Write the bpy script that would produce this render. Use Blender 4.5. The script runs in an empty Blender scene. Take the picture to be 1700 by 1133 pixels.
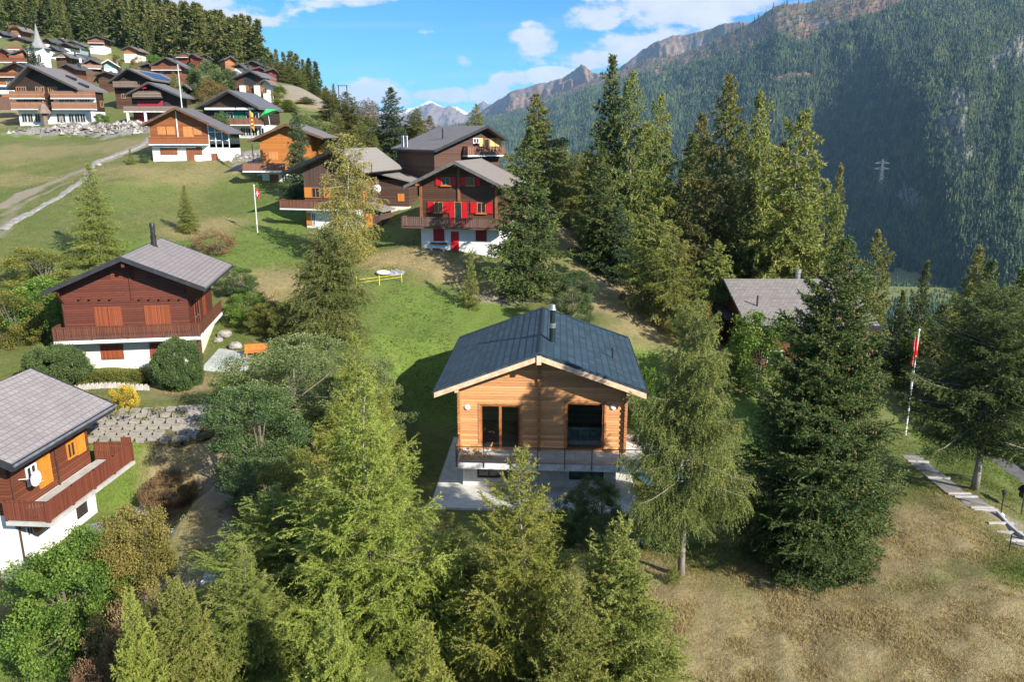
import bpy, math, random
import numpy as np
from mathutils import Vector, noise as mnoise
R = math.radians
scene = bpy.context.scene
COL = scene.collection
random.seed(7)
# ---------------------------------------------------------------- camera maths
F = 1320.0; CX = 850.0; CY = 566.5; TH = R(14.5)
CT, ST = math.cos(TH), math.sin(TH)
def ray(px, py):
    a = (px-CX)/F; b = (CY-py)/F
    return (a, CT+b*ST, -ST+b*CT)
def at(px, py, Y):
    d = ray(px, py); k = Y/d[1]
    return (d[0]*k, Y, d[2]*k)
# ---------------------------------------------------------------- heightfield
def tw(X, Y):
    return np.stack([np.asarray(X)/np.asarray(Y)*1.6, np.log(np.asarray(Y))], -1)
GP = [ # px, py, Y   points on the ground seen in the photo
 (767,805,44.5),(1030,803,45.5),(720,838,42.5),(640,640,50),(650,560,62),(700,640,52),(600,450,75),(700,415,80),(830,418,80.5),(560,400,88),(510,382,92),
 (660,372,92),(300,330,104),(60,300,112),(120,372,88),(200,300,105),(270,268,120),(385,268,120),(440,300,110),(440,330,104),
 (330,430,76),(420,480,70),(127,615,54.5),(340,600,57),(400,605,56),(150,640,50),(370,660,48),(100,640,50.5),
 (170,722,43),(350,722,43.5),(210,800,38.5),(240,770,40),(300,760,41),(35,932,34),(150,900,34),(330,850,34.5),(330,950,30),
 (150,1133,25.5),(20,1060,28),(330,1060,26),(650,1133,24),(870,1120,25.5),(1000,950,32),(1140,972,30.8),(1390,985,30.2),
 (1250,1100,25.5),(1400,1120,24.6),(1650,1120,24.2),(1690,960,30.5),(1600,860,36.5),(1690,900,34.8),(1520,790,43),(1502,722,50),
 (1620,880,35.5),(1665,845,38.5),(1560,730,51),(1640,775,46),(1580,780,44.5),
 (1180,760,45.5),(1250,740,47),(1100,760,46),(1100,640,53),(1180,600,58),(1060,585,60),(1000,540,64),(1100,565,63),(920,500,70),(850,500,70),(1040,480,77),(960,400,86),(930,350,96),
 (1350,640,57),(1480,640,60),
 (760,290,103),(860,290,104),(690,270,118),(600,290,112),
 (100,207,165),(0,212,165),(190,207,168),(250,205,158),(400,232,138),(330,240,128),(20,235,140),(110,235,145),
 (20,130,225),(100,106,262),(60,60,335),(150,80,340),(210,92,325),(170,120,240),(250,125,222),(190,140,200),(320,98,300),(330,150,195),
 (360,100,290),(400,115,262),(445,122,256),(420,150,190),(490,143,215),(470,185,165),(540,185,185),(560,215,150),(640,232,140),(700,238,135),
 (20,40,400),(100,0,620),(20,-60,800),(250,62,450),(380,98,400),(330,80,430),(460,125,300),(520,165,260),(600,215,200),
]
pts=[]
for p in GP:
    x,y,z = at(*p)
    if p[2]>185 and p[0]<470: z-=3.0
    pts.append((x,y,z))
WP = [ # world points
 (-14,12,-22),(0,12,-22.5),(10,12,-22),(16,12,-21),(-8,6,-24),(8,6,-23),(0,20,-20.9),(-12,20,-21.3),(-30,20,-20.6),(25,18,-19.5),
 (34,40,-22.5),(42,48,-26.5),(50,60,-33),(60,42,-38),(75,75,-58),(100,50,-85),(48,75,-34),(40,95,-38),(60,130,-75),(25,110,-30),(20,140,-42),(5,150,-20),
 (10,190,-55),(0,240,-75),(60,220,-130),(150,150,-150),(120,260,-200),(300,300,-290),(40,340,-150),(-30,260,-35),(-60,330,-20),(0,420,-170),(-60,480,-90),
 (200,500,-300),(350,700,-300),(600,600,-303),(0,650,-250),(100,900,-300),(-150,620,0),(-100,850,-180),(400,1100,-302),(0,1200,-290),(-300,1200,-120),(-300,600,70),
 (-400,800,50),(-800,1100,240),(-600,800,150),(-120,120,2),(-170,165,12),(-60,60,-8),(-80,40,-6),(-45,34,-14),(-40,24,-17),(-40,10,-20),(-250,300,40),(-300,220,45),(20,8,-22),(40,14,-22),(55,25,-30),(900,1000,-307),(700,1100,-307),(1300,1400,-307),(1000,700,-307),(500,350,-300),(250,150,-210),(160,90,-140),(900,400,-310),(400,150,-290),
]
pts += WP
P = np.array(pts, float)
def _kern(r2): 
    return 0.5*r2*np.log(r2+1e-12)
_T = tw(P[:,0],P[:,1])
_n = len(P)
_r2 = ((_T[:,None,:]-_T[None,:,:])**2).sum(-1)
_K = _kern(_r2) + np.eye(_n)*0.0006
_Q = np.concatenate([np.ones((_n,1)), _T],1)
_A = np.zeros((_n+3,_n+3)); _A[:_n,:_n]=_K; _A[:_n,_n:]=_Q; _A[_n:,:_n]=_Q.T
_w = np.linalg.solve(_A, np.concatenate([P[:,2]/P[:,1],[0,0,0]]))
def height(X, Y):
    X=np.atleast_1d(np.asarray(X,float)); Y=np.atleast_1d(np.asarray(Y,float))
    sh=X.shape; X=X.ravel(); Y=np.maximum(Y.ravel(),3.0); out=np.empty(len(X))
    for i in range(0,len(X),20000):
        T=tw(X[i:i+20000],Y[i:i+20000])
        r2=((T[:,None,:]-_T[None,:,:])**2).sum(-1)
        out[i:i+20000]=_kern(r2)@_w[:_n]+_w[_n]+T@_w[_n+1:]
    z=out*Y
    z+=0.10*np.sin(X*0.9+0.3*Y)*np.sin(Y*0.7+1)+0.05*np.sin(X*2.3+Y)*np.sin(Y*1.9-X*.6)
    fl=FLATS
    for (fx,fy,fz,hx,hy,rot,m) in fl:
        dx=X-fx; dy=Y-fy; c,s=math.cos(-rot),math.sin(-rot)
        lx=np.abs(dx*c-dy*s)-hx; ly=np.abs(dx*s+dy*c)-hy
        d=np.maximum(np.maximum(lx,ly),0)
        w=np.clip(1-d/m,0,1); w=w*w*(3-2*w)
        z=z*(1-w)+fz*w
    return z.reshape(sh)
FLATS=[(1.7,48,-21.02,8.5,8.5,R(-3),5),(-20.8,36.6,-20.1,3.6,3.4,R(-4),2.0)]   # (x,y,z,halfx,halfy,rot,margin)
def gz(x,y): return float(height([x],[y])[0])
def hit(px,py,ymin=14,ymax=900):
    d=ray(px,py); Ys=np.exp(np.linspace(math.log(ymin),math.log(ymax),700))
    k=Ys/d[1]; g=height(d[0]*k,Ys); b=d[2]*k<g
    if not b.any(): return None
    i=int(np.argmax(b)); Y=float(Ys[i]); 
    return (d[0]*Y/d[1],Y,float(g[i]))
# ---------------------------------------------------------------- objects
def tag(o,label=None,cat=None,group=None,kind=None):
    if label: o['label']=label
    if cat: o['category']=cat
    if group: o['group']=group
    if kind: o['kind']=kind
    return o
def thing(name,label,cat,loc=(0,0,0),rz=0.0,group=None):
    o=bpy.data.objects.new(name,None); COL.objects.link(o)
    o.empty_display_size=0.3
    o.location=loc; o.rotation_euler=(0,0,rz)
    return tag(o,label,cat,group)
def link(name,me,m=None,parent=None):
    if m is not None:
        me.materials.clear(); me.materials.append(m)
    o=bpy.data.objects.new(name,me); COL.objects.link(o)
    if parent is not None: o.parent=parent
    return o
class MB:
    def __init__(s): s.v=[]; s.f=[]
    def add(s,vs,fs):
        k=len(s.v); s.v+=[tuple(v) for v in vs]; s.f+=[tuple(i+k for i in f) for f in fs]; return s
    def box(s,x0,x1,y0,y1,z0,z1):
        return s.add([(x0,y0,z0),(x1,y0,z0),(x1,y1,z0),(x0,y1,z0),(x0,y0,z1),(x1,y0,z1),(x1,y1,z1),(x0,y1,z1)],
            [(0,3,2,1),(4,5,6,7),(0,1,5,4),(1,2,6,5),(2,3,7,6),(3,0,4,7)])
    def prism(s,poly,y0,y1):      # polygon in xz extruded along y
        n=len(poly)
        vs=[(x,y0,z) for x,z in poly]+[(x,y1,z) for x,z in poly]
        return s.add(vs,[tuple(range(n)),tuple(range(2*n-1,n-1,-1))]+[(i,(i+n),(i+1)%n+n,(i+1)%n) for i in range(n)])
    def prismz(s,poly,z0,z1):
        n=len(poly)
        vs=[(x,y,z0) for x,y in poly]+[(x,y,z1) for x,y in poly]
        return s.add(vs,[tuple(range(n-1,-1,-1)),tuple(range(n,2*n))]+[(i,(i+1)%n,(i+1)%n+n,i+n) for i in range(n)])
    def bar(s,p,q,w,h=None):
        h=h or w; p=Vector(p); q=Vector(q); d=(q-p).normalized()
        u=d.cross(Vector((0,0,1)))
        if u.length<1e-3: u=Vector((1,0,0))
        u.normalize(); v=u.cross(d).normalized()
        a=[-u*w/2-v*h/2,u*w/2-v*h/2,u*w/2+v*h/2,-u*w/2+v*h/2]
        return s.add([p+k for k in a]+[q+k for k in a],[(3,2,1,0),(4,5,6,7),(0,1,5,4),(1,2,6,5),(2,3,7,6),(3,0,4,7)])
    def cyl(s,p,q,r0,r1=None,n=10):
        r1=r0 if r1 is None else r1; p=Vector(p); q=Vector(q); d=(q-p).normalized()
        u=d.cross(Vector((0,0,1)))
        if u.length<1e-3: u=Vector((1,0,0))
        u.normalize(); v=u.cross(d)
        A=[(math.cos(2*math.pi*i/n),math.sin(2*math.pi*i/n)) for i in range(n)]
        vs=[p+u*c*r0+v*t*r0 for c,t in A]+[q+u*c*r1+v*t*r1 for c,t in A]
        return s.add(vs,[tuple(range(n)),tuple(range(2*n-1,n-1,-1))]+[(i,i+n,(i+1)%n+n,(i+1)%n) for i in range(n)])
    def tube(s,pts,rs,n=7):
        rings=[]
        for i,p in enumerate(pts):
            a=Vector(pts[max(i-1,0)]); b=Vector(pts[min(i+1,len(pts)-1)]); d=(b-a).normalized()
            u=d.cross(Vector((0.13,1,0.07))).normalized(); v=u.cross(d)
            rings.append([Vector(p)+(u*math.cos(6.28318*j/n)+v*math.sin(6.28318*j/n))*rs[i] for j in range(n)])
        k=len(s.v)
        for r in rings: s.v+=[tuple(q) for q in r]
        for i in range(len(pts)-1):
            for j in range(n):
                s.f.append((k+i*n+j,k+i*n+(j+1)%n,k+(i+1)*n+(j+1)%n,k+(i+1)*n+j))
        s.f.append(tuple(k+j for j in range(n-1,-1,-1))); s.f.append(tuple(k+(len(pts)-1)*n+j for j in range(n)))
        return s
    def build(s,name,m,parent=None,smooth=False,loc=None,bevel=0):
        me=bpy.data.meshes.new(name); me.from_pydata(s.v,[],s.f); me.update()
        if smooth: me.polygons.foreach_set('use_smooth',[True]*len(me.polygons))
        o=link(name,me,m,parent)
        if loc is not None: o.location=loc
        if bevel:
            b=o.modifiers.new('bevel','BEVEL'); b.width=bevel; b.segments=1; b.limit_method='ANGLE'
        return o
def npmesh(name,V,k,tint=None,idx=None):
    """V (n*k,3): n separate k-gons.  tint per vertex"""
    n=len(V)//k
    me=bpy.data.meshes.new(name)
    me.vertices.add(len(V)); me.vertices.foreach_set('co',np.ascontiguousarray(V,dtype=np.float32).ravel())
    me.loops.add(n*k); me.loops.foreach_set('vertex_index',np.arange(n*k,dtype=np.int32))
    me.polygons.add(n); me.polygons.foreach_set('loop_start',np.arange(0,n*k,k,dtype=np.int32))
    me.polygons.foreach_set('loop_total',np.full(n,k,dtype=np.int32))
    if tint is not None:
        a=me.attributes.new('tint','FLOAT','POINT'); a.data.foreach_set('value',np.asarray(tint,dtype=np.float32))
    me.update(calc_edges=True)
    return me
def gridmesh(name,V,nu,nv,attrs=None):
    me=bpy.data.meshes.new(name); V=np.asarray(V,dtype=np.float32)
    me.vertices.add(nu*nv); me.vertices.foreach_set('co',V.ravel())
    i=np.arange((nv-1)*(nu-1)); r=i//(nu-1); c=i%(nu-1); a=r*nu+c
    q=np.stack([a,a+1,a+nu+1,a+nu],1).astype(np.int32)
    me.loops.add(q.size); me.loops.foreach_set('vertex_index',q.ravel())
    me.polygons.add(len(q)); me.polygons.foreach_set('loop_start',np.arange(0,q.size,4,dtype=np.int32))
    me.polygons.foreach_set('loop_total',np.full(len(q),4,dtype=np.int32))
    me.polygons.foreach_set('use_smooth',np.ones(len(q),dtype=bool))
    for nm,d in (attrs or {}).items():
        at_=me.attributes.new(nm,'FLOAT','POINT'); at_.data.foreach_set('value',np.asarray(d,dtype=np.float32).ravel())
    me.update(calc_edges=True)
    return me
# ---------------------------------------------------------------- materials
class NT:
    def __init__(s,name):
        s.m=bpy.data.materials.new(name); s.m.use_nodes=True; s.t=s.m.node_tree; s.t.nodes.clear()
        s.out=s.n('ShaderNodeOutputMaterial'); s.b=s.n('ShaderNodeBsdfPrincipled')
        s.t.links.new(s.b.outputs[0],s.out.inputs[0])
        s.b.inputs['Specular IOR Level'].default_value=0.3
    def n(s,t,**k):
        o=s.t.nodes.new(t)
        for a,v in k.items(): setattr(o,a,v)
        return o
    def l(s,a,b): s.t.links.new(a,b)
    def sock(s,i,v):
        if isinstance(v,bpy.types.NodeSocket): s.l(v,i)
        else: i.default_value=v
    def math(s,op,a,b=0.0,c=None,clamp=False):
        o=s.n('ShaderNodeMath',operation=op,use_clamp=clamp); s.sock(o.inputs[0],a); s.sock(o.inputs[1],b)
        if c is not None: s.sock(o.inputs[2],c)
        return o.outputs[0]
    def mix(s,f,a,b,mode='MIX'):
        o=s.n('ShaderNodeMix',data_type='RGBA',blend_type=mode); s.sock(o.inputs[0],f)
        s.sock(o.inputs[6],a if not isinstance(a,tuple) else (*a[:3],1)); s.sock(o.inputs[7],b if not isinstance(b,tuple) else (*b[:3],1))
        return o.outputs[2]
    def coord(s): return s.n('ShaderNodeTexCoord').outputs['Object']
    def mapping(s,v,scale=(1,1,1),rot=(0,0,0),loc=(0,0,0)):
        o=s.n('ShaderNodeMapping'); s.l(v,o.inputs[0]); o.inputs['Scale'].default_value=scale; o.inputs['Rotation'].default_value=rot; o.inputs['Location'].default_value=loc
        return o.outputs[0]
    def noise(s,v,scale=5,detail=3,rough=.55,dist=0):
        o=s.n('ShaderNodeTexNoise'); s.l(v,o.inputs['Vector']); o.inputs['Scale'].default_value=scale; o.inputs['Detail'].default_value=detail
        o.inputs['Roughness'].default_value=rough; o.inputs['Distortion'].default_value=dist
        return o.outputs[0]
    def ramp(s,f,stops,interp='LINEAR'):
        o=s.n('ShaderNodeValToRGB'); s.l(f,o.inputs[0]); cr=o.color_ramp; cr.interpolation=interp
        while len(cr.elements)>1: cr.elements.remove(cr.elements[-1])
        for i,(p,c) in enumerate(stops):
            e=cr.elements[0] if i==0 else cr.elements.new(p)
            e.position=p; e.color=(*c,1) if isinstance(c,tuple) else (c,c,c,1)
        return o.outputs[0]
    def attr(s,nm):
        o=s.n('ShaderNodeAttribute',attribute_name=nm); return o.outputs['Fac']
    def bump(s,h,strength=.3,dist=.02):
        o=s.n('ShaderNodeBump'); s.l(h,o.inputs['Height']); o.inputs['Strength'].default_value=strength; o.inputs['Distance'].default_value=dist
        s.l(o.outputs[0],s.b.inputs['Normal'])
    def fin(s,col,rough=.7,metal=0):
        s.sock(s.b.inputs['Base Color'],col if not isinstance(col,tuple) else (*col[:3],1)); s.sock(s.b.inputs['Roughness'],rough); s.b.inputs['Metallic'].default_value=metal
        return s.m
def sc(c,k): return tuple(min(1,x*k) for x in c)
_mc={}
def memo(f):
    def g(*a,**k):
        key=(f.__name__,a,tuple(sorted(k.items())))
        if key not in _mc: _mc[key]=f(*a,**k)
        return _mc[key]
    return g
@memo
def plain(name,c,rough=.6,metal=0,var=.25,nscale=3.0):
    m=NT(name); v=m.coord(); f=m.noise(v,nscale,4)
    col=m.mix(m.ramp(f,[(.35,0.0),(.65,1.0)]),sc(c,1-var),sc(c,1+var*.5))
    m.bump(m.noise(v,nscale*8,2),.12,.01)
    return m.fin(col,rough,metal)
@memo
def planks(name,c,pitch=.16,axis=2,groove=.45,var=.3,rough=.6,weather=None,bstr=.6,gw=.09):
    """boards: axis 2 = horizontal boards, 0/1 = vertical boards"""
    m=NT(name); v=m.coord(); sx=m.n('ShaderNodeSeparateXYZ'); m.l(v,sx.inputs[0])
    if axis==2: h=sx.outputs[2]
    elif axis==0: h=m.math('ADD',sx.outputs[0],sx.outputs[1])
    else: h=sx.outputs[1]
    t=m.math('DIVIDE',h,pitch); fl=m.math('FLOOR',t); fr=m.math('FRACT',t)
    wn=m.n('ShaderNodeTexWhiteNoise',noise_dimensions='1D'); m.l(fl,wn.inputs['W'])
    st=(1.2,1.2,14) if axis==2 else (14,14,1.0)
    g=m.noise(m.mapping(v,st),1.6,4,.6)
    big=m.noise(v,.9,3)
    f=m.math('ADD',m.math('MULTIPLY',wn.outputs[0],.45),m.math('MULTIPLY',g,.55))
    col=m.mix(m.ramp(f,[(.25,0.0),(.75,1.0)]),sc(c,1-var),sc(c,1+var*.7))
    if weather: col=m.mix(m.ramp(big,[(.45,0.0),(.75,.8)]),col,weather)
    kn=m.noise(m.mapping(v,(1,1,2.2)),3.1,2,.4); col=m.mix(m.ramp(kn,[(.66,0.0),(.74,.45)]),col,sc(c,.4))
    stn=m.noise(m.mapping(v,(.8,.8,.25)),1.3,4,.6); col=m.mix(m.ramp(stn,[(.52,0.0),(.75,.35)]),col,sc(c,.55))
    e=m.math('ABSOLUTE',m.math('SUBTRACT',fr,.5)); gr=m.math('GREATER_THAN',e,.5-gw)
    col=m.mix(m.math('MULTIPLY',gr,groove),col,sc(c,.18))
    prof=m.math('SUBTRACT',1.0,m.math('POWER',m.math('MULTIPLY',e,2.0),6.0))
    m.bump(prof,bstr,.02)
    return m.fin(col,rough)
@memo
def shingle(name,c,bw=.45,rh=.3,var=.22,mort=.5,rough=.75,seam=False,ms=.024,row_shade=.25):
    """roof: rows parallel to the ridge (local y), courses down the slope (local x)"""
    m=NT(name); v=m.coord(); sx=m.n('ShaderNodeSeparateXYZ'); m.l(v,sx.inputs[0])
    cb=m.n('ShaderNodeCombineXYZ')
    m.l(sx.outputs[1],cb.inputs[0]); m.l(m.math('ABSOLUTE',sx.outputs[0]),cb.inputs[1])
    if seam:
        t=m.math('DIVIDE',sx.outputs[1],bw); fr=m.math('FRACT',t)
        e=m.math('ABSOLUTE',m.math('SUBTRACT',fr,.5)); gr=m.math('GREATER_THAN',e,.42)
        t2=m.math('FRACT',m.math('DIVIDE',m.math('ABSOLUTE',sx.outputs[0]),rh)); g2=m.math('GREATER_THAN',t2,.93)
        n1=m.noise(v,2.5,4)
        col=m.mix(n1,sc(c,1-var),sc(c,1+var)); col=m.mix(m.math('MULTIPLY',gr,mort),col,sc(c,.35)); col=m.mix(m.math('MULTIPLY',g2,mort*.5),col,sc(c,.4))
        m.bump(m.math('SUBTRACT',1.0,gr),.6,.03)
        return m.fin(col,rough)
    br=m.n('ShaderNodeTexBrick'); m.l(cb.outputs[0],br.inputs[0])
    br.inputs['Scale'].default_value=1; br.inputs['Brick Width'].default_value=bw; br.inputs['Row Height'].default_value=rh
    br.inputs['Mortar Size'].default_value=ms; br.inputs['Mortar Smooth'].default_value=.3
    br.inputs['Color1'].default_value=(*sc(c,1-var),1); br.inputs['Color2'].default_value=(*sc(c,1+var),1); br.inputs['Mortar'].default_value=(*sc(c,mort),1)
    n1=m.noise(v,.8,4); n2=m.noise(v,9,3)
    col=m.mix(.35,br.outputs[0],m.mix(n1,sc(c,.6),sc(c,1.5))); col=m.mix(m.math('MULTIPLY',n2,.25),col,sc(c,.5))
    fr=m.math('FRACT',m.math('DIVIDE',m.math('ABSOLUTE',sx.outputs[0]),rh)); col=m.mix(m.math('MULTIPLY',m.math('GREATER_THAN',fr,.82),row_shade),col,sc(c,.3))  # overlap shade of each tile course painted in as a dark strip
    moss=m.noise(v,.55,5,.7); col=m.mix(m.ramp(moss,[(.56,0.0),(.72,.3)]),col,sc(c,.55))
    hh=m.math('ADD',m.math('MULTIPLY',fr,.6),m.math('MULTIPLY',br.outputs['Fac'],-.8))
    m.bump(hh,.7,.025)
    return m.fin(col,rough)
@memo
def plaster(name='plaster',c=(.72,.71,.68)):
    m=NT(name); v=m.coord(); f=m.noise(v,1.2,5); g=m.noise(m.mapping(v,(3,3,.4)),1.5,4)
    col=m.mix(m.ramp(f,[(.3,0.0),(.7,1.0)]),sc(c,.88),sc(c,1.04)); col=m.mix(m.math('MULTIPLY',m.ramp(g,[(.55,0.0),(.8,1.0)]),.25),col,sc(c,.6))
    m.bump(m.noise(v,25,3),.15,.01)
    return m.fin(col,.85)
@memo
def concrete(name='concrete',c=(.45,.44,.41),joint=0.0):
    m=NT(name); v=m.coord(); f=m.noise(v,1.6,6,.65)
    col=m.mix(m.ramp(f,[(.3,0.0),(.7,1.0)]),sc(c,.75),sc(c,1.15))
    if joint:
        sx=m.n('ShaderNodeSeparateXYZ'); m.l(v,sx.inputs[0])
        g=m.math('GREATER_THAN',m.math('FRACT',m.math('DIVIDE',m.math('ADD',sx.outputs[2],sx.outputs[1]),joint)),.96)
        g2=m.math('GREATER_THAN',m.math('FRACT',m.math('DIVIDE',sx.outputs[0],joint*2.2)),.985)
        col=m.mix(m.math('MULTIPLY',m.math('MAXIMUM',g,g2),.5),col,sc(c,.4))
    m.bump(m.noise(v,18,4),.25,.01)
    return m.fin(col,.85)
@memo
def glassy(name='window_glass',c=(.02,.025,.03)):
    m=NT(name); v=m.coord(); m.b.inputs['Specular IOR Level'].default_value=.7
    return m.fin(m.mix(m.noise(v,1.2,2),sc(c,.6),sc(c,1.6)),.06)
@memo
def clearglass(name='clear_glass',tint=(.85,.9,.88),amt=.12):
    m=NT(name); t=m.n('ShaderNodeBsdfTransparent'); t.inputs[0].default_value=(*tint,1)
    g=m.n('ShaderNodeBsdfGlossy'); g.inputs['Roughness'].default_value=.02
    mx=m.n('ShaderNodeMixShader'); fr=m.n('ShaderNodeFresnel'); fr.inputs[0].default_value=1.5
    m.l(m.math('ADD',fr.outputs[0],amt-.12,clamp=True),mx.inputs[0]); m.l(t.outputs[0],mx.inputs[1]); m.l(g.outputs[0],mx.inputs[2]); m.l(mx.outputs[0],m.out.inputs[0])
    return m.m
@memo
def leafmat(name,c1,c2,c3=None,transl=.3,rough=.6,spec=.25):
    m=NT(name); a=m.attr('tint'); oi=m.n('ShaderNodeObjectInfo').outputs['Random']
    st=[(0.0,c1),(.6,c2)]+([(1.0,c3)] if c3 else [])
    col=m.ramp(a,st)
    col=m.mix(.5,col,m.mix(oi,sc(c1,.85),sc(c2,1.1)),'MIX') if False else col
    hs=m.n('ShaderNodeHueSaturation'); m.l(col,hs.inputs['Color']); m.l(m.math('ADD',m.math('MULTIPLY',oi,.035),.4825),hs.inputs['Hue']); m.l(m.math('ADD',m.math('MULTIPLY',oi,.3),.85),hs.inputs['Value'])
    col=hs.outputs[0]
    m.b.inputs['Specular IOR Level'].default_value=spec
    m.fin(col,rough)
    tr=m.n('ShaderNodeBsdfTranslucent'); m.l(col,tr.inputs[0]); mx=m.n('ShaderNodeMixShader'); mx.inputs[0].default_value=transl
    m.l(m.b.outputs[0],mx.inputs[1]); m.l(tr.outputs[0],mx.inputs[2]); m.l(mx.outputs[0],m.out.inputs[0])
    return m.m
@memo
def bark(name='bark',c=(.16,.13,.11),c2=(.34,.31,.28)):
    m=NT(name); v=m.coord(); f=m.noise(m.mapping(v,(6,6,1.5)),2,5,.7)
    m.bump(f,.6,.03)
    return m.fin(m.mix(m.ramp(f,[(.35,0.0),(.65,1.0)]),c,c2),.9)
# ---------------------------------------------------------------- camera, light, sky
cam=bpy.data.cameras.new('camera'); cam.lens=28*1700/1700*36/36*(1320/1700*36)/28; cam.sensor_width=36; cam.clip_end=80000; cam.clip_start=.5
co=bpy.data.objects.new('camera',cam); COL.objects.link(co); co.rotation_euler=(R(90)-TH,0,0); scene.camera=co
SUN_EL=R(29); SUN_AZ=math.atan2(.70,-.71)       # direction towards the sun: x=sin, y=cos of azimuth
sd=Vector((math.sin(SUN_AZ)*math.cos(SUN_EL),math.cos(SUN_AZ)*math.cos(SUN_EL),math.sin(SUN_EL)))
sl=bpy.data.lights.new('sun','SUN'); sl.energy=5.0; sl.angle=R(.53); sl.color=(1,.94,.84)
so=bpy.data.objects.new('sun',sl); COL.objects.link(so); so.rotation_euler=sd.to_track_quat('Z','Y').to_euler()
scene.view_settings.view_transform='Standard'; scene.view_settings.look='None'; scene.view_settings.exposure=.92; scene.view_settings.gamma=1
scene.cycles.max_bounces=5; scene.cycles.diffuse_bounces=3; scene.cycles.transmission_bounces=3; scene.cycles.transparent_max_bounces=8; scene.cycles.volume_bounces=0
scene.cycles.use_denoising=True; scene.cycles.sample_clamp_indirect=4
w=bpy.data.worlds.new('World'); scene.world=w; w.use_nodes=True
t=w.node_tree; t.nodes.clear()
def wn(ty,**k):
    o=t.nodes.new(ty)
    for a,v in k.items(): setattr(o,a,v)
    return o
def wm(op,a,b=0.0,clamp=False):
    o=wn('ShaderNodeMath',operation=op,use_clamp=clamp)
    for i,v in enumerate((a,b)):
        if isinstance(v,bpy.types.NodeSocket): t.links.new(v,o.inputs[i])
        else: o.inputs[i].default_value=v
    return o.outputs[0]
sky=wn('ShaderNodeTexSky',sky_type='NISHITA'); sky.sun_disc=False; sky.sun_elevation=SUN_EL; sky.sun_rotation=SUN_AZ
sky.altitude=1600; sky.air_density=1.0; sky.dust_density=.25; sky.ozone_density=2.5
tint=wn('ShaderNodeMix',data_type='RGBA',blend_type='MULTIPLY'); tint.inputs[0].default_value=1; tint.inputs[7].default_value=(.165,.41,.64,1)
t.links.new(sky.outputs[0],tint.inputs[6])
tc=wn('ShaderNodeTexCoord'); sx=wn('ShaderNodeSeparateXYZ'); t.links.new(tc.outputs['Generated'],sx.inputs[0])
t.links.new(wm('SUBTRACT',1.0,wm('MULTIPLY',wm('SUBTRACT',sx.outputs[2],.22),2.5,clamp=True),clamp=True),tint.inputs[0])
yy=wm('MAXIMUM',sx.outputs[1],.02); az=wm('DIVIDE',sx.outputs[0],yy); el=wm('DIVIDE',sx.outputs[2],yy)
cb=wn('ShaderNodeCombineXYZ'); t.links.new(az,cb.inputs[0]); t.links.new(wm('MULTIPLY',el,1.9),cb.inputs[1]); t.links.new(wm('MULTIPLY',sx.outputs[1],.3),cb.inputs[2])
nz=wn('ShaderNodeTexNoise'); t.links.new(cb.outputs[0],nz.inputs['Vector']); nz.inputs['Scale'].default_value=13; nz.inputs['Detail'].default_value=9; nz.inputs['Roughness'].default_value=.62
nz2=wn('ShaderNodeTexNoise'); t.links.new(cb.outputs[0],nz2.inputs['Vector']); nz2.inputs['Scale'].default_value=34; nz2.inputs['Detail'].default_value=6
CLOUDS=[(250,8,190,22,1.0),(380,28,70,12,.8),(590,2,70,8,.75),(885,68,38,20,.9),(770,99,14,8,.55),(860,100,34,6,.35),(848,133,27,12,.8),(822,155,34,14,.95),(725,158,40,10,.9),
 (985,30,45,15,.9),(1110,16,105,24,1.0),(1240,4,90,18,1.0),(1020,97,80,14,1.0),(925,127,45,12,.95),(1150,60,60,20,.8),(620,160,60,18,.8),(560,165,50,20,.7),(660,176,50,14,.8),(690,140,14,5,.4),(455,100,40,10,.45),(1050,75,60,16,.8),(120,-10,150,20,.8)]
m=None
for px,py,rx,ry,s in CLOUDS:
    d=ray(px,py); a0=d[0]/d[1]; e0=d[2]/d[1]
    u=wm('DIVIDE',wm('SUBTRACT',az,a0),rx/F*1.25); v=wm('DIVIDE',wm('SUBTRACT',el,e0),ry/F*1.3)
    g=wm('MULTIPLY',wm('SUBTRACT',1.0,wm('ADD',wm('MULTIPLY',u,u),wm('MULTIPLY',v,v))),s)
    m=g if m is None else wm('MAXIMUM',m,g)
m=wm('MAXIMUM',m,-.8)
dens=wm('ADD',wm('MULTIPLY',m,.42),wm('MULTIPLY',wm('SUBTRACT',nz.outputs[0],.5),2.1))
dens=wm('MULTIPLY',wm('SUBTRACT',dens,.0),4.2,clamp=True)
# unseen broken cloud overhead and behind the camera, added to brighten the shadows
hn=wn('ShaderNodeTexNoise'); t.links.new(tc.outputs['Generated'],hn.inputs['Vector']); hn.inputs['Scale'].default_value=3.2; hn.inputs['Detail'].default_value=8; hn.inputs['Roughness'].default_value=.6
high=wm('MULTIPLY',wm('MULTIPLY',wm('SUBTRACT',hn.outputs[0],.46),6.0,clamp=True),wm('MULTIPLY',wm('SUBTRACT',sx.outputs[2],.26),5.0,clamp=True))
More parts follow.
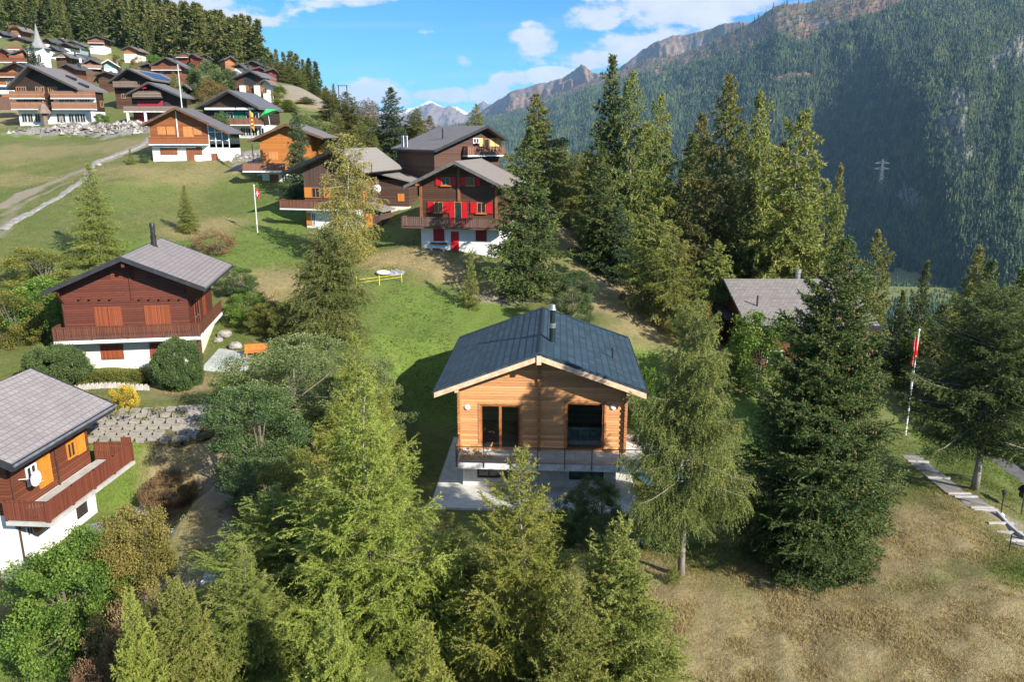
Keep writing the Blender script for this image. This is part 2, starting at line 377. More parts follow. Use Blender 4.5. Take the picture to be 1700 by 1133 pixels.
# thin high streaks everywhere
cs=wn('ShaderNodeTexNoise'); cm=wn('ShaderNodeMapping'); cm.inputs['Scale'].default_value=(1.2,9,1); t.links.new(cb.outputs[0],cm.inputs[0]); t.links.new(cm.outputs[0],cs.inputs['Vector']); cs.inputs['Scale'].default_value=3; cs.inputs['Detail'].default_value=5
thin=wm('MULTIPLY',wm('SUBTRACT',cs.outputs[0],.52),.7,clamp=True)
cc=wn('ShaderNodeMix',data_type='RGBA'); t.links.new(wm('ADD',wm('MULTIPLY',nz2.outputs[0],.8),wm('MULTIPLY',wm('SUBTRACT',nz.outputs[0],.5),1.2),clamp=True),cc.inputs[0]); cc.inputs[6].default_value=(2.5,2.9,3.7,1); cc.inputs[7].default_value=(4.0,4.0,4.2,1)
mx=wn('ShaderNodeMix',data_type='RGBA'); t.links.new(wm('MAXIMUM',wm('MAXIMUM',wm('MULTIPLY',dens,.92),thin),wm('MULTIPLY',high,.9)),mx.inputs[0]); t.links.new(tint.outputs[2],mx.inputs[6]); t.links.new(cc.outputs[2],mx.inputs[7])
bg=wn('ShaderNodeBackground'); bg.inputs[1].default_value=.14; t.links.new(mx.outputs[2],bg.inputs[0])
wo=wn('ShaderNodeOutputWorld'); t.links.new(bg.outputs[0],wo.inputs[0])
# ---------------------------------------------------------------- numpy value noise
_rs=np.random.RandomState(5); _G=_rs.rand(256,256)
def vnoise(x,y):
    xi=np.floor(x).astype(int); yi=np.floor(y).astype(int); fx=x-xi; fy=y-yi
    fx=fx*fx*(3-2*fx); fy=fy*fy*(3-2*fy)
    g=lambda a,b:_G[a&255,b&255]
    return (g(xi,yi)*(1-fx)+g(xi+1,yi)*fx)*(1-fy)+(g(xi,yi+1)*(1-fx)+g(xi+1,yi+1)*fx)*fy
def fbm(x,y,o=5,g=.5):
    s=0;a=1;n=0
    for i in range(o):
        s=s+a*vnoise(x*2**i+17.3*i,y*2**i+5.1*i); n+=a; a*=g
    return s/n
def segdist(X,Y,pl):
    d=np.full(X.shape,1e9)
    if len(pl)==1: return np.hypot(X-pl[0][0],Y-pl[0][1])
    for (ax,ay),(bx,by) in zip(pl[:-1],pl[1:]):
        L2=(bx-ax)**2+(by-ay)**2+1e-9; q=np.clip(((X-ax)*(bx-ax)+(Y-ay)*(by-ay))/L2,0,1)
        d=np.minimum(d,np.hypot(X-ax-q*(bx-ax),Y-ay-q*(by-ay)))
    return d
# ---------------------------------------------------------------- near ground
def world_poly(pl): 
    o=[]
    for p in pl:
        if len(p)==3: x,y,z=at(*p); o.append((x,y))
        else:
            h=hit(*p)
            if h: o.append((h[0],h[1]))
    return o
BR=[ # channel (0 dry,1 dirt,2 lush,3 rubble), polyline in the photo, radius in metres, strength
 (0,[(1060,1080),(1300,1060),(1500,1040),(1650,1060)],5.5,.95),(0,[(1300,1000),(1550,900)],3.5,.9),(0,[(1150,1000),(1200,1090)],4,.9),
 (2,[(1640,1000),(1690,960)],1.5,.6),(2,[(1200,1040),(1330,1090)],1.3,.45),(2,[(1500,870),(1560,960),(1600,1010)],1.0,.5),(2,[(1420,1060),(1450,1110)],.8,.4),(2,[(1640,1040),(1690,1120)],1.6,.6),(2,[(1590,720),(1640,800)],2.2,.5),(2,[(1520,700),(1540,740)],2.2,.4),
 (0,[(930,380),(1000,430),(1060,500),(1110,560)],4.0,1.0),(0,[(1080,560),(1000,500)],2.5,.8),(0,[(640,430),(740,440)],3.0,1.0),(0,[(700,450),(800,470)],2.5,.6),
 (1,[(1000,470),(930,470)],1.6,.5),(1,[(800,497),(900,500),(980,500)],1.2,.6),
 (2,[(700,520),(800,540)],5,1.0),(2,[(640,480),(620,600)],5,.6),(2,[(650,620),(700,660)],4,.9),(2,[(660,560),(760,600)],4,.8),(2,[(1080,580),(1120,600),(1100,640)],2.5,1.0),(2,[(1230,700),(1280,740)],3,1.0),
 (2,[(200,420),(440,420),(470,360)],6,.75),(2,[(180,340),(280,300),(420,300)],5,.5),(2,[(560,420),(640,400)],5,.6),
 (0,[(220,290),(330,285)],7,.6),(0,[(0,260),(90,250),(200,240)],9,.55),(0,[(0,300),(120,290)],5,.5),(0,[(480,470),(440,480)],4,.7),(0,[(300,390),(380,370)],3.5,.6),
 (1,[(0,345),(60,315),(130,285),(235,240)],1.3,.8),(1,[(0,395),(30,340)],1.6,.5),(1,[(0,360),(60,328),(120,300)],.7,.6),(0,[(330,770),(370,880)],3.0,1.0),(1,[(350,790),(375,860)],1.4,.5),
 (2,[(170,750),(330,740)],3.2,1.0),(2,[(280,860),(320,900),(320,930)],2.6,.9),(0,[(330,760),(360,860)],2.6,.9),(1,[(370,800),(400,930)],1.6,.6),(0,[(310,640),(370,640)],2,.9),(1,[(300,660),(240,660)],1.0,.4),
 (2,[(0,1080),(60,1060)],2.5,.8),(0,[(0,1000),(60,990)],2,.5),(1,[(280,960),(340,960)],1.0,.8),
 (3,[(90,218),(160,214),(240,215)],6.5,1.0),(3,[(430,270),(420,262)],4,.8),(1,[(100,222),(60,235)],4,.4),
 (0,[(470,135),(500,160),(530,180)],10,1.0),(1,[(490,138),(505,150),(525,168),(540,178)],7,1.0),
 (0,[(440,165),(470,175)],9,.5),(0,[(160,95),(200,100)],12,.7),(2,[(30,225),(80,220)],9,1.0),(0,[(0,190),(20,200)],10,.8),
 (1,[(360,950),(300,920)],.8,.3),(0,[(1600,840),(1680,880)],1.8,.6),(1,[(1640,850),(1680,870)],1.2,.7),
]
def paint(X,Y):
    ch=[np.zeros(X.shape) for _ in range(4)]
    nn=fbm(X*.35,Y*.35,4)-.5; 
    for c,pl,r,s in BR:
        wp=world_poly(pl)
        if not wp: continue
        d=segdist(X,Y,wp)+nn*r*1.6
        ch[c]=np.maximum(ch[c],s*np.clip(1.35-d/r*.9,0,1))
    return ch
gm=NT('meadow_ground'); v=gm.coord()
n1=gm.noise(v,.09,5,.6); n2=gm.noise(v,.8,5,.65); n3=gm.noise(gm.mapping(v,(1,1,1)),5.5,4,.7); n4=gm.noise(v,.25,4,.6)
fine=gm.noise(v,22,2,.6)
base=gm.mix(gm.ramp(n1,[(.38,0.0),(.62,1.0)]),(.135,.165,.038),(.205,.20,.064))
base=gm.mix(gm.math('MULTIPLY',gm.ramp(n2,[(.4,0.0),(.65,1.0)]),.6),base,(.09,.135,.028))
base=gm.mix(gm.math('MULTIPLY',gm.ramp(n4,[(.5,0.0),(.7,1.0)]),.45),base,(.215,.185,.085))
lush=gm.mix(n3,(.11,.185,.028),(.20,.26,.05)); lush=gm.mix(gm.ramp(n2,[(.5,0.0),(.75,.6)]),lush,(.16,.17,.05))
dry=gm.mix(n3,(.26,.20,.09),(.44,.345,.18)); dry=gm.mix(gm.ramp(n2,[(.5,0.0),(.72,.7)]),dry,(.16,.155,.05))
dirt=gm.mix(n3,(.25,.2,.14),(.40,.34,.26))
rub=gm.mix(gm.ramp(n3,[(.35,0.0),(.65,1.0)]),(.20,.18,.155),(.46,.43,.39))
soft=lambda a,lo=.35,hi=.65: gm.ramp(gm.math('ADD',a,gm.math('MULTIPLY',gm.math('SUBTRACT',n2,.5),.5)),[(lo,0.0),(hi,1.0)])
col=gm.mix(soft(gm.attr('lush'),.2,.8),base,lush); col=gm.mix(soft(gm.attr('dry'),.2,.8),col,dry); col=gm.mix(soft(gm.attr('dirt')),col,dirt); col=gm.mix(soft(gm.attr('rubble')),col,rub)
col=gm.mix(gm.math('MULTIPLY',gm.ramp(fine,[(.4,0.0),(.62,1.0)]),.45),col,gm.mix(1.0,col,(.45,.45,.42),'MULTIPLY'))
tuft=gm.noise(v,2.6,5,.75); col=gm.mix(gm.math('MULTIPLY',gm.ramp(tuft,[(.47,0.0),(.60,1.0)]),.4),col,gm.mix(1.0,col,(.5,.56,.45),'MULTIPLY'))
weed=gm.noise(v,1.1,5,.8); col=gm.mix(gm.ramp(weed,[(.60,0.0),(.68,.5)]),col,(.095,.13,.036))
gm.bump(gm.math('ADD',gm.math('MULTIPLY',n3,1.0),gm.math('MULTIPLY',fine,.35)),.75,.16)
GROUND=gm.fin(col,.95)
def make_ground():
    nu,nv=520,560
    A=np.linspace(-1.05,1.05,nu); Yv=np.exp(np.linspace(math.log(7),math.log(1500),nv))
    U,Y=np.meshgrid(A,Yv); X=U*(Y+22)
    Z=height(X,Y)
    ch=paint(X,Y)
    Z=Z+ch[3]*(fbm(X*.6,Y*.6,4)-.45)*2.4 + (fbm(X*.9,Y*.9,3)-.5)*.35*np.clip(ch[0],0,1)
    me=gridmesh('ground',np.stack([X,Y,Z],-1).reshape(-1,3),nu,nv,dict(dry=ch[0],dirt=ch[1],lush=ch[2],rubble=ch[3]))
    tag(link('ground',me,GROUND),kind='structure')
# ribbons draped over the ground
def ribbon(name,pl,wid,m,off=.05,close=.5,thick=.0,kind='structure'):
    wp=world_poly(pl); pts=[]
    for (ax,ay),(bx,by) in zip(wp[:-1],wp[1:]):
        L=math.hypot(bx-ax,by-ay); k=max(1,int(L/close))
        for i in range(k): pts.append((ax+(bx-ax)*i/k,ay+(by-ay)*i/k))
    pts.append(wp[-1])
    # smooth
    for _ in range(4): pts=[pts[0]]+[tuple((pts[i-1][j]+2*pts[i][j]+pts[i+1][j])/4 for j in (0,1)) for i in range(1,len(pts)-1)]+[pts[-1]]
    V=[];ns=6
    for i,(x,y) in enumerate(pts):
        a=pts[max(0,i-1)];b=pts[min(len(pts)-1,i+1)]; dx,dy=b[0]-a[0],b[1]-a[1];L=math.hypot(dx,dy) or 1
        ww=wid*(1+.15*math.sin(i*1.3))
        for j in range(ns): 
            q=(j/(ns-1)-.5)*ww; V.append((x-dy/L*q,y+dx/L*q))
    V=np.array(V); z=height(V[:,0],V[:,1])+off
    e=np.tile(np.array([-.12]+[0]*(ns-2)+[-.12]),len(pts))
    me=gridmesh(name,np.stack([V[:,0],V[:,1],z+e],1),ns,len(pts))
    return tag(link(name,me,m),kind=kind)
# ---------------------------------------------------------------- mountains
def interp_cols(cols,px):
    c=np.array(cols,float); return [np.interp(px,c[:,0],c[:,i]) for i in range(1,c.shape[1])]
def layer(cols,nu,nv,pw,amp,seed,back=.22,gk=1.6):
    """cols: px, Yfoot, zfoot, Yridge, py_ridge"""
    px=np.linspace(cols[0][0],cols[-1][0],nu); Yf,zf,Yr,pyr=interp_cols(cols,px)
    a=(px-CX)/F; b=(CY-pyr)/F; dy=CT+b*ST; zr=(-ST+b*CT)/dy*Yr; Xr=a/dy*Yr; Xf=a/.985*Yf
    t=np.concatenate([np.linspace(0,1,nv),[1+back*.4,1+back]]); Tm,_=np.meshgrid(t,px,indexing='ij')
    X=Xf+(Xr-Xf)*Tm; Y=Yf+(Yr-Yf)*Tm
    tt=np.clip(Tm,0,1); Z=zf+(zr-zf)*(tt**pw)
    Z=Z-np.clip(Tm-1,0,1)*(zr-zf)*1.4
    sc_=(Yr.mean()-Yf.mean())
    s=np.cumsum(np.hypot(np.gradient(Xr),np.gradient(Yr)))[None,:]
    # ribs and gullies running down the slope
    g=fbm(s/(sc_*.22)+seed+.6*fbm(s/sc_*2,Tm*2+seed,3),Tm*1.1+seed,4)-.5
    g2=fbm(s/(sc_*.07)+seed,Tm*3+seed,5,.6)-.5
    env=np.clip(tt*5,0,1)*(1-.72*np.clip((Tm-.8)/.2,0,1))
    Z=Z+(g*gk+g2*.6)*amp*env
    Z=Z+(fbm(s/(sc_*.02)+seed,Tm*12,4,.6)-.5)*amp*.35*env
    return px,t,X,Y,Z,g,g2
def finish_layer(name,L,m,attrs):
    px,t,X,Y,Z,g,g2=L
    me=gridmesh(name,np.stack([X,Y,Z],-1).reshape(-1,3),len(px),len(t),attrs)
    return tag(link(name,me,m),kind='structure')
mm=NT('mountain_slope'); v=mm.coord()
q1=mm.noise(v,.0018,8,.65); q2=mm.noise(v,.012,6,.7); q3=mm.noise(v,.06,4,.7)
forest=mm.mix(q3,(.03,.05,.022),(.07,.09,.035)); 
heath=mm.mix(mm.ramp(q2,[(.35,0.0),(.65,1.0)]),(.17,.085,.06),(.30,.18,.12)); heath=mm.mix(mm.ramp(q1,[(.45,0.0),(.65,.7)]),heath,(.15,.14,.06))
rock=mm.mix(mm.ramp(q2,[(.35,0.0),(.62,1.0)]),(.17,.15,.13),(.35,.32,.285)); rock=mm.mix(mm.ramp(q3,[(.4,0.0),(.62,1.0)]),rock,mm.mix(1.0,rock,(.5,.5,.5),'MULTIPLY'))
field=mm.mix(q3,(.13,.15,.05),(.20,.19,.085))
col=mm.mix(mm.attr('heath'),forest,heath); col=mm.mix(mm.attr('rock'),col,rock); col=mm.mix(mm.attr('field'),col,field)
mm.bump(mm.math('ADD',q2,mm.math('MULTIPLY',q3,.4)),.8,30)
MOUNT=mm.fin(col,.95)
def blob(PXm,T,lst):
    o=np.zeros(PXm.shape)
    for p0,t0,rp,rt,s in lst:
        n=fbm(PXm/14+p0,T*22+t0*9,4)-.5
        o=np.maximum(o,s*np.clip((1.25-np.sqrt(((PXm-p0)/rp)**2+((T-t0)/rt)**2)+n*1.5)*1.7,0,1))
    return o
def make_mountains():
    rng=np.random.RandomState(3)
    # --- forested near side of the valley
    C1=[(640,5600,-300,9800,232),(735,5000,-300,9300,210),(850,4300,-300,8700,186),(910,4000,-300,8300,164),(994,3650,-300,7700,128),(1041,3500,-300,7400,113),(1074,3400,-300,7150,99),
        (1126,3250,-300,6800,91),(1182,3100,-300,6400,67),(1248,2950,-300,6000,36),(1290,2900,-300,5800,9),(1345,2820,-300,5550,4),(1390,2750,-300,5350,-12),(1440,2450,-300,5250,-30),
        (1480,2080,-300,5250,-36),(1540,1640,-300,5200,-42),(1600,1430,-300,5100,-46),(1700,1230,-300,5000,-50),(1760,1200,-300,4900,-40),(1830,1200,-300,4200,150),(1900,1200,-300,3600,280),(2000,1200,-300,3300,320)]
    L=layer(C1,620,260,.95,95,3.3,gk=.55); px,t,X,Y,Z,g,g2=L
    PXm,T=np.broadcast_to(px,X.shape),np.broadcast_to(t[:,None],X.shape)
    # tree line in t for each column
    tl=np.interp(px,[640,850,1000,1130,1250,1400,1520,1600,1700,2100],[.86,.86,.80,.74,.66,.66,.72,.84,1.0,1.2])
    hz=np.clip((T-tl+(fbm(PXm/26,T*14,5)-.5)*.28+g*.12)*12,0,1)
    rk=blob(PXm,T,[(1592,.33,26,.04,.8),(1575,.26,30,.04,.8),(1600,.20,24,.03,.75),(1505,.10,24,.02,.6),(1695,.50,36,.06,.9),(1720,.46,46,.07,.9),(1660,.44,18,.03,.8),(1640,.3,10,.09,.6),(1780,.35,30,.08,.8)])
    hb=blob(PXm,T,[(1315,.50,30,.018,1.0),(1285,.48,26,.012,.9),(1600,.78,30,.02,.6),(1500,.68,24,.016,.7),(1550,.85,14,.05,.6),(1200,.60,22,.012,.5),(1130,.64,16,.012,.5)])
    rk2=np.clip((fbm(PXm/18,T*25+9,5)-.60)*7,0,.8)*hz
    Zo=Z+rk*(fbm(PXm/5,T*60,4)-.5)*26
    L=(px,t,X,Y,Zo,g,g2)
    finish_layer('mountain_slope',L,MOUNT,dict(heath=np.maximum(hz,hb),rock=np.maximum(rk,rk2),field=np.zeros(X.shape)))
    # --- forest on it: one tree per few pixels of distance-scaled ground
    N=95000
    u=rng.rand(N)*(len(px)-2); vv=rng.rand(N)**1.0*(259-1)
    ui=u.astype(int); vi=vv.astype(int); fu=u-ui; fv=vv-vi
    def bl(M): return (M[vi,ui]*(1-fu)+M[vi,ui+1]*fu)*(1-fv)+(M[vi+1,ui]*(1-fu)+M[vi+1,ui+1]*fu)*fv
    hh=bl(np.maximum(hz*.93,hb)); rr=bl(rk)
    cl=fbm(u/6,vv/5,3)
    keep=(rng.rand(N)>np.maximum(hh,rr*.86))&(rng.rand(N)<.55+cl*.9)
    keep&=(px[ui]>690)
    x,y,z=bl(X)[keep],bl(Y)[keep],bl(Zo)[keep]
    # valley floor woods
    n=len(x); cl=cl[keep]
    H=(11+12*rng.rand(n))*np.clip(y/3000,.8,2.0); W=H*(.17+.10*rng.rand(n))
    forest_mesh('valley_forest',x,y,z,H,W,rng,np.clip(cl*1.1-.15+rng.rand(n)*.35,0,1),FAR,3)
    # --- brown ridge behind
    C2=[(700,11100,-250,14800,216),(760,9990,-250,14060,206),(790,9250,-250,12950,190),(813,8880,-250,12580,176),(846,8510,-250,11470,154),(900,8288,-250,11100,140),(935,8140,-250,10730,130),(950,8066,-250,10582,120),(965,7992,-250,10360,110),
        (978,7770,-250,9990,117),(990,7622,-250,9768,124),(1010,7400,-250,9472,121),(1041,7030,-250,9250,102),(1065,7030,-250,9250,84),(1093,6882,-250,9028,71),(1130,6808,-250,8880,58),(1182,6660,-250,8510,44),(1230,6290,-250,8140,35),(1300,5920,-250,7770,34),(1400,5920,-250,7770,40)]
    L=layer(C2,300,110,1.0,230,8.1); px,t,X,Y,Z,g,g2=L
    PXm,T=np.broadcast_to(px,X.shape),np.broadcast_to(t[:,None],X.shape)
    hz=np.clip((T-.55+(fbm(PXm/20,T*10,5)-.5)*.3)*9,0,1)
    rk=np.clip((fbm(PXm/10,T*20+3,5)-.53)*8,0,1)*np.clip((T-.7)*5,0,1)+np.where((PXm>1040)&(T>.82),.45,0)
    finish_layer('brown_ridge',L,MOUNT,dict(heath=hz,rock=np.clip(rk,0,1),field=np.zeros(X.shape)))
    # --- snowy peaks at the end of the valley
    C3=[(450,14880,-200,19220,195),(560,14880,-200,19220,190),(600,14880,-200,18600,192),(640,14880,-200,18600,184),(668,14880,-200,18290,180),(690,14880,-200,18290,176),(702,14880,-200,18290,171),(713,14880,-200,18290,166),(724,14880,-200,18290,170),(736,14880,-200,18290,176),
        (750,14880,-200,18290,172),(758,14880,-200,18290,176),(775,14880,-200,18290,186),(795,14880,-200,18600,173),(804,14880,-200,18600,168),(815,14880,-200,18600,176),(850,14880,-200,18600,186),(950,14880,-200,18600,190)]
    L=layer(C3,240,90,.75,330,12.7); px,t,X,Y,Z,g,g2=L
    PXm,T=np.broadcast_to(px,X.shape),np.broadcast_to(t[:,None],X.shape)
    sm=NT('snowy_mountain'); v=sm.coord(); f=sm.noise(v,.0022,8,.7)
    finish_layer('snowy_peaks',L,sm.fin(sm.mix(sm.ramp(sm.math('ADD',f,sm.attr('snow')),[(.95,0.0),(1.1,1.0)]),(.20,.15,.13),(.8,.82,.85)),.9),dict(snow=np.clip(T*1.1-.55,0,.6)))
    # --- valley floor
    n=90; xs=np.linspace(-9000,9000,n); XX,YY=np.meshgrid(xs,np.concatenate([np.linspace(450,6000,120),np.linspace(6500,22000,40)]))
    ZZ=-300+(fbm(XX/300,YY/300,4)-.5)*8
    me=gridmesh('valley_floor',np.stack([XX,YY,ZZ],-1).reshape(-1,3),n,160,dict(heath=np.zeros(XX.shape),rock=np.zeros(XX.shape),field=np.ones(XX.shape)))
    tag(link('valley_floor',me,MOUNT),kind='structure')
    # woods on the valley floor and around the fields
    N=42000; uu=rng.rand(N); a=800+(1780-800)*uu; yy=900*np.exp(rng.rand(N)*1.5)
    xx=(a-CX)/F*yy/.985
    fieldm=np.zeros(N)
    for fx,fy,rx,ry in [at(1455,368,1)[:2]+(0,0)]: pass
    def fld(px_,py_,Y0,rx,ry):
        c=at(px_,py_,Y0); return np.sqrt(((xx-c[0])/rx)**2+((yy-c[1])/ry)**2)+(fbm(xx/90,yy/90,3)-.5)*.6
    d1=fld(1455,370,2650,110,260); d2=fld(1548,468,1660,80,150); d3=fld(1420,362,2900,70,200)
    k=(d1>1)&(d2>1)&(d3>1)&(fbm(xx/120,yy/160,4)>.27)
    x,y=xx[k],yy[k]; n=len(x); H=14+10*rng.rand(n)
    forest_mesh('riverside_forest',x,y,np.full(n,-301.0),H,H*(.15+.1*rng.rand(n)),rng,np.clip(rng.rand(n)*.8,0,1),FAR,3)
def forest_mesh(name,x,y,z,H,W,rng,tint,m,tiers=3,sides=5,spiky=False):
    n=len(x); tris=[];tt=[]
    ph=rng.rand(n)*6.28
    for k in range(tiers):
        b=k/tiers*.9; top=min(1.0,b+ (1.15/tiers if k<tiers-1 else 1))
        r=W*(1-b*.93)*(.9+.3*rng.rand(n))
        S=sides*2 if spiky else sides
        ang=[ph+k*.7+6.28318*j/S for j in range(S)]
        rr=[r*((1.0 if (j%2==0) else .55) if spiky else 1.0)*(.75+.5*rng.rand(n)) for j in range(S)]
        dz=[(-.05*H*rng.rand(n)*(1 if (j%2==0) else -.4)) for j in range(S)]
        P=[np.stack([x+rr[j]*np.cos(ang[j]),y+rr[j]*np.sin(ang[j]),z+H*(b+.06)+dz[j]],-1) for j in range(S)]
        A=np.stack([x+(rng.rand(n)-.5)*W*.1,y+(rng.rand(n)-.5)*W*.1,z+H*top],-1)
        for j in range(S):
            tris.append(np.stack([P[j],P[(j+1)%S],A],1)); tv=np.clip(tint+(rng.rand(n)-.5)*.25,0,1); tt.append(np.stack([tv]*3,1))
    V=np.concatenate(tris).reshape(-1,3); T=np.concatenate(tt).ravel()
    me=npmesh(name,V,3,T)
    return tag(link(name,me,m),kind='stuff')
FAR=leafmat('far_conifers',(.018,.046,.024),(.045,.085,.036),(.14,.185,.055),transl=.18)
def make_haze():
    h=NT('haze_air'); h.t.nodes.remove(h.b); pv=h.n('ShaderNodeVolumePrincipled'); pv.inputs['Density'].default_value=HAZE_D; pv.inputs['Color'].default_value=(.40,.68,1,1); pv.inputs['Anisotropy'].default_value=0.0
    h.l(pv.outputs[0],h.out.inputs['Volume'])
    b=MB(); b.box(-12000,9500,-60,24500,-340,1300)
    tag(b.build('haze',h.m),kind='stuff')
HAZE_D=.000026
# ---------------------------------------------------------------- foliage
def _norm(a): return a/np.maximum(np.linalg.norm(a,axis=-1,keepdims=True),1e-9)
def blades(P,D,length,width,rng,tint,k=3):
    """P (n,3) base, D (n,3) unit direction -> thin leaf shapes"""
    n=len(P); r=rng.randn(n,3); W=_norm(np.cross(D,r))*np.asarray(width).reshape(-1,1)*.5; L=D*np.asarray(length).reshape(-1,1)
    if k==3: V=np.stack([P-W,P+W,P+L],1)
    else: V=np.stack([P,P+L*.5+W,P+L,P+L*.5-W],1)
    return V.reshape(-1,3),np.repeat(tint,k)
def conifer(name,seed,H=12.,Rm=3.,nbr=130,z0=.08,expo=.8,droop=.25,lift=.25,top_up=.6,twig_gap=.09,twig_len=.34,sp=.035,bl=.09,bw=.03,hang=.25,fwd=.7,leaf=None,barkm=None,gap=.1,irr=.3,lean=0,bare=.12,shoots=0,radial=.75,tr=.014,curve=1.0,trunk_r=None,taper=.12):
    """returns (crown mesh, trunk mesh).  branches -> twigs -> needle blades"""
    rng=np.random.RandomState(seed)
    tw_=MB(); rt=trunk_r or H*tr
    ht=H*(.97)
    wob=[(math.sin(i*.9+seed)*.012*H*i/8,math.cos(i*1.3+seed)*.012*H*i/8) for i in range(9)]
    tp=[(wob[i][0]+lean*H*(i/8)**2,wob[i][1],ht*i/8) for i in range(9)]
    tw_.tube(tp,[rt*(1.25 if i==0 else 1-.93*i/8) for i in range(9)],8)
    tpa=np.array(tp)
    PB=[];PD=[];PL=[];PT=[];PW=[]
    ga=2.39996
    lenmod=1+irr*np.array([math.sin(k*2.1+seed)+math.sin(k*3.7+seed*2) for k in range(60)])*.5
    for i in range(nbr):
        f=z0+(1-z0)*(((i+rng.rand()*.8)/nbr)**.92); h=f*ht
        az=i*ga+rng.rand()*.9
        prof=max(.0,(1-f))**expo
        lm=lenmod[int(f*22)%60]*(1+irr*.6*math.sin(az*2+seed+f*5))
        L=max(.22,Rm*prof*(.72+.45*rng.rand())*min(1.25,max(.6,lm)))
        if f<z0+taper: L*=.62+.38*(f-z0)/taper
        a0=math.tan(R(-14)+(top_up+.25)*(f**1.6)+rng.randn()*.09)
        ns=9; s=np.linspace(0,1,ns)
        hz=L*s; vt=L*(a0*s-droop*(1-f*.6)*s**2*1.3+lift*s**3.2*curve)
        swerve=rng.randn()*.12*L*s**2
        bx=np.interp(h,tpa[:,2],tpa[:,0]); by=np.interp(h,tpa[:,2],tpa[:,1])
        ca,sa=math.cos(az),math.sin(az)
        pts=np.stack([bx+ca*hz-sa*swerve,by+sa*hz+ca*swerve,h+vt],1)
        br=max(.006,L*.011*(rt/.17)**.5)
        tw_.tube([tuple(p) for p in pts[::2]],[br*(1-.85*q) for q in s[::2]],4)
        nt=max(4,int(L*(1-bare)/twig_gap))
        q=bare+(1-bare)*(np.arange(nt)+rng.rand(nt)*.9)/nt; q=np.clip(q,0,1)
        Pt=np.stack([np.interp(q,s,pts[:,j]) for j in range(3)],1)
        tg=np.stack([np.interp(q,s,np.gradient(pts[:,j],s)) for j in range(3)],1); tg=_norm(tg)
        side=_norm(np.cross(tg,[0,0,1.])); sg=np.where(np.arange(nt)%2==0,1.,-1.)[:,None]
        fw=fwd+rng.randn(nt,1)*.15
        D=_norm(tg*fw+side*sg*(1-.35*fw)+np.array([[0,0,1.]])*(rng.randn(nt,1)*.16-hang*rng.rand(nt,1)*1.6))
        TL=np.clip(L*twig_len*(.35+.65*np.sin(np.pi*np.clip(q*.85+.12,0,1)))*(.6+.7*rng.rand(nt)),.10,1.4)
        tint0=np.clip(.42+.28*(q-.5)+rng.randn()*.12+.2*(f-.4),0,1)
        # the leader shoot of the branch
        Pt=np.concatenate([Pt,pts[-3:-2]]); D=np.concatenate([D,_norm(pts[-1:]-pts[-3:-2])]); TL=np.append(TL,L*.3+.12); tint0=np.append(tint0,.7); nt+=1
        PB.append(Pt);PD.append(D);PL.append(TL);PT.append(tint0)
    # top leader
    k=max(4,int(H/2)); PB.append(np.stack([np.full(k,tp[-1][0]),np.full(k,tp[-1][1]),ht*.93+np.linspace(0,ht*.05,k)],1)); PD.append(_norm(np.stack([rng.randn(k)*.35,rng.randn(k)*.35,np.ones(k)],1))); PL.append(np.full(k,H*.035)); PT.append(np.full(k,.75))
    PB=np.concatenate(PB);PD=np.concatenate(PD);PL=np.concatenate(PL);PT=np.concatenate(PT)
    if shoots:   # second order side shoots
        rep=shoots; a=np.repeat(np.arange(len(PB)),rep); u=rng.rand(len(a))*.8+.1
        B2=PB[a]+PD[a]*(PL[a]*u)[:,None]; D2=_norm(PD[a]+rng.randn(len(a),3)*.55+np.array([0,0,-hang*.5])); L2=PL[a]*(.3+.4*rng.rand(len(a)))
        PB=np.concatenate([PB,B2]);PD=np.concatenate([PD,D2]);PL=np.concatenate([PL,L2]);PT=np.concatenate([PT,np.clip(PT[a]+.06,0,1)])
    nb=np.maximum(3,(PL/sp).astype(int)); a=np.repeat(np.arange(len(PB)),nb)
    u=rng.rand(len(a)); 
    sag=np.zeros((len(a),3)); sag[:,2]=-(u**2)*PL[a]*hang*.6
    B=PB[a]+PD[a]*(PL[a]*u)[:,None]+sag
    D=_norm(PD[a]*(1-radial*.45)+rng.randn(len(a),3)*radial*.62)
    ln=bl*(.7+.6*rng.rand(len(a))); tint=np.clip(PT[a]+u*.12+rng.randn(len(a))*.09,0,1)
    V,T=blades(B,D,ln,bw*(.7+.6*rng.rand(len(a))),rng,tint,3)
    crown=npmesh(name+'_crown',V,3,T); crown.materials.append(leaf)
    tm=bpy.data.meshes.new(name+'_trunk'); tm.from_pydata(tw_.v,[],tw_.f); tm.update(); tm.polygons.foreach_set('use_smooth',[True]*len(tm.polygons)); tm.materials.append(barkm)
    return dict(crown=crown,trunk=tm,H=H,R=Rm,n=len(V)//3)
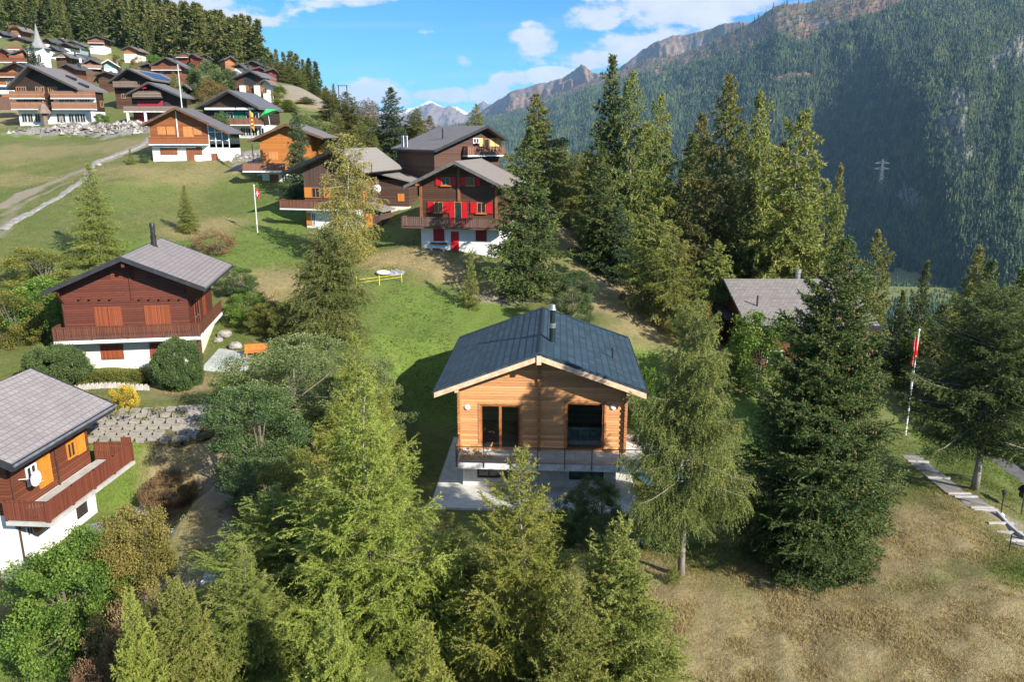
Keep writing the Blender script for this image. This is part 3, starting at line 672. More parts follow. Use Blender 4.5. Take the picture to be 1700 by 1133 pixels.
def broadleaf(name,seed,H=8.,Rm=3.,ncl=90,per=150,leaf=None,barkm=None,ls=.11,cr=.55,zc=.58,rz=.45,stems=1,lump=.35,low=.12,up=.35,shell=.55,limbs=14,thin=1.0,hangl=0.0):
    rng=np.random.RandomState(seed); tb=MB()
    # cluster centres
    d=_norm(rng.randn(ncl,3)); rr=(shell+(1-shell)*rng.rand(ncl)**.5)
    lob=1+lump*(np.sin(d[:,0]*3.1+seed)+np.sin(d[:,1]*4.3+seed*1.7)+np.sin(d[:,2]*5+d[:,0]*3))*.4
    C=np.stack([d[:,0]*Rm*rr*lob,d[:,1]*Rm*rr*lob,H*zc+d[:,2]*H*rz*rr*np.clip(lob,.7,1.15)],1)
    C[:,2]=np.clip(C[:,2],H*low,H)
    # taper the bottom a little
    base=np.array([0,0,H*.18])
    for s in range(stems):
        ox,oy=(0,0) if stems==1 else (rng.randn()*.25,rng.randn()*.25)
        tb.tube([(ox,oy,-.1),(ox*1.3,oy*1.3,H*.2),(ox*2+rng.randn()*.1,oy*2,H*.45),(ox*3,oy*3+rng.randn()*.15,H*.8)],[H*.018,H*.014,H*.010,H*.003],6)
    for c in C[rng.choice(ncl,min(limbs,ncl),replace=False)]:
        b=np.array([0,0,H*(.15+.35*rng.rand())]); m_=(b+c)/2+np.array([0,0,-.06*H*rng.rand()])
        tb.tube([tuple(b),tuple(m_),tuple(c)],[H*.006,H*.004,H*.0015],5)
    nC=rng.poisson(per*thin,ncl)+8; a=np.repeat(np.arange(ncl),nC)
    o=_norm(rng.randn(len(a),3))*(rng.rand(len(a),1)**.45)*cr*(.6+.7*rng.rand(ncl))[a][:,None]
    o[:,2]*=.75; o[:,2]-=hangl*rng.rand(len(a))**2*2
    B=C[a]+o; B[:,2]=np.maximum(B[:,2],.05)
    out=_norm(o+.35*(C[a]-np.array([0,0,H*zc]))/Rm); D=_norm(out*.6+rng.randn(len(a),3)*.8+np.array([0,0,up*.4-hangl]))
    ct=rng.rand(ncl)*.5
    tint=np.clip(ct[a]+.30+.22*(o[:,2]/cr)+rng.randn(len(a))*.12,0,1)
    V,T=blades(B,D,ls*(.7+.6*rng.rand(len(a))),ls*.62*(.7+.6*rng.rand(len(a))),rng,tint,4)
    crown=npmesh(name+'_crown',V,4,T); crown.materials.append(leaf)
    tm=bpy.data.meshes.new(name+'_trunk'); tm.from_pydata(tb.v,[],tb.f); tm.update(); tm.materials.append(barkm)
    return dict(crown=crown,trunk=tm,H=H,R=Rm,n=len(V)//4)
LARCH=leafmat('larch_needles',(.135,.165,.03),(.27,.31,.055),(.40,.40,.095),transl=.34)
LARCH2=leafmat('larch_needles_dark',(.095,.13,.026),(.215,.25,.05),(.35,.34,.095),transl=.3)
LARCHM=leafmat('larch_needles_mid',(.09,.11,.027),(.185,.205,.05),(.30,.275,.085),transl=.32)
LARCHD=leafmat('larch_needles_olive',(.07,.085,.022),(.145,.15,.042),(.23,.20,.065),transl=.3)
SPRUCE=leafmat('spruce_needles',(.032,.05,.015),(.085,.115,.03),(.17,.18,.052),transl=.22)
SPRUCEB=leafmat('blue_spruce_needles',(.026,.05,.022),(.06,.098,.04),(.11,.15,.06),transl=.14)
LEAFG=leafmat('green_leaves',(.05,.095,.016),(.12,.19,.03),(.24,.29,.055),transl=.35)
LEAFD=leafmat('dark_green_leaves',(.032,.062,.015),(.07,.115,.028),(.14,.18,.052),transl=.2,spec=.5)
LEAFS=leafmat('grey_green_leaves',(.06,.09,.026),(.14,.175,.055),(.27,.28,.11),transl=.25)
LEAFO=leafmat('golden_brown_leaves',(.13,.105,.03),(.24,.18,.05),(.38,.26,.07),transl=.35)
LEAFGO=leafmat('olive_gold_leaves',(.11,.105,.03),(.22,.19,.05),(.34,.27,.08),transl=.35)
LEAFY=leafmat('yellow_flowers',(.10,.15,.03),(.55,.38,.03),(.85,.58,.05),transl=.2)
LEAFR=leafmat('red_brown_leaves',(.13,.085,.04),(.24,.15,.075),(.33,.24,.11),transl=.25)
LEAFYG=leafmat('yellow_green_leaves',(.085,.105,.02),(.18,.19,.04),(.32,.27,.06),transl=.35)
LEAFBR=leafmat('bare_twigs',(.13,.11,.10),(.22,.19,.17),(.32,.27,.22),transl=.05)
BK=bark('bark',(.09,.07,.055),(.20,.17,.145)); BKL=bark('larch_bark',(.17,.13,.10),(.34,.29,.25)); BKB=bark('birch_bark',(.45,.43,.40),(.75,.73,.7))
SP={}
def make_species():
    S=SP
    for i,sd_ in enumerate((201,203,205,207)):
        S['lod%d'%i]=conifer('lod%d'%i,sd_,18,3.6,62,.04,.7,.2,.2,.5,.75,.42,.33,1.0,.50,.45,.65,SPRUCE,BK,radial=.8,tr=.009,irr=.6)
    for i,sd_ in enumerate((11,23,37)):
        S['larch%d'%i]=conifer('larch%d'%i,sd_,12.5,3.5,200,.03,.86,.12,.50,.55,.080,.50,.018,.092,.030,.22,.80,(LARCH,LARCH,LARCH2)[i],BKL,shoots=2,radial=.72,tr=.009,irr=.5)
    S['youngl']=conifer('youngl',51,8,2.1,230,.03,.80,.0,.3,.75,.055,.46,.017,.085,.030,.15,.8,LARCH,BKL,shoots=2,radial=.75,tr=.008,irr=.25)
    S['youngl1']=conifer('youngl1',52,8,2.3,230,.03,.82,.05,.3,.7,.058,.46,.017,.085,.030,.2,.8,LARCH2,BKL,shoots=2,radial=.75,tr=.008,irr=.25)
    S['larchr']=conifer('larchr',61,13,3.3,170,.24,.50,.34,.26,.5,.08,.42,.020,.085,.032,.75,.62,LARCHM,BKL,shoots=3,radial=.7,tr=.015,irr=.75)
    S['spruce']=conifer('spruce',71,15,3.5,500,.025,.74,.12,.30,.7,.085,.36,.016,.08,.042,.15,.75,SPRUCE,BK,shoots=2,radial=.85,tr=.010,irr=.22,taper=.17)
    for i,sd_ in enumerate((81,83,87)):
        S['mspruce%d'%i]=conifer('mspruce%d'%i,sd_,18,3.8,190,.05,.78,.24,.3,.6,.18,.38,.055,.26,.12,.5,.7,(SPRUCE,SPRUCEB,SPRUCE)[i],BK,shoots=1,radial=.8,tr=.009,irr=.45)
    for i,sd_ in enumerate((91,93,97,99)):
        S['mlarch%d'%i]=conifer('mlarch%d'%i,sd_,18,4.5,118,.12,.62,.20,.22,.5,.17,.44,.046,.27,.115,.55,.65,(LARCHD,LARCHM,LARCHM,LARCH2)[i],BKL,shoots=1,radial=.8,tr=.010,irr=.95)
    S['col']=conifer('col',101,11,2.3,240,.03,.42,.35,.15,.5,.09,.40,.026,.11,.045,1.0,.5,LARCHD,BK,shoots=2,radial=.75,tr=.009,irr=.35)
    S['col1']=conifer('col1',103,13,2.8,190,.04,.85,.25,.2,.6,.12,.36,.035,.15,.06,.5,.6,LARCH2,BK,shoots=1,radial=.8,tr=.009,irr=.35)
    S['birchy']=conifer('birchy',131,11.5,2.3,160,.06,.45,.30,.1,.9,.12,.5,.04,.11,.06,1.1,.5,leafmat('birch_leaves',(.17,.17,.04),(.32,.29,.075),(.46,.38,.11),transl=.35),BKB,shoots=2,radial=.9,tr=.010,irr=.8)
    S['smallspruce']=conifer('smallspruce',107,4,1.2,90,.05,.9,.1,.2,.7,.07,.40,.025,.10,.04,.2,.7,LARCH2,BK,shoots=1,radial=.8,tr=.010,irr=.25)
    S['pine']=conifer('pine',109,18,5.5,210,.22,.45,.15,.30,.5,.12,.34,.035,.15,.055,.4,.7,SPRUCE,BKL,shoots=2,radial=.95,tr=.014,irr=.6)
    B=broadleaf
    S['maple']=B('maple',5,7,2.7,120,330,LEAFG,BK,.13,.62,.52,.46,stems=2)
    S['golden']=B('golden',6,5,1.8,110,330,LEAFGO,BK,.10,.5,.55,.42,stems=3,shell=.4)
    S['willow']=B('willow',7,8,3.3,170,330,LEAFS,BK,.10,.6,.52,.45,lump=.3)
    S['rowan']=B('rowan',8,8,3,130,330,LEAFD,BK,.11,.6,.52,.45,lump=.3)
    S['viburnum']=B('viburnum',9,5,2.2,90,260,LEAFYG,BK,.10,.5,.5,.45,stems=3)
    S['round']=B('round',10,3,1.8,300,330,LEAFD,BK,.08,.34,.46,.5,stems=1,lump=.2,shell=.80,low=.05,limbs=3)
    S['bushg']=B('bushg',12,3,1.8,70,200,LEAFG,BK,.10,.5,.45,.5,stems=3,low=.05)
    S['bushy']=B('bushy',13,6,2.6,100,200,LEAFYG,BK,.13,.6,.5,.48,stems=2,low=.05)
    S['bushd']=B('bushd',14,5,2.0,100,200,LEAFD,BK,.11,.5,.5,.48,stems=2,low=.05)
    S['barberry']=B('barberry',15,2,1.7,170,260,LEAFR,BK,.06,.34,.42,.5,stems=3,lump=.15,low=.03,shell=.75)
    S['rustbush']=B('rustbush',16,3.5,2.2,90,110,LEAFR,BK,.10,.45,.5,.48,stems=3,low=.05)
    S['birch']=B('birch',17,11.5,2.9,330,130,LEAFO,BKB,.13,.6,.53,.45,lump=.3,shell=.2,limbs=22,hangl=.35,thin=1.2)
    S['flower']=B('flower',18,1.0,.8,40,120,LEAFY,BK,.06,.2,.5,.45,stems=3,low=.1)
    S['midg']=B('midg',19,9,4.0,90,150,LEAFG,BK,.26,.95,.52,.46)
    S['midd']=B('midd',20,9,4.0,90,150,LEAFD,BK,.26,.95,.52,.46)
    S['midb']=B('midb',21,8,3.6,80,100,LEAFO,BK,.22,.85,.5,.46)
    S['bare']=B('bare',22,8,2.8,80,60,LEAFBR,BK,.30,.8,.55,.44,limbs=60)
def tree(kind,name,label,cat,x,y,H,Rr,rz=None,group=None,z=None,sink=.1):
    s=SP[kind]; zz=(gz(x,y) if z is None else z)-sink
    t_=thing(name,label,cat,(x,y,zz),random.random()*6.28 if rz is None else rz,group)
    t_.scale=(Rr/s['R'],Rr/s['R'],H/s['H'])
    for nm in ('trunk','crown'):
        o=bpy.data.objects.new(nm,s[nm]); COL.objects.link(o); o.parent=t_
    return t_
def tree_b(kind,name,label,cat,px,pytop,pyb,wpx,group=None,rz=None):
    h=hit(px,pyb); return tree_px(kind,name,label,cat,px,pytop,h[1],wpx,group,rz)
def tree_px(kind,name,label,cat,px,pytop,Y,wpx,group=None,rz=None):
    x,y,zt=at(px,pytop,Y); z0=gz(x,y)
    if zt-z0<1.3: print('LOWTREE',label,px,pytop,Y,round(zt-z0,2))
    d=ray(px,(pytop+500)/2)
    sc_=Y/d[1]/F
    return tree(kind,name,label,cat,x,y,max(.5,zt-z0+.1),wpx*.5*sc_,rz,group)
def add_cones(t_,H,Rm,n,seed):
    """brown hanging cones in the upper crown of a spruce"""
    rng=random.Random(seed); b=MB()
    for i in range(n):
        f=1-rng.random()**.8*.75; az=rng.random()*6.283; r=Rm*(1-f)**.66*(.55+.4*rng.random())+.12; z=H*.97*f-.1*r
        x,y=r*math.cos(az),r*math.sin(az); l=.11+.05*rng.random()
        b.tube([(x,y,z),(x,y,z-l*.4),(x+.01,y,z-l)],[.012,.028,.008],5)
    o=b.build('cones',plain('cone_brown',(.30,.15,.07),.7),t_); o['kind']='stuff'
# ---------------------------------------------------------------- chalets
class House:
    """gable house.  Its front is fitted from pixels of the photo at distance Y, then everything is built in metres in its own frame."""
    def __init__(s,name,label,Y,apex,lt,rt,wall,base,floor=None,rot=0,back=None,L=None,of=1.3,ob=.9,roof=None,wood=None,plas=None,fascia=None,group='chalets of the hillside village',th=.22,cat='chalet',sink=.6,rt_same=True,cut=None,steps=0):
        s.r=R(rot); s.ex=(math.cos(s.r),math.sin(s.r)); s.ey=(-math.sin(s.r),math.cos(s.r))
        p=at(apex[0],apex[1],Y); s.O=(p[0],p[1]); s.Y=Y; s.of=of
        s.zb=s.F(wall[0],base,0)[1] if wall else 0
        ax,azz=s.F(*apex,-of); lx,lz=s.F(*lt,-of); rx,rz=s.F(*rt,-of)
        s.ax,s.az,s.lx,s.lz,s.rx,s.rz=ax,azz-s.zb,lx,lz-s.zb,rx,rz-s.zb
        s.x0,s.x1=s.F(wall[0],base,0)[0],s.F(wall[1],base,0)[0]
        if s.x0<s.lx+.1: s.x0=s.lx+.5
        if s.x1>s.rx-.1: s.x1=s.rx-.5
        s.fz=s.F((wall[0]+wall[1])/2,floor,0)[1]-s.zb if floor else 0.0
        if L is None:
            L=8
            for k in range(3,26):
                xx=s.O[0]+s.ax*s.ex[0]+k*s.ey[0]; yy=s.O[1]+s.ax*s.ex[1]+k*s.ey[1]; zz=s.zb+s.az
                pxl=s.proj(xx,yy,zz)[0]
                if abs(pxl-back)<abs(s._b(L,back)): L=k
            L=max(4.5,L-ob)
        s.L=L; s.ob=ob; s.th=th
        s.sl=(s.az-s.lz)/max(.1,s.ax-s.lx); s.sr=(s.az-s.rz)/max(.1,s.rx-s.ax)
        s.e=thing(name,label,cat,(s.O[0],s.O[1],s.zb),s.r,group)
        s.wood=wood; s.roofm=roof; s.plas=plas; s.fascia=fascia
        cs=[s.lx,s.rx]; 
        if plas and s.fz>0.3:
            b=MB(); b.box(s.x0,s.x1,0,L,-sink,s.fz); b.build('base_wall',plas,s.e)
        zb=s.fz if (plas and s.fz>.3) else -sink
        if wood:
            b=MB(); b.prism([(s.x0-.02,zb),(s.x1+.02,zb),(s.x1+.02,s.under(s.x1)),(s.ax,s.under(s.ax)),(s.x0-.02,s.under(s.x0))],-.03,L+.03); b.build('wall',wood,s.e)
        if roof:
            b=MB(); t_=th
            def stp(xa,za,xb,zb_):      # overlapping courses from ridge down to eave
                if not steps: return []
                n=max(2,int(abs(xb-xa)/steps)); o=[]
                for k in range(1,n):
                    x=xa+(xb-xa)*k/n; z=za+(zb_-za)*k/n; o+=[(x,z+.012),(x+(xb-xa)*1e-3,z-.008)]
                return o
            b.prism([(s.lx,s.lz),(s.lx,s.lz-t_),(s.ax,s.az-t_),(s.rx,s.rz-t_),(s.rx,s.rz)]+stp(s.ax,s.az,s.rx,s.rz)[::-1]+[(s.ax,s.az)]+stp(s.ax,s.az,s.lx,s.lz),-of,L+ob)
            s.roof=b.build('roof',roof,s.e)
            if fascia:
                d=.16
                for y0,y1 in ((-of-.05,-of-.004),(L+ob+.004,L+ob+.05)):
                    b=MB(); q=d+t_*.6
                    b.prism([(s.lx-.03,s.lz+.03),(s.lx-.03,s.lz-q),(s.ax,s.az-q),(s.rx+.03,s.rz-q),(s.rx+.03,s.rz+.03),(s.ax,s.az+.05)],y0,y1)
                    b.build('bargeboard',fascia,s.roof)
            if Y<130:
                for x,z,sg in ((s.lx,s.lz,-1),(s.rx,s.rz,1)): b=MB(); b.cyl((x+sg*.06,-of,z-.14),(x+sg*.06,L+ob,z-.14),.07,n=6); b.build('gutter',METAL_D,s.roof)
    def _b(s,k,back):
        xx=s.O[0]+s.ax*s.ex[0]+k*s.ey[0]; yy=s.O[1]+s.ax*s.ex[1]+k*s.ey[1]; return s.proj(xx,yy,s.zb+s.az)[0]-back
    def proj(s,x,y,z):
        dep=y*CT-z*ST; up=y*ST+z*CT
        return CX+x/dep*F, CY-up/dep*F
    def F(s,px,py,yo):
        d=ray(px,py); k=(yo+s.O[0]*s.ey[0]+s.O[1]*s.ey[1])/(d[0]*s.ey[0]+d[1]*s.ey[1])
        return (d[0]*k-s.O[0])*s.ex[0]+(d[1]*k-s.O[1])*s.ex[1], d[2]*k
    def f(s,px,py,yo=0):
        x,z=s.F(px,py,yo); return x,z-s.zb
    def under(s,x):
        return (s.az-(s.ax-x)*s.sl if x<s.ax else s.az-(x-s.ax)*s.sr)-s.th+.02
    def top(s,x): return s.under(x)+s.th-.02
    def sidef(s,px,py,side='right'):
        """pixel -> (u,z) on a side wall"""
        X=s.x1 if side=='right' else s.x0
        d=ray(px,py); k=(X+s.O[0]*s.ex[0]+s.O[1]*s.ex[1])/(d[0]*s.ex[0]+d[1]*s.ex[1])
        u=(d[0]*k-s.O[0])*s.ey[0]+(d[1]*k-s.O[1])*s.ey[1]
        return (u if side=='right' else s.L-u), d[2]*k-s.zb
    def xf(s,b,side):
        if side=='right': b.v=[(s.x1+.02-y,x,z) for x,y,z in b.v]
        elif side=='left': b.v=[(s.x0-.02+y,s.L-x,z) for x,y,z in b.v]
        return b
    def put(s,b,nm,m,side='front',parent=None,**k): return s.xf(b,side).build(nm,m,parent or s.e,**k)
    def win(s,x0,x1,z0,z1,fm,side='front',sh='',shm=None,name='window',glass=None,mull=1,sill=None,shw=None,hang=.05):
        if x1<x0: x0,x1=x1,x0
        if z1<z0: z0,z1=z1,z0
        b=MB(); t=min(.09,(x1-x0)*.14); y0,y1=-.10,-.035
        b.box(x0,x0+t,y0,y1,z0,z1).box(x1-t,x1,y0,y1,z0,z1).box(x0+t,x1-t,y0,y1,z0,z0+t).box(x0+t,x1-t,y0,y1,z1-t,z1)
        for k in range(mull):
            c=x0+(x1-x0)*(k+1)/(mull+1); b.box(c-t*.4,c+t*.4,y0+.01,y1,z0+t,z1-t)
        fr=s.put(b,name,fm,side)
        b=MB(); b.box(x0+t*.5,x1-t*.5,-.06,-.036,z0+t*.5,z1-t*.5); s.put(b,'pane',glass or glassy(),side,fr)
        if sill: 
            b=MB(); b.box(x0-.1,x1+.1,-.2,-.036,z0-.09,z0-.005); s.put(b,'sill',sill,side,fr)
        w_=shw or (x1-x0)*.5
        if 'l' in sh:
            b=MB(); b.box(x0-w_-.03,x0-.03,-.12,-.06,z0,z1); s.put(b,'shutter',shm,side)
        if 'r' in sh:
            b=MB(); b.box(x1+.03,x1+w_+.03,-.12,-.06,z0,z1); s.put(b,'shutter',shm,side)
        return fr
    def panel(s,x0,x1,z0,z1,m,nm='shutter',side='front',d=.07,label=None,parent=None):
        if x1<x0: x0,x1=x1,x0
        if z1<z0: z0,z1=z1,z0
        b=MB(); b.box(x0,x1,-d,-.032,z0,z1); 
        if nm in('shutter','door') and x1-x0>.5:
            c=(x0+x1)/2
            b.box(x0,x1,-d-.02,-d-.001,z0+.12,z0+.2); b.box(x0,x1,-d-.02,-d-.001,z1-.2,z1-.12)
        o=s.put(b,nm,m,side,parent)
        if label:o['label']=label
        return o
    def balcony(s,x0,x1,z,dep,m,dm,h=1.0,side='front',ends=(1,1),solid=False,gap=.12,toprail=None,y_in=-.036,th=.16,post=2.0):
        b=MB(); b.box(x0,x1,-dep,y_in,z-th,z); bal=s.put(b,'balcony',dm,side)
        b=MB()
        def run(p,q):
            L=math.hypot(q[0]-p[0],q[1]-p[1]); 
            b.bar((p[0],p[1],z+h),(q[0],q[1],z+h),.10,.06); b.bar((p[0],p[1],z+.10),(q[0],q[1],z+.10),.06,.06)
            n=max(1,int(L/post))
            for i in range(n+1):
                t=i/n; b.box(p[0]+(q[0]-p[0])*t-.05,p[0]+(q[0]-p[0])*t+.05,p[1]+(q[1]-p[1])*t-.05,p[1]+(q[1]-p[1])*t+.05,z-.05,z+h+.03)
            if solid: b.bar((p[0],p[1],z+h*.53),(q[0],q[1],z+h*.53),.035,h*.84)
            else:
                k=int(L/gap)
                for i in range(k):
                    t=(i+.5)/k; x=p[0]+(q[0]-p[0])*t; y=p[1]+(q[1]-p[1])*t
                    wx=gap*.40 if abs(q[0]-p[0])>abs(q[1]-p[1]) else .015; wy=.015 if wx>.02 else gap*.40
                    b.box(x-wx,x+wx,y-wy,y+wy,z+.13,z+h-.03)
        yo=-dep+.07
        run((x0+.06,yo),(x1-.06,yo))
        if ends[0]: run((x0+.06,yo+.1),(x0+.06,y_in-.02))
        if ends[1]: run((x1-.06,yo+.1),(x1-.06,y_in-.02))
        s.put(b,'railing',m,side,bal)
        return bal
    def chimney(s,x,y,h,r=.16,m=None,cap=True,square=False,cm=None):
        z=s.top(x)-.1; b=MB()
        if square: b.box(x-r,x+r,y-r,y+r,z,z+h); b.box(x-r-.05,x+r+.05,y-r-.05,y+r+.05,z+h,z+h+.08)
        else:
            b.cyl((x,y,z),(x,y,z+h*.55),r,r,14); b.cyl((x,y,z+h*.55),(x,y,z+h),r*.85,r*.85,14)
            b.cyl((x,y,z+h*.55-.06),(x,y,z+h*.55+.06),r*1.12,r*1.12,14); b.cyl((x,y,z),(x,y,z+.12),r*1.5,r*1.05,14)
        c=s.__dict__.get('roof'); o=b.build('chimney',m,c)
        if cap:
            b=MB(); 
            if square: b.box(x-r,x+r,y-r,y+r,z+h+.2,z+h+.26).box(x-r,x-r+.06,y-r,y+r,z+h+.08,z+h+.2).box(x+r-.06,x+r,y-r,y+r,z+h+.08,z+h+.2)
            else: b.cyl((x,y,z+h+.04),(x,y,z+h+.16),r*1.25,r*.9,14); b.cyl((x,y,z+h+.16),(x,y,z+h+.34),r*1.0,r*.8,14); b.cyl((x,y,z+h-.02),(x,y,z+h+.04),r*.6,r*.6,8)
            b.build('cap',cm or m,c)
        return o
METAL_D=plain('dark_metal',(.035,.037,.04),.45,.3); METAL=plain('galvanised_metal',(.5,.5,.5),.35,.8); WHITE=plain('white_paint',(.78,.78,.76),.5)
PLAS=plaster(); PLASC=plaster('cream_plaster',(.70,.66,.56)); CONC=concrete()
def openwall(h,x0,x1,z0,openings,y0,y1,topf,xs_extra=()):
    b=MB(); xs=sorted(set([x0,x1]+list(xs_extra)+[o[0] for o in openings]+[o[1] for o in openings])); xs=[x for x in xs if x0<=x<=x1]
    for a,c in zip(xs[:-1],xs[1:]):
        m_=(a+c)/2; os_=sorted([o for o in openings if o[0]<m_<o[1]],key=lambda o:o[2])
        z=z0
        for o in os_:
            if o[2]>z+.01: b.prism([(a,z),(c,z),(c,o[2]),(a,o[2])],y0,y1)
            z=o[3]
        b.prism([(a,z),(c,z),(c,topf(c)),(a,topf(a))],y0,y1)
    return b
def main_house():
    wood=planks('honey_larch_logs',(.66,.32,.135),.17,2,.32,.34,.55,bstr=.8,gw=.06)
    pale=plain('pale_timber',(.66,.46,.30),.6); frame=plain('oiled_window_timber',(.36,.13,.045),.5)
    roofm=shingle('slate_blue_tiles',(.036,.064,.086),.62,.42,.38,.35,.6,ms=.04,row_shade=.05)
    conc=concrete('board_marked_concrete',(.62,.61,.58),.5); deckm=concrete('pale_terrace_slabs',(.47,.44,.39),1.0)
    h=House('wooden_house','new honey coloured log house with dark blue roof, glass railed balcony and concrete base',45,(895,588),(720,649),(1074,651),(762,1037),806,rot=-3.2,L=10.3,of=1.35,ob=1.0,th=.30,roof=roofm,steps=.42,fascia=None,group=None,cat='house')
    x0,x1=h.x0,h.x1; L=h.L; fz=2.42; h.fz=fz
    print('MAIN',x0,x1,h.ax,h.az,h.lz,h.rz,h.zb)
    # lower concrete storey, hollow with windows
    lw=[h.f(790,762),h.f(852,762)]; lw2=[h.f(944,762),h.f(1004,762)]
    xr=x1-.55
    ops=[(h.f(792,770)[0],h.f(850,770)[0],.52,1.32),(h.f(945,770)[0],h.f(1003,770)[0],.52,1.32)]
    b=openwall(h,x0+.25,xr,-.9,ops,0,.3,lambda x:fz-.22); b.box(x0+.25,x0+.55,.3,L,-.9,fz-.22).box(xr-.3,xr,.3,L,-.9,fz-.22).box(x0+.55,xr-.3,L-.3,L,-.9,fz-.22)
    b.build('base_wall',conc,h.e)
    for o in ops:
        fr=h.win(o[0]+.01,o[1]-.01,o[2]+.01,o[3]-.01,plain('dark_window_frame',(.06,.035,.025),.5),mull=2,glass=glassy('reflective_pane',(.03,.05,.05)))
        for ob_ in [fr]+list(fr.children): ob_.location.y+=.16 if ob_==fr else 0
    # floor slab
    b=MB(); b.box(x0,x1,0.0,L,fz-.218,fz); b.build('floor_slab',conc,h.e)
    # upper log storey
    gd=(h.f(797,672)[0],h.f(864,672)[0],fz+.02,h.f(797,672)[1]); pw=(h.f(940,669)[0],h.f(1004,669)[0],fz+.06,h.f(940,669)[1])
    topf=h.under
    b=openwall(h,x0,x1,fz,[gd,pw],-.02,.2,topf,(h.ax,)); 
    sw=(3.0,4.4,fz+.9,fz+2.1)
    b.box(x0,x0+.2,.2,L,fz,topf(x0)-.02).box(x1-.2,x1,.2,L,fz,topf(x1)-.02)
    b.prism([(x0+.2,fz),(x1-.2,fz),(x1-.2,topf(x1-.2)),(h.ax,topf(h.ax)),(x0+.2,topf(x0+.2))],L-.2,L)
    b.build('wall',wood,h.e)
    # log ends at the corners and at the inner wall
    endm=plain('orange_end_grain',(.46,.20,.075),.6)
    for xx in (x0,x1-.2):
        b=MB(); z=fz+.08; k=0
        while z<topf(x0)+.1: b.box(xx+.02,xx+.18,-.28 if k%2==0 else -.22,-.02,z-.075,min(z+.075,topf(x0))); z+=.17;k+=1
        b.build('log_ends',endm,h.e)
        b=MB(); z=topf(x0)-.75; i=0
        while z<topf(x0)-.02: d=.3+.13*i; b.box(xx+.02,xx+.18,-d,-.29,z,z+.15); z+=.17;i+=1
        b.build('log_bracket',endm,h.e)
    b=MB(); z=fz+.08; k=0
    while z<topf(h.ax)-.1: b.box(h.ax-.09,h.ax+.09,-.20 if k%2==0 else -.16,-.022,z-.075,z+.075); z+=.17;k+=1
    b.build('log_ends',endm,h.e)
    # roof timber
    for y0,y1 in ((-1.41,-1.352),(L+1.002,L+1.05)):
        b=MB(); b.prism([(h.lx+.02,h.lz-.12),(h.lx+.02,h.lz-.42),(h.ax,h.az-.42),(h.rx-.02,h.rz-.42),(h.rx-.02,h.rz-.12),(h.ax,h.az-.12)],y0,y1); b.build('bargeboard',pale,h.roof)
    b=MB(); 
    b.prism([(h.lx+.1,h.lz-.301),(h.ax,h.az-.301),(h.rx-.1,h.rz-.301),(h.rx-.1,h.rz-.34),(h.ax,h.az-.34),(h.lx+.1,h.lz-.34)],-1.35,-.03); b.build('soffit',pale,h.roof)
    for x in (x0+.1,h.ax,x1-.1): b=MB(); b.box(x-.1,x+.1,-1.30,-.3,topf(x)-.34,topf(x)-.03); b.build('purlin',pale,h.roof)
    b=MB(); b.box(h.ax-.13,h.ax+.13,-1.5,-1.415,h.az-.62,h.az-.1); b.build('ridge_board',pale,h.roof)
    # ridge and verge caps
    b=MB(); 
    b.prism([(h.ax-.16,h.az-.03),(h.ax+.16,h.az-.03),(h.ax,h.az+.06)],-1.35,L+1.0); b.build('ridge_cap',plain('ridge_tiles',(.02,.032,.042),.5),h.roof)
    for y0 in (-1.37,L+.72):
        b=MB()
        b.prism([(h.lx-.03,h.lz+.024),(h.ax,h.az+.024),(h.rx+.03,h.rz+.024),(h.rx+.03,h.rz+.06),(h.ax,h.az+.06),(h.lx-.03,h.lz+.06)],y0,y0+.30)
        b.build('verge_tiles',plain('verge_tiles_slate',(.03,.05,.066),.5),h.roof)
    # chimneys
    cx,cz=h.f(917,560,2.2)
    o=h.chimney(h.f(917,560,2.4)[0],2.4,2.1,.19,plain('chimney_blue_grey',(.035,.05,.055),.35,.5),cm=METAL)
    b=MB(); x=h.f(917,560,2.4)[0]; z=h.top(x)-.1; b.cyl((x,2.4,z+1.02),(x,2.4,z+1.3),.215,.215,16); b.build('flue_collar',METAL,h.roof)
    x=h.f(1018,560,3.6)[0]; b=MB(); z=h.top(x); b.cyl((x,3.6,z-.1),(x,3.6,z+.62),.06,.06,8); b.cyl((x,3.6,z+.62),(x,3.6,z+.7),.09,.07,8); b.build('vent_pipe',METAL_D,h.roof)
    # glass door and picture window
    cg=clearglass()
    for (a,c,z0,z1),mu,nm in ((gd,1,'glass_door'),(pw,0,'picture_window')):
        b=MB(); t=.11
        b.box(a,a+t,.03,.15,z0,z1).box(c-t,c,.03,.15,z0,z1).box(a+t,c-t,.03,.15,z0,z0+t).box(a+t,c-t,.03,.15,z1-t,z1)
        if mu: m_=(a+c)/2; b.box(m_-.08,m_+.08,.03,.15,z0+t,z1-t)
        fr=b.build(nm,frame,h.e)
        b=MB(); b.box(a+.05,c-.05,.08,.10,z0+.05,z1-.05); b.build('pane',cg,fr)
        b=MB(); b.box(a-.12,a-.003,-.05,-.022,z0,z1+.12).box(c+.003,c+.12,-.05,-.022,z0,z1+.12).box(a-.003,c+.003,-.05,-.022,z1+.003,z1+.12); b.build('casing',plain('casing_timber',(.42,.20,.08),.6),fr)
    # interior that shows through the glass
    b=MB(); b.box(x0+.21,x1-.21,.21,L-.21,fz+.001,fz+.03); b.build('interior_floor',planks('parquet',(.50,.36,.22),.2,0),h.e)
    b=MB(); b.box(x0+.21,x1-.21,4.6,4.7,fz+.03,fz+2.6).box(h.ax-.05,h.ax+.05,.21,4.6,fz+.03,fz+2.6); b.build('interior_wall',planks('interior_boards',(.50,.38,.26),.2,2),h.e)
    sf=thing('sofa','grey green corner sofa behind the large picture window of the log house','sofa',tuple(h.e.matrix_basis@Vector(((pw[0]+pw[1])/2+.1,.9,fz+.03))),h.r)
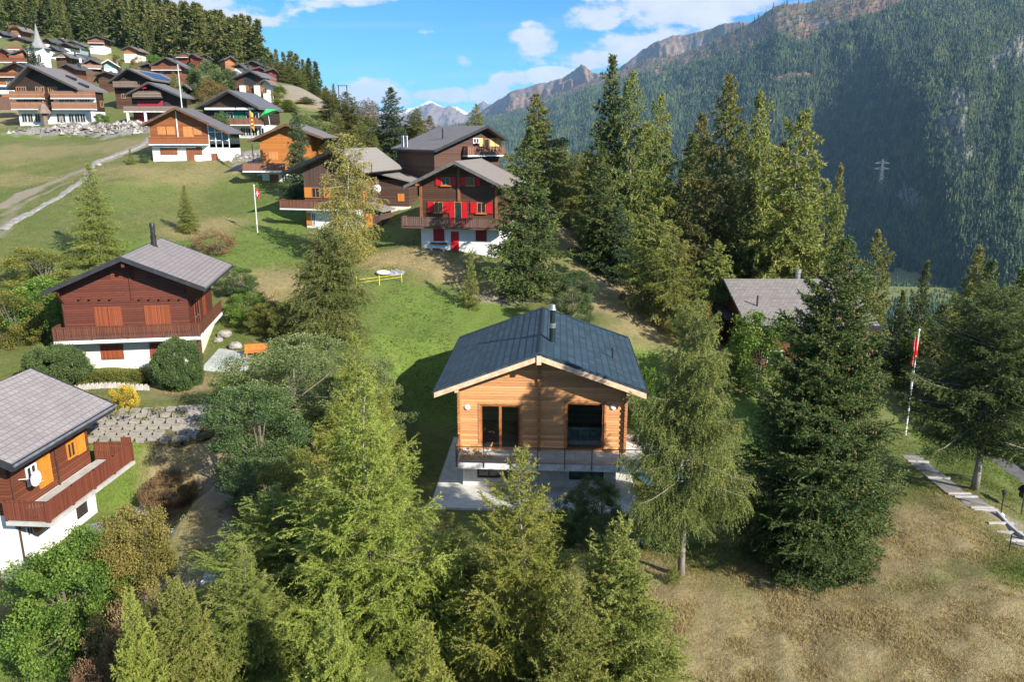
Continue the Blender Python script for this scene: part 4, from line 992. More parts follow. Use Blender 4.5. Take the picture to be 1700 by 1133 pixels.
    b=MB(); b.box(-1.1,1.1,-.35,.45,.12,.42); b.build('seat',plain('sofa_fabric',(.42,.48,.45),.9),sf,bevel=.05)
    b=MB(); b.box(-1.1,1.1,.46,.7,.12,.95).box(.85,1.1,-.35,.44,.43,.75); b.build('backrest',plain('sofa_fabric2',(.50,.58,.54),.9),sf,bevel=.05)
    for q in (-.6,0,.5):
        b=MB(); b.box(q-.22,q+.22,.22,.42,.44,.85); b.build('cushion',plain('cushion_green',(.26,.36,.33),.9),sf,bevel=.05)
    # balcony
    bx0,bx1=h.f(757,770,-2.3)[0],h.f(1075,770,-2.3)[0]
    dep=2.15
    b=MB(); b.box(bx0,bx1,-dep,-.03,fz-.38,fz-.02); b.box(x1+.004,bx1,-.03,3.0,fz-.38,fz-.02); bal=b.build('balcony',plain('balcony_edge',(.62,.62,.60),.7),h.e)
    b=MB(); b.box(bx0+.12,bx1-.12,-dep+.12,-.035,fz-.018,fz+.004); b.build('balcony_paving',deckm,bal)
    b=MB(); n=8
    xs=[bx0+.05+(bx1-bx0-.1)*i/7 for i in range(8)]
    for x in xs: b.box(x-.025,x+.025,-dep-.045,-dep-.003,fz-.28,fz+1.0)
    b.bar((bx0,-dep-.02,fz+1.02),(bx1,-dep-.02,fz+1.02),.05,.04)
    for y in (-dep+.1,-1.2,-.1): b.box(bx0-.045,bx0-.003,y-.025,y+.025,fz-.28,fz+1.0)
    b.bar((bx0-.024,-dep-.02,fz+1.02),(bx0-.024,-.05,fz+1.02),.05,.04)
    b.bar((bx1+.024,-dep-.02,fz+1.02),(bx1+.024,3,fz+1.02),.05,.04)
    for y in (-1.0,.4,1.7,2.95): b.box(bx1+.003,bx1+.045,y-.025,y+.025,fz-.28,fz+1.0)
    b.build('railing',plain('steel_railing',(.10,.105,.11),.35,.7),bal)
    b=MB()
    for a,c in zip(xs[:-1],xs[1:]): b.box(a+.03,c-.03,-dep-.03,-dep-.018,fz+.06,fz+.96)
    b.box(bx0-.03,bx0-.018,-dep+.13,-1.23,fz+.06,fz+.96).box(bx0-.03,bx0-.018,-1.17,-.13,fz+.06,fz+.96)
    b.build('railing_glass',clearglass('railing_glass',(.9,.93,.92),.10),bal)
    # wall lamps
    for px in (776,1018):
        x,z=h.f(px,676); b=MB(); b.cyl((x,-.03,z),(x,-.09,z),.16,.17,20); b.cyl((x,-.09,z),(x,-.13,z),.17,.10,20)
        b.build('wall_lamp',plain('lamp_opal',(.85,.85,.85),.3),h.e,smooth=False)
    # patio round the base
    o=h.e.matrix_basis
    return h
def small_things(h):
    M=h.e.matrix_basis; fz=h.fz
    teak=plain('teak_slats',(.50,.27,.11),.6); cush=plain('white_cushion',(.8,.8,.8),.9)
    def W(x,y,z): return tuple(M@Vector((x,y,z)))
    x,z=h.f(790,725,-1.3)
    tb=thing('bistro_table','small folding wooden table on the balcony, between two folding chairs','table',W(x,-1.3,fz+.006),h.r+.1)
    b=MB()
    for i in range(7): b.box(-.33,.33,-.33+i*.095,-.33+i*.095+.08,.70,.725)
    b.box(-.3,-.25,-.33,.32,.66,.70).box(.25,.3,-.33,.32,.66,.70)
    b.build('tabletop',teak,tb)
    for y in (-.28,.28):
        b=MB(); b.bar((-.3,y,0),(.28,y,.68),.035); b.build('leg',teak,tb); b=MB(); b.bar((.3,y+.04,0),(-.28,y+.04,.68),.035); b.build('leg',teak,tb)
    for dx,rz,lb in ((-.62,R(-80),'folding wooden chair with white cushion at the left of the balcony table'),(.68,R(85),'folding wooden chair with white cushion at the right of the balcony table')):
        c=thing('folding_chair',lb,'chair',W(x+dx,-1.3,fz+.006),h.r+rz+R(180),'folding chairs on the balcony')
        for sx in (-.2,.2):
            b=MB(); b.bar((sx,.22,0),(sx,-.22,.9 if False else .46),.03); b.build('leg',teak,c)
            b=MB(); b.bar((sx*.9,-.25,0),(sx*.9,.26,.9),.03); b.build('leg',teak,c)
        b=MB()
        for i in range(5): b.box(-.21,.21,-.2+i*.09,-.2+i*.09+.07,.45,.47)
        b.build('seat',teak,c)
        b=MB()
        for i in range(4): b.box(-.2,.2,.2+i*.02,.225+i*.02,.6+i*.085,.66+i*.085)
        b.build('backrest',teak,c)
        b=MB(); b.box(-.2,.2,-.2,.19,.472,.52); b.build('cushion',cush,c,bevel=.02)
    # pale concrete patio
    b=MB(); x0,x1=h.x0,h.x1
    gzb=0
    b.box(x0-1.35,x1+.6,-3.1,3.0,-.5,.02); b.box(x0-1.35,x0+.2,3.0,8,-.5,.02)
    o=b.build('patio',concrete('patio_concrete',(.55,.54,.50),1.4),None,loc=M.translation); o.rotation_euler=(0,0,h.r); tag(o,kind='structure')
# ---------------------------------------------------------------- named chalets
GREYROOF=(.165,.15,.145)
def chalets():
    H={}
    # red-brown chalet at the left
    rb=planks('red_brown_boards',(.125,.036,.022),.17,2,.5,.25); rsh=planks('rust_shutter_boards',(.24,.062,.025),.12,0,.4,.25)
    rr=shingle('grey_brown_tiles',(.255,.225,.215),.32,.30,.14,.5,row_shade=.08); fd=plain('charcoal_fascia',(.035,.035,.04),.5)
    h=House('chalet','red brown chalet with closed rust shutters and cream base above the block terraces',55,(200,427),(70,485),(340,478),(118,323),615,floor=556,rot=9,L=7.8,of=1.5,ob=1.1,roof=rr,wood=rb,plas=PLASC,fascia=fd,group=None,steps=.3)
    print('CH3',h.x0,h.x1,h.az,h.lz,h.rz,h.fz,h.zb,h.O)
    for a,c,y0,y1 in ((159,200,500,538),(242,281,500,538)):
        x0,z0=h.f(a,y1);x1,z1=h.f(c,y0); m_=(x0+x1)/2
        h.panel(x0,m_-.01,h.fz+.05,h.fz+2.1,rsh); h.panel(m_+.01,x1,h.fz+.05,h.fz+2.1,rsh)
    for a,c in ((167,205),(249,266+20)):
        x0,_=h.f(a,580);x1,_=h.f(c,580); h.panel(x0,x1,h.fz-1.75,h.fz-.65,rsh)
    for a,c in ((184,204),(224,243)):
        x0,z=h.f(a,458);x1,_=h.f(c,458); b=MB()
        for k in range(4): b.box(x0,x1,-.05,-.032,z-.28+k*.16,z-.2+k*.16)
        h.put(b,'vent_grille',rsh)
    b=MB()
    for px in (134,151,168,185,234,250,267,284,300): 
        x,z=h.f(px,495); b.cyl((x,-.3,z),(x,-.03,z),.07,.07,8)
    b.box(h.x0,h.x1,-.055,-.032,h.f(200,500)[1]-.08,h.f(200,500)[1]-.03)
    h.put(b,'beam_ends',rb)
    b=MB(); b.box(h.ax-.1,h.ax+.1,-1.3,-.035,h.az-.75,h.az-.45); b.box(h.ax-.07,h.ax+.07,-.12,-.035,h.fz+2.6,h.az-.75); h.put(b,'purlin',rb)
    for x in (h.x0+.15,h.x1-.15): b=MB(); b.box(x-.09,x+.09,-1.3,-.035,h.under(x)-.32,h.under(x)-.1); b.bar((x,-.05,h.under(x)-1.2),(x,-1.1,h.under(x)-.3),.1); h.put(b,'purlin',rb)
    bal=h.balcony(h.x0-.35,h.x1+.35+0.6,h.fz,1.35,planks('balcony_boards',(.13,.05,.03),.12,0,.4,.25),PLAS,h=.95,gap=.16,th=.22)
    b=MB(); b.box(h.x1+.03,h.x1+.95,.0,h.L-1,h.fz-.22,h.fz); h.put(b,'side_balcony',PLAS)
    b=MB(); x=h.x1+.9
    b.bar((x,0,h.fz+.95),(x,h.L-1,h.fz+.95),.1,.06); b.bar((x,0,h.fz+.1),(x,h.L-1,h.fz+.1),.06,.06)
    for k in range(44): y=.08+k*(h.L-1.1)/44; b.box(x-.015,x+.015,y,y+.12,h.fz+.12,h.fz+.93)
    h.put(b,'side_railing',planks('balcony_boards',(.13,.05,.03),.12,0,.4,.25))
    b=MB(); b.box(h.x1+.6,h.x1+.85,-1.0,-.75,-.5,h.fz-.22); h.put(b,'porch_post',rb)
    h.win(1.4,3.0,h.fz+.05,h.fz+2.1,rsh,'right'); h.panel(4.2,5.2,h.fz+.05,h.fz+2.1,rsh,side='right')
    h.win(1.0,2.2,.6,2.0,plain('dark_win',(.05,.03,.02)),'right')
    h.chimney(h.f(255,410,5.2)[0],5.4,1.5,.2,METAL_D)
    b=MB(); 
    b.box(h.x0+.02,h.x0+.12,-.12,-.035,-.3,h.fz-.22); b.cyl((h.x0+.1,-.1,h.fz),(h.x0+.1,-.1,h.under(h.x0)-.2),.05,n=8); h.put(b,'downpipe',plain('brown_pipe',(.08,.04,.03),.4))
    H['brown']=h
    # chalet at lower left, fitted by metres: right front corner at A
    wd=planks('mahogany_boards',(.155,.048,.024),.17,2,.5,.22); r=shingle('warm_grey_tiles',(.275,.245,.235),.34,.30,.14,.5,row_shade=.08)
    h=House('chalet','mahogany chalet at the lower left with orange shutters and long side balcony',34,(-72,700),(-166,772),(20,772),(-144,34),932,floor=None,rot=-4,L=6.6,of=1.0,ob=1.0,roof=None,wood=None,plas=None,group=None)
    # overwrite with measured metres
    e=h.e; x1,z0=h.F(35,932,0); h.zb=z0; e.location.z=z0; h.x1=x1; h.x0=x1-6.6; h.ax=x1-3.3
    tipx,tipz=h.F(20,772,-1.0); h.rx=tipx; h.rz=tipz-z0; hw=h.rx-h.ax; h.lx=h.ax-hw; h.lz=h.rz; h.az=h.rz+hw*.435; h.sl=h.sr=.435; h.fz=2.35; e.location.z=z0; h.L=6.2
    print('CHBL',h.x0,h.x1,h.rx,h.rz,h.zb,h.O)
    b=MB(); b.box(h.x0,h.x1,0,h.L,-1.5,h.fz); b.build('base_wall',PLAS,e)
    b=MB(); b.prism([(h.x0-.02,h.fz),(h.x1+.02,h.fz),(h.x1+.02,h.under(h.x1)),(h.ax,h.under(h.ax)),(h.x0-.02,h.under(h.x0))],-.03,h.L+.03); b.build('wall',wd,e)
    b=MB(); t_=.2; n=14; st=[]
    for k in range(1,n): x=h.ax+(h.rx-h.ax)*k/n; z=h.az+(h.rz-h.az)*k/n; st+=[(x,z+.011),(x+.004,z-.007)]
    st2=[(2*h.ax-x,z) for x,z in st]
    b.prism([(h.lx,h.lz),(h.lx,h.lz-t_),(h.ax,h.az-t_),(h.rx,h.rz-t_),(h.rx,h.rz)]+st[::-1]+[(h.ax,h.az)]+st2,-1.0,h.L+1.0); h.roof=b.build('roof',r,e)
    b=MB(); b.box(h.rx-.02,h.rx+.03,-1.02,h.L+1.02,h.rz-.34,h.rz+.02); b.build('eave_board',plain('charcoal_fascia',(.035,.035,.04),.5),h.roof)
    for y in (-1.07,h.L+1.024):
        b=MB(); b.prism([(h.lx,h.lz+.04),(h.lx,h.lz-.34),(h.ax,h.az-.34),(h.rx,h.rz-.34),(h.rx,h.rz+.04),(h.ax,h.az+.04)],y,y+.046); b.build('bargeboard',plain('charcoal_fascia',(.035,.035,.04),.5),h.roof)
    b=MB(); b.cyl((h.rx+.1,-1,h.rz-.08),(h.rx+.1,h.L+1,h.rz-.08),.07,n=8); b.build('gutter',METAL,h.roof)
    osh=planks('orange_shutter_boards',(.62,.24,.03),.1,0,.35,.15)
    h.balcony(0.0-.6,h.L-.4+0.9,h.fz,2.2,planks('mahogany_rail',(.17,.05,.028),.12,0,.4,.2),concrete('balcony_slab',(.42,.41,.38)),h=1.0,side='right',gap=.15,ends=(1,1),th=.2,post=1.6)
    b=MB(); b.box(h.x1+1.6,h.x1+2.15,h.L+.42,h.L+.5,h.fz+1.0,h.fz+1.35); b.build('end_screen',planks('mahogany_rail',(.17,.05,.028),.12,0,.4,.2),e)
    wfr=plain('white_frame',(.7,.7,.68))
    h.win(4.3,5.0,h.fz+.95,h.fz+1.85,osh,'right'); h.panel(5.08,5.8,h.fz+.9,h.fz+1.9,osh,side='right',d=.12,label='open orange shutter')
    h.win(1.15,1.9,h.fz+.9,h.fz+1.9,wfr,'right'); h.panel(1.95,2.9,h.fz+.45,h.fz+2.0,osh,side='right',d=.12)
    h.win(.55,1.0,.9,1.9,wfr,'right'); h.panel(1.1,1.85,.85,1.95,osh,side='right',d=.1)
    b=MB(); b.box(4.4,5.3,-.06,-.03,-.1,2.0); h.put(b,'cellar_door',plain('dark_opening',(.04,.03,.03)),'right')
    for yy_,za,zb_ in ((.12,-.3,h.rz-.4),(3.4,h.fz,h.rz-.4)): b=MB(); b.cyl((h.x1+.1,yy_,za),(h.x1+.1,yy_,zb_),.045,n=8); b.build('downpipe',plain('brown_pipe',(.08,.04,.03),.4),e)
    # dish
    M=e.matrix_basis
    b=MB(); c=Vector((h.x1+.75,.7,h.fz+1.6)); 
    ring=[]
    for k,(rad,dp) in enumerate(((.02,0),(.2,.03),(.36,.10),(.38,.11))):
        ring.append([(c.x+dp+ (0.02 if k==3 else 0),c.y+rad*math.cos(6.283*i/18),c.z+rad*math.sin(6.283*i/18)) for i in range(18)])
    for k in range(3): b.add(ring[k]+ring[k+1],[(i,(i+1)%18,(i+1)%18+18,i+18) for i in range(18)])
    b.bar((h.x1,c.y,c.z-.1),(c.x,c.y,c.z),.04); b.bar((c.x+.02,c.y,c.z-.36),(c.x+.45,c.y,c.z-.1),.02)
    b.build('satellite_dish',plain('dish_white',(.7,.7,.7),.4),e)
    H['bl']=h
    # red shuttered chalet
    wd=planks('dark_brown_logs',(.10,.045,.026),.2,2,.5,.3); red=plain('red_paint',(.50,.012,.018),.5,var=.12); dred=plain('dark_red_paint',(.28,.010,.014),.5,var=.1); ofr=plain('orange_frame',(.42,.17,.05),.5)
    r=shingle('seamed_grey_roof',(.22,.19,.165),.42,.5,.12,.45,seam=True)
    h=House('chalet','dark brown chalet with bright red shutters, red door and white base',80,(754,267.5),(670,309),(838,311),(700,826),415,floor=376,rot=-13,L=7.6,of=1.5,ob=.8,roof=r,wood=wd,plas=PLAS,fascia=plain('grey_board',(.13,.12,.115),.7),group=None)
    print('CHR',h.x0,h.x1,h.az,h.lz,h.rz,h.fz,h.zb)
    for a,c,y0,y1 in ((721,736,335,353),(792,807,336,354)):
        x0,z0=h.f(a,y1);x1,z1=h.f(c,y0); h.win(x0,x1,z0,z1,ofr,sh='lr',shm=red,shw=.62,sill=ofr)
    x0,z0=h.f(755,378);x1,z1=h.f(767,335); h.win(x0,x1,h.fz+.02,z1,ofr,sh='lr',shm=red,shw=.5,mull=0)
    for a,c,y0,y1 in ((733,748,294,308),(774,788,294,308)):
        x0,z0=h.f(a,y1);x1,z1=h.f(c,y0); h.win(x0,x1,z0,z1,ofr,sh='lr',shm=red,shw=.55,sill=ofr)
    for a,c,y0,y1,m_ in ((720,737.5,379,400,dred),(790,808,379.5,400,dred)):
        x0,z0=h.f(a,y1);x1,z1=h.f(c,y0); h.panel(x0,x1,z0,z1,m_)
    x0,_=h.f(749,400);x1,_=h.f(762,400); h.panel(x0,x1,-.1,1.95,red,'door')
    x0,z0=h.f(716,402);x1,_=h.f(742,402); b=MB(); b.box(x0,x1,-.3,-.036,z0-.16,z0-.02); h.put(b,'window_box',rb)
    h.balcony(h.x0-1.6,h.x1+1.3,h.fz,1.3,planks('weathered_rail',(.16,.10,.075),.12,0,.4,.3),planks('deck_brown',(.12,.06,.04),.2,1),h=.95,gap=.2)
    b=MB(); b.box(h.ax-.12,h.ax+.12,-.16,-.035,h.fz+2.5,h.under(h.ax)-.1); b.box(h.ax-.1,h.ax+.1,-1.4,-.035,h.under(h.ax)-.35,h.under(h.ax)-.05)
    for x in (h.x0+.1,h.x1-.1): b.box(x-.12,x+.12,-.16,-.035,h.fz,h.under(x)); b.box(x-.1,x+.1,-1.4,-.16,h.under(x)-.35,h.under(x)-.05)
    h.put(b,'log_ends',plain('log_end_orange',(.24,.10,.05),.7))
    b=MB(); b.box(h.f(717,409)[0],h.f(741,409)[0],-.7,-.35,.38,.44).box(h.f(718,409)[0],h.f(720,409)[0],-.65,-.4,-.1,.38).box(h.f(738,409)[0],h.f(740,409)[0],-.65,-.4,-.1,.38)
    o=b.build('bench',WHITE,None,loc=e.location); o.matrix_basis=h.e.matrix_basis.copy(); tag(o,'low white bench against the base of the chalet with red shutters','bench')
    b=MB(); b.cyl((h.x0+1.6,2.5,h.top(h.x0+1.6)-.1),(h.x0+1.6,2.5,h.top(h.x0+1.6)+.7),.12,n=8) if False else None
    H['red']=h
    # grey roofed chalet left of it
    wd=planks('umber_boards',(.095,.055,.04),.18,2,.5,.3); wdv=planks('umber_vertical',(.11,.068,.052),.14,0,.4,.25)
    h=House('chalet','umber chalet behind the autumn birch with grey seamed roof and orange shutters',92,(553,247),(466,287),(604,286),(510,597),381,floor=346,rot=-14,L=9.5,of=1.4,ob=1.0,roof=shingle('seamed_roof_two',(.24,.215,.19),.42,.5,.12,.45,seam=True),wood=wdv,plas=PLAS,fascia=METAL_D,group=None)
    osh2=planks('bright_orange_boards',(.60,.22,.04),.1,0,.3,.15)
    x0,z0=h.f(508,328);x1,z1=h.f(517,311)
    for a,c in ((507,517),(541,549)): x0,_=h.f(a,320);x1,_=h.f(c,320); h.win(x1+.05,x1+1.1,z0,z1,ofr,sh='l',shm=osh2,shw=.85)
    h.panel(h.f(509,360)[0],h.f(516,360)[0],.5,1.9,osh2); h.win(h.f(518,360)[0],h.f(524,360)[0],.5,1.9,WHITE)
    h.win(h.f(560,360)[0],h.f(572,360)[0],.5,1.9,WHITE); 
    h.balcony(h.x0-2.6,h.x0+6,h.fz,1.3,planks('rust_rail',(.20,.085,.055),.12,0,.4,.3),PLAS,h=.95,gap=.2)
    h.panel(1.2,1.9,h.fz+.6,h.fz+1.9,osh2,side='right'); h.panel(6.8,7.5,h.fz+.7,h.fz+1.8,osh2,side='right')
    b=MB(); b.prism([(0,2.6),(2.6,1.9),(2.6,2.05),(0,2.75)],.8,4.6); b.v=[(h.x1+x,y,z+.2) for x,y,z in b.v]; b.build('porch_roof',shingle('seamed_roof_two',(.24,.215,.19),.42,.5,.12,.45,seam=True),h.e)
    b=MB(); b.box(h.x1+.03,h.x1+2.2,1.2,4.2,-.5,2.15); b.build('porch',wdv,h.e)
    b=MB(); b.box(h.x1+.3,h.x1+1.1,1.14,1.196,0,1.9); b.build('porch_door',osh2,h.e)
    b=MB(); b.box(h.x1+.03,h.x1+4.0,5.5,9.3,2.4,h.lz-1.0); b.build('side_wing',wd,h.e)
    b=MB(); b.box(h.x1+.03,h.x1+3.98,5.52,9.28,-.5,2.38); b.build('wing_base',PLASC,h.e)
    b=MB(); b.prism([(-.2,h.lz-.2),(4.8,h.lz-1.3),(4.8,h.lz-1.12),(-.2,h.lz-.02)],4.9,9.9); b.v=[(h.x1+x,y,z) for x,y,z in b.v]; b.build('wing_roof',shingle('seamed_roof_two',(.24,.215,.19),.42,.5,.12,.45,seam=True),h.e)
    b=MB(); b.box(h.x1+2.6,h.x1+3.4,5.42,5.495,3.0,3.9); b.build('shutter',osh2,h.e)
    b=MB(); c=(h.x1+1.0,3.0,h.fz+2.1); b.cyl(c,(c[0]+.25,c[1]-.1,c[2]+.05),.45,.42,16); b.bar((h.x1,3,c[2]),c,.05); b.build('satellite_dish',WHITE,h.e)
    b=MB(); x=h.ax+3.6; b.cyl((x,.6,h.top(x)-.1),(x,.6,h.top(x)+.9),.06,n=6); b.build('vent_pipe',METAL_D,h.roof)
    H['umber']=h
    # chalet behind on the rise
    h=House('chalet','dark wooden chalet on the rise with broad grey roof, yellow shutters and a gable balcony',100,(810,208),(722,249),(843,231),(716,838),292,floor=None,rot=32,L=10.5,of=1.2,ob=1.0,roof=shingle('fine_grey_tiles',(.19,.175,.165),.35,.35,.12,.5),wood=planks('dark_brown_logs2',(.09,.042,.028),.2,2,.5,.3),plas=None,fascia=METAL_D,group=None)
    ysh=plain('yellow_shutter',(.70,.42,.16),.5)
    for a,c in ((796,801),(813,821),(822,832)): 
        x0,z0=h.f(a,251);x1,z1=h.f(c,229); h.panel(x0,x1,z0,z1,ysh)
    x0,z0=h.f(802,252);x1,z1=h.f(812,230); h.win(x0,x1,z0,z1,ofr,mull=0)
    x0,z0=h.f(785,238);x1,z1=h.f(795,229); h.win(x0,x1,z0,z1,WHITE)
    x0,z=h.f(776,258,-1.2);x1,_=h.f(838,258,-1.2); h.balcony(x0,x1,z,1.3,planks('pink_brown_rail',(.22,.11,.07),.15,0,.4,.3),WHITE,h=1.0,gap=.22)
    for u in (1.5,2.6): 
        h.win(u,u+.7,3.2,4.6,WHITE,'left')
    x=h.lx+3.2; b=MB(); b.cyl((x,3,h.top(x)-.1),(x,3,h.top(x)+1.2),.1,n=8); b.build('chimney',METAL_D,h.roof)
    H['rise']=h
    # orange chalet with glazed stair
    wd=planks('orange_brown_boards',(.28,.095,.035),.18,2,.45,.3); osh3=planks('amber_shutter',(.52,.22,.075),.12,0,.3,.15); br_=planks('brown_shutter',(.26,.09,.045),.12,0,.3,.15)
    h=House('chalet','orange brown chalet with glazed corner bay and white base on open meadow',120,(290.5,178),(234,206.5),(381,221),(255,384),268.5,floor=239,rot=0,back=320,of=1.3,ob=.8,roof=shingle('slate_grey_seam',(.13,.125,.125),.42,.5,.12,.45,seam=True),wood=None,plas=PLAS,fascia=planks('brown_barge',(.15,.08,.05),.3,2),group=None)
    xw,_=h.f(346,225); b=MB(); b.prism([(h.x0-.02,h.fz),(xw,h.fz),(xw,h.under(xw)),(h.ax,h.under(h.ax)),(h.x0-.02,h.under(h.x0))],-.03,h.L+.03); b.build('wall',wd,h.e)
    b=MB(); b.prism([(xw+.01,h.fz-.6),(h.x1,h.fz-.6),(h.x1,h.under(h.x1)),(xw+.01,h.under(xw+.01))],.0,h.L); b.build('glazed_bay',glassy('bay_glass',(.03,.04,.05)),h.e)
    b=MB()
    for k in range(4): x=xw+.05+(h.x1-xw-.1)*k/3; b.box(x-.05,x+.05,-.07,-.005,h.fz-.6,h.under(x))
    for z in (h.fz-.55,h.fz+.5,h.fz+1.7): b.box(xw+.1,h.x1-.05,-.065,-.006,z-.04,z+.04)
    h.put(b,'bay_frame',WHITE)
    for a,c in ((262.5,276),(276.5,290),(306,320.5),(321,334)):
        x0,z0=h.f(a,224 if a<300 or a>320 else 235);x1,z1=h.f(c,210); h.panel(x0,x1,z0 if not 300<a<320 else h.fz+.05,z1,osh3)
    for a,c,y0,y1 in ((267,279.5,244,257),(281.5,294,244,257),(323,335,244,257)): x0,z0=h.f(a,y1);x1,z1=h.f(c,y0); h.panel(x0,x1,z0,z1,br_)
    for a,c,y0 in ((310.5,321.5,244),(351.5,361,255)): x0,_=h.f(a,260);x1,z1=h.f(c,y0); h.panel(x0,x1,-.05,z1,br_,'door')
    h.balcony(h.x0,xw-.05,h.fz,1.0,wd,WHITE,h=1.0,solid=True)
    b=MB(); b.box(h.x0+.4,h.x0+6.5,-.5,-.04,h.fz-.55,h.fz-.35); h.put(b,'awning_box',WHITE)
    b=MB(); b.box(h.f(296.5,230)[0]-.06,h.f(296.5,230)[0]+.06,-.16,-.04,h.fz,h.under(h.ax)); h.put(b,'centre_post',WHITE)
    H['orange']=h
    # small orange chalet half hidden by a spruce
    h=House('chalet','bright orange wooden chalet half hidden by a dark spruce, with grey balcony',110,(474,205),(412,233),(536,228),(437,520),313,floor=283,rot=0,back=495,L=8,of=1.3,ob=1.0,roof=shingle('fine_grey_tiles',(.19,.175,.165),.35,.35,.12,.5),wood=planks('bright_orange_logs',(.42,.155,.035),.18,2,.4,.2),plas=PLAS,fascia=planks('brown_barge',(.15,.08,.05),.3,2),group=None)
    h.panel(h.f(447,262)[0],h.f(462,262)[0],h.f(450,266)[1],h.f(450,252)[1],osh3)
    h.balcony(h.x0-1.9,h.x0+3.8,h.fz,2.2,planks('pink_brown_rail',(.22,.11,.07),.15,0,.4,.3),WHITE,h=1.0,solid=True,ends=(1,0))
    h.panel(h.x0+1.0,h.x0+2.2,.2,1.9,br_)
    h.win(h.x0+2.6,h.x0+3.4,.8,1.9,WHITE)
    # roof-only chalet at the right
    h=House('chalet','low chalet among trees at right, seen as plain grey brown roof with two chimneys',58,(1330,462),(1225,541),(1466,550),(1240,1450),640,floor=None,rot=0,L=8,of=.6,ob=.6,roof=None,wood=None,group=None)
    e=h.e; zr=at(1330,463,66); zl=at(1240,542,58.5); xl=zl[0]; xr=at(1462,545,58.5)[0]; ox=e.location.x; oy=e.location.y; zb=e.location.z
    xl-=ox; xr-=ox; yr=66-oy; y0=58.5-oy; rz=zr[2]-zb; ez=zl[2]-zb; xrl=at(1230,463,66)[0]-ox; xrr=at(1446,470,66)[0]-ox
    b=MB(); # ridge parallel to the picture, slopes front and back
    n=14; poly=[(y0,ez),(y0,ez-.2),(yr,rz-.2),(2*yr-y0,ez-.2),(2*yr-y0,ez)]+[(2*yr-y0-(yr-y0)*k/n,ez+(rz-ez)*k/n+(.012 if j else -.01)) for k in range(1,n) for j in (1,)]+[(yr,rz)]
    poly+=[q for k in range(n-1,0,-1) for q in ((y0+(yr-y0)*k/n,ez+(rz-ez)*k/n+.02),(y0+(yr-y0)*k/n-.004,ez+(rz-ez)*k/n-.01))]
    b.prism(poly,0,xr-xl); b.v=[(xl+y,x,z) for x,y,z in b.v]
    # swap to slope along y
    rm=shingle('warm_grey_tiles_cross',(.23,.205,.19),.34,.30,.14,.5)
    rf=b.build('roof',None,e); 
    rf.rotation_euler=(0,0,0)
    m2=NT('cross_roof_tiles'); vv=m2.coord(); br=m2.n('ShaderNodeTexBrick'); m2.l(vv,br.inputs[0]); br.inputs['Scale'].default_value=1; br.inputs['Brick Width'].default_value=.34; br.inputs['Row Height'].default_value=.30; br.inputs['Mortar Size'].default_value=.02
    br.inputs['Color1'].default_value=(.19,.17,.155,1); br.inputs['Color2'].default_value=(.26,.23,.21,1); br.inputs['Mortar'].default_value=(.11,.10,.09,1); m2.bump(br.outputs['Fac'],.5,-.02)
    rf.data.materials.append(m2.fin(m2.mix(m2.math('MULTIPLY',m2.noise(vv,1.0,4),.4),br.outputs[0],(.15,.135,.125)),.75))
    b=MB(); b.box(xl-.02,xr+.02,y0-.05,y0-.004,ez-.36,ez+.03); b.build('eave_board',METAL_D,rf)
    b=MB(); b.prism([(y0+.9,-.8),(2*yr-y0-.9,-.8),(2*yr-y0-.9,ez-.2+.4),(yr,rz-.25),(y0+.9,ez-.2+.4)],0,xr-xl-1.4); b.v=[(xl+.7+y,x,z) for x,y,z in b.v]; b.build('wall',planks('red_brown_boards',(.155,.042,.022),.17,2,.5,.25),e)
    hx=lambda px,py,Y: at(px,py,Y)[0]-ox
    b=MB(); x=hx(1257,505,61.5); z=rz-(rz-ez)*(66-61.5)/7.5; b.cyl((x,61.5-oy,z-.2),(x,61.5-oy,z+.85),.07,n=8); b.build('vent_pipe',METAL_D,rf)
    b=MB(); x=hx(1324,463,66.4); b.cyl((x,yr+.4,rz-.3),(x,yr+.4,rz+.35),.22,n=14).cyl((x,yr+.4,rz+.42),(x,yr+.4,rz+.75),.25,n=14).cyl((x,yr+.4,rz+.33),(x,yr+.4,rz+.44),.14,n=8); b.build('chimney',METAL,rf)
    b=MB(); b.box(hx(1192,500,64),xl-.1,y0+3,yr+1,ez-.2,ez+.05); b.build('lean_to_roof',METAL_D,e)
    fr=None
    for u in (2.0,5.0):
        b=MB(); b.box(xl+u,xl+u+1.2,y0+.83,y0+.895,1.2,2.4); w_=b.build('window',WHITE,e); b=MB(); b.box(xl+u+.1,xl+u+1.1,y0+.80,y0+.828,1.3,2.3); b.build('pane',glassy(),w_)
    return H
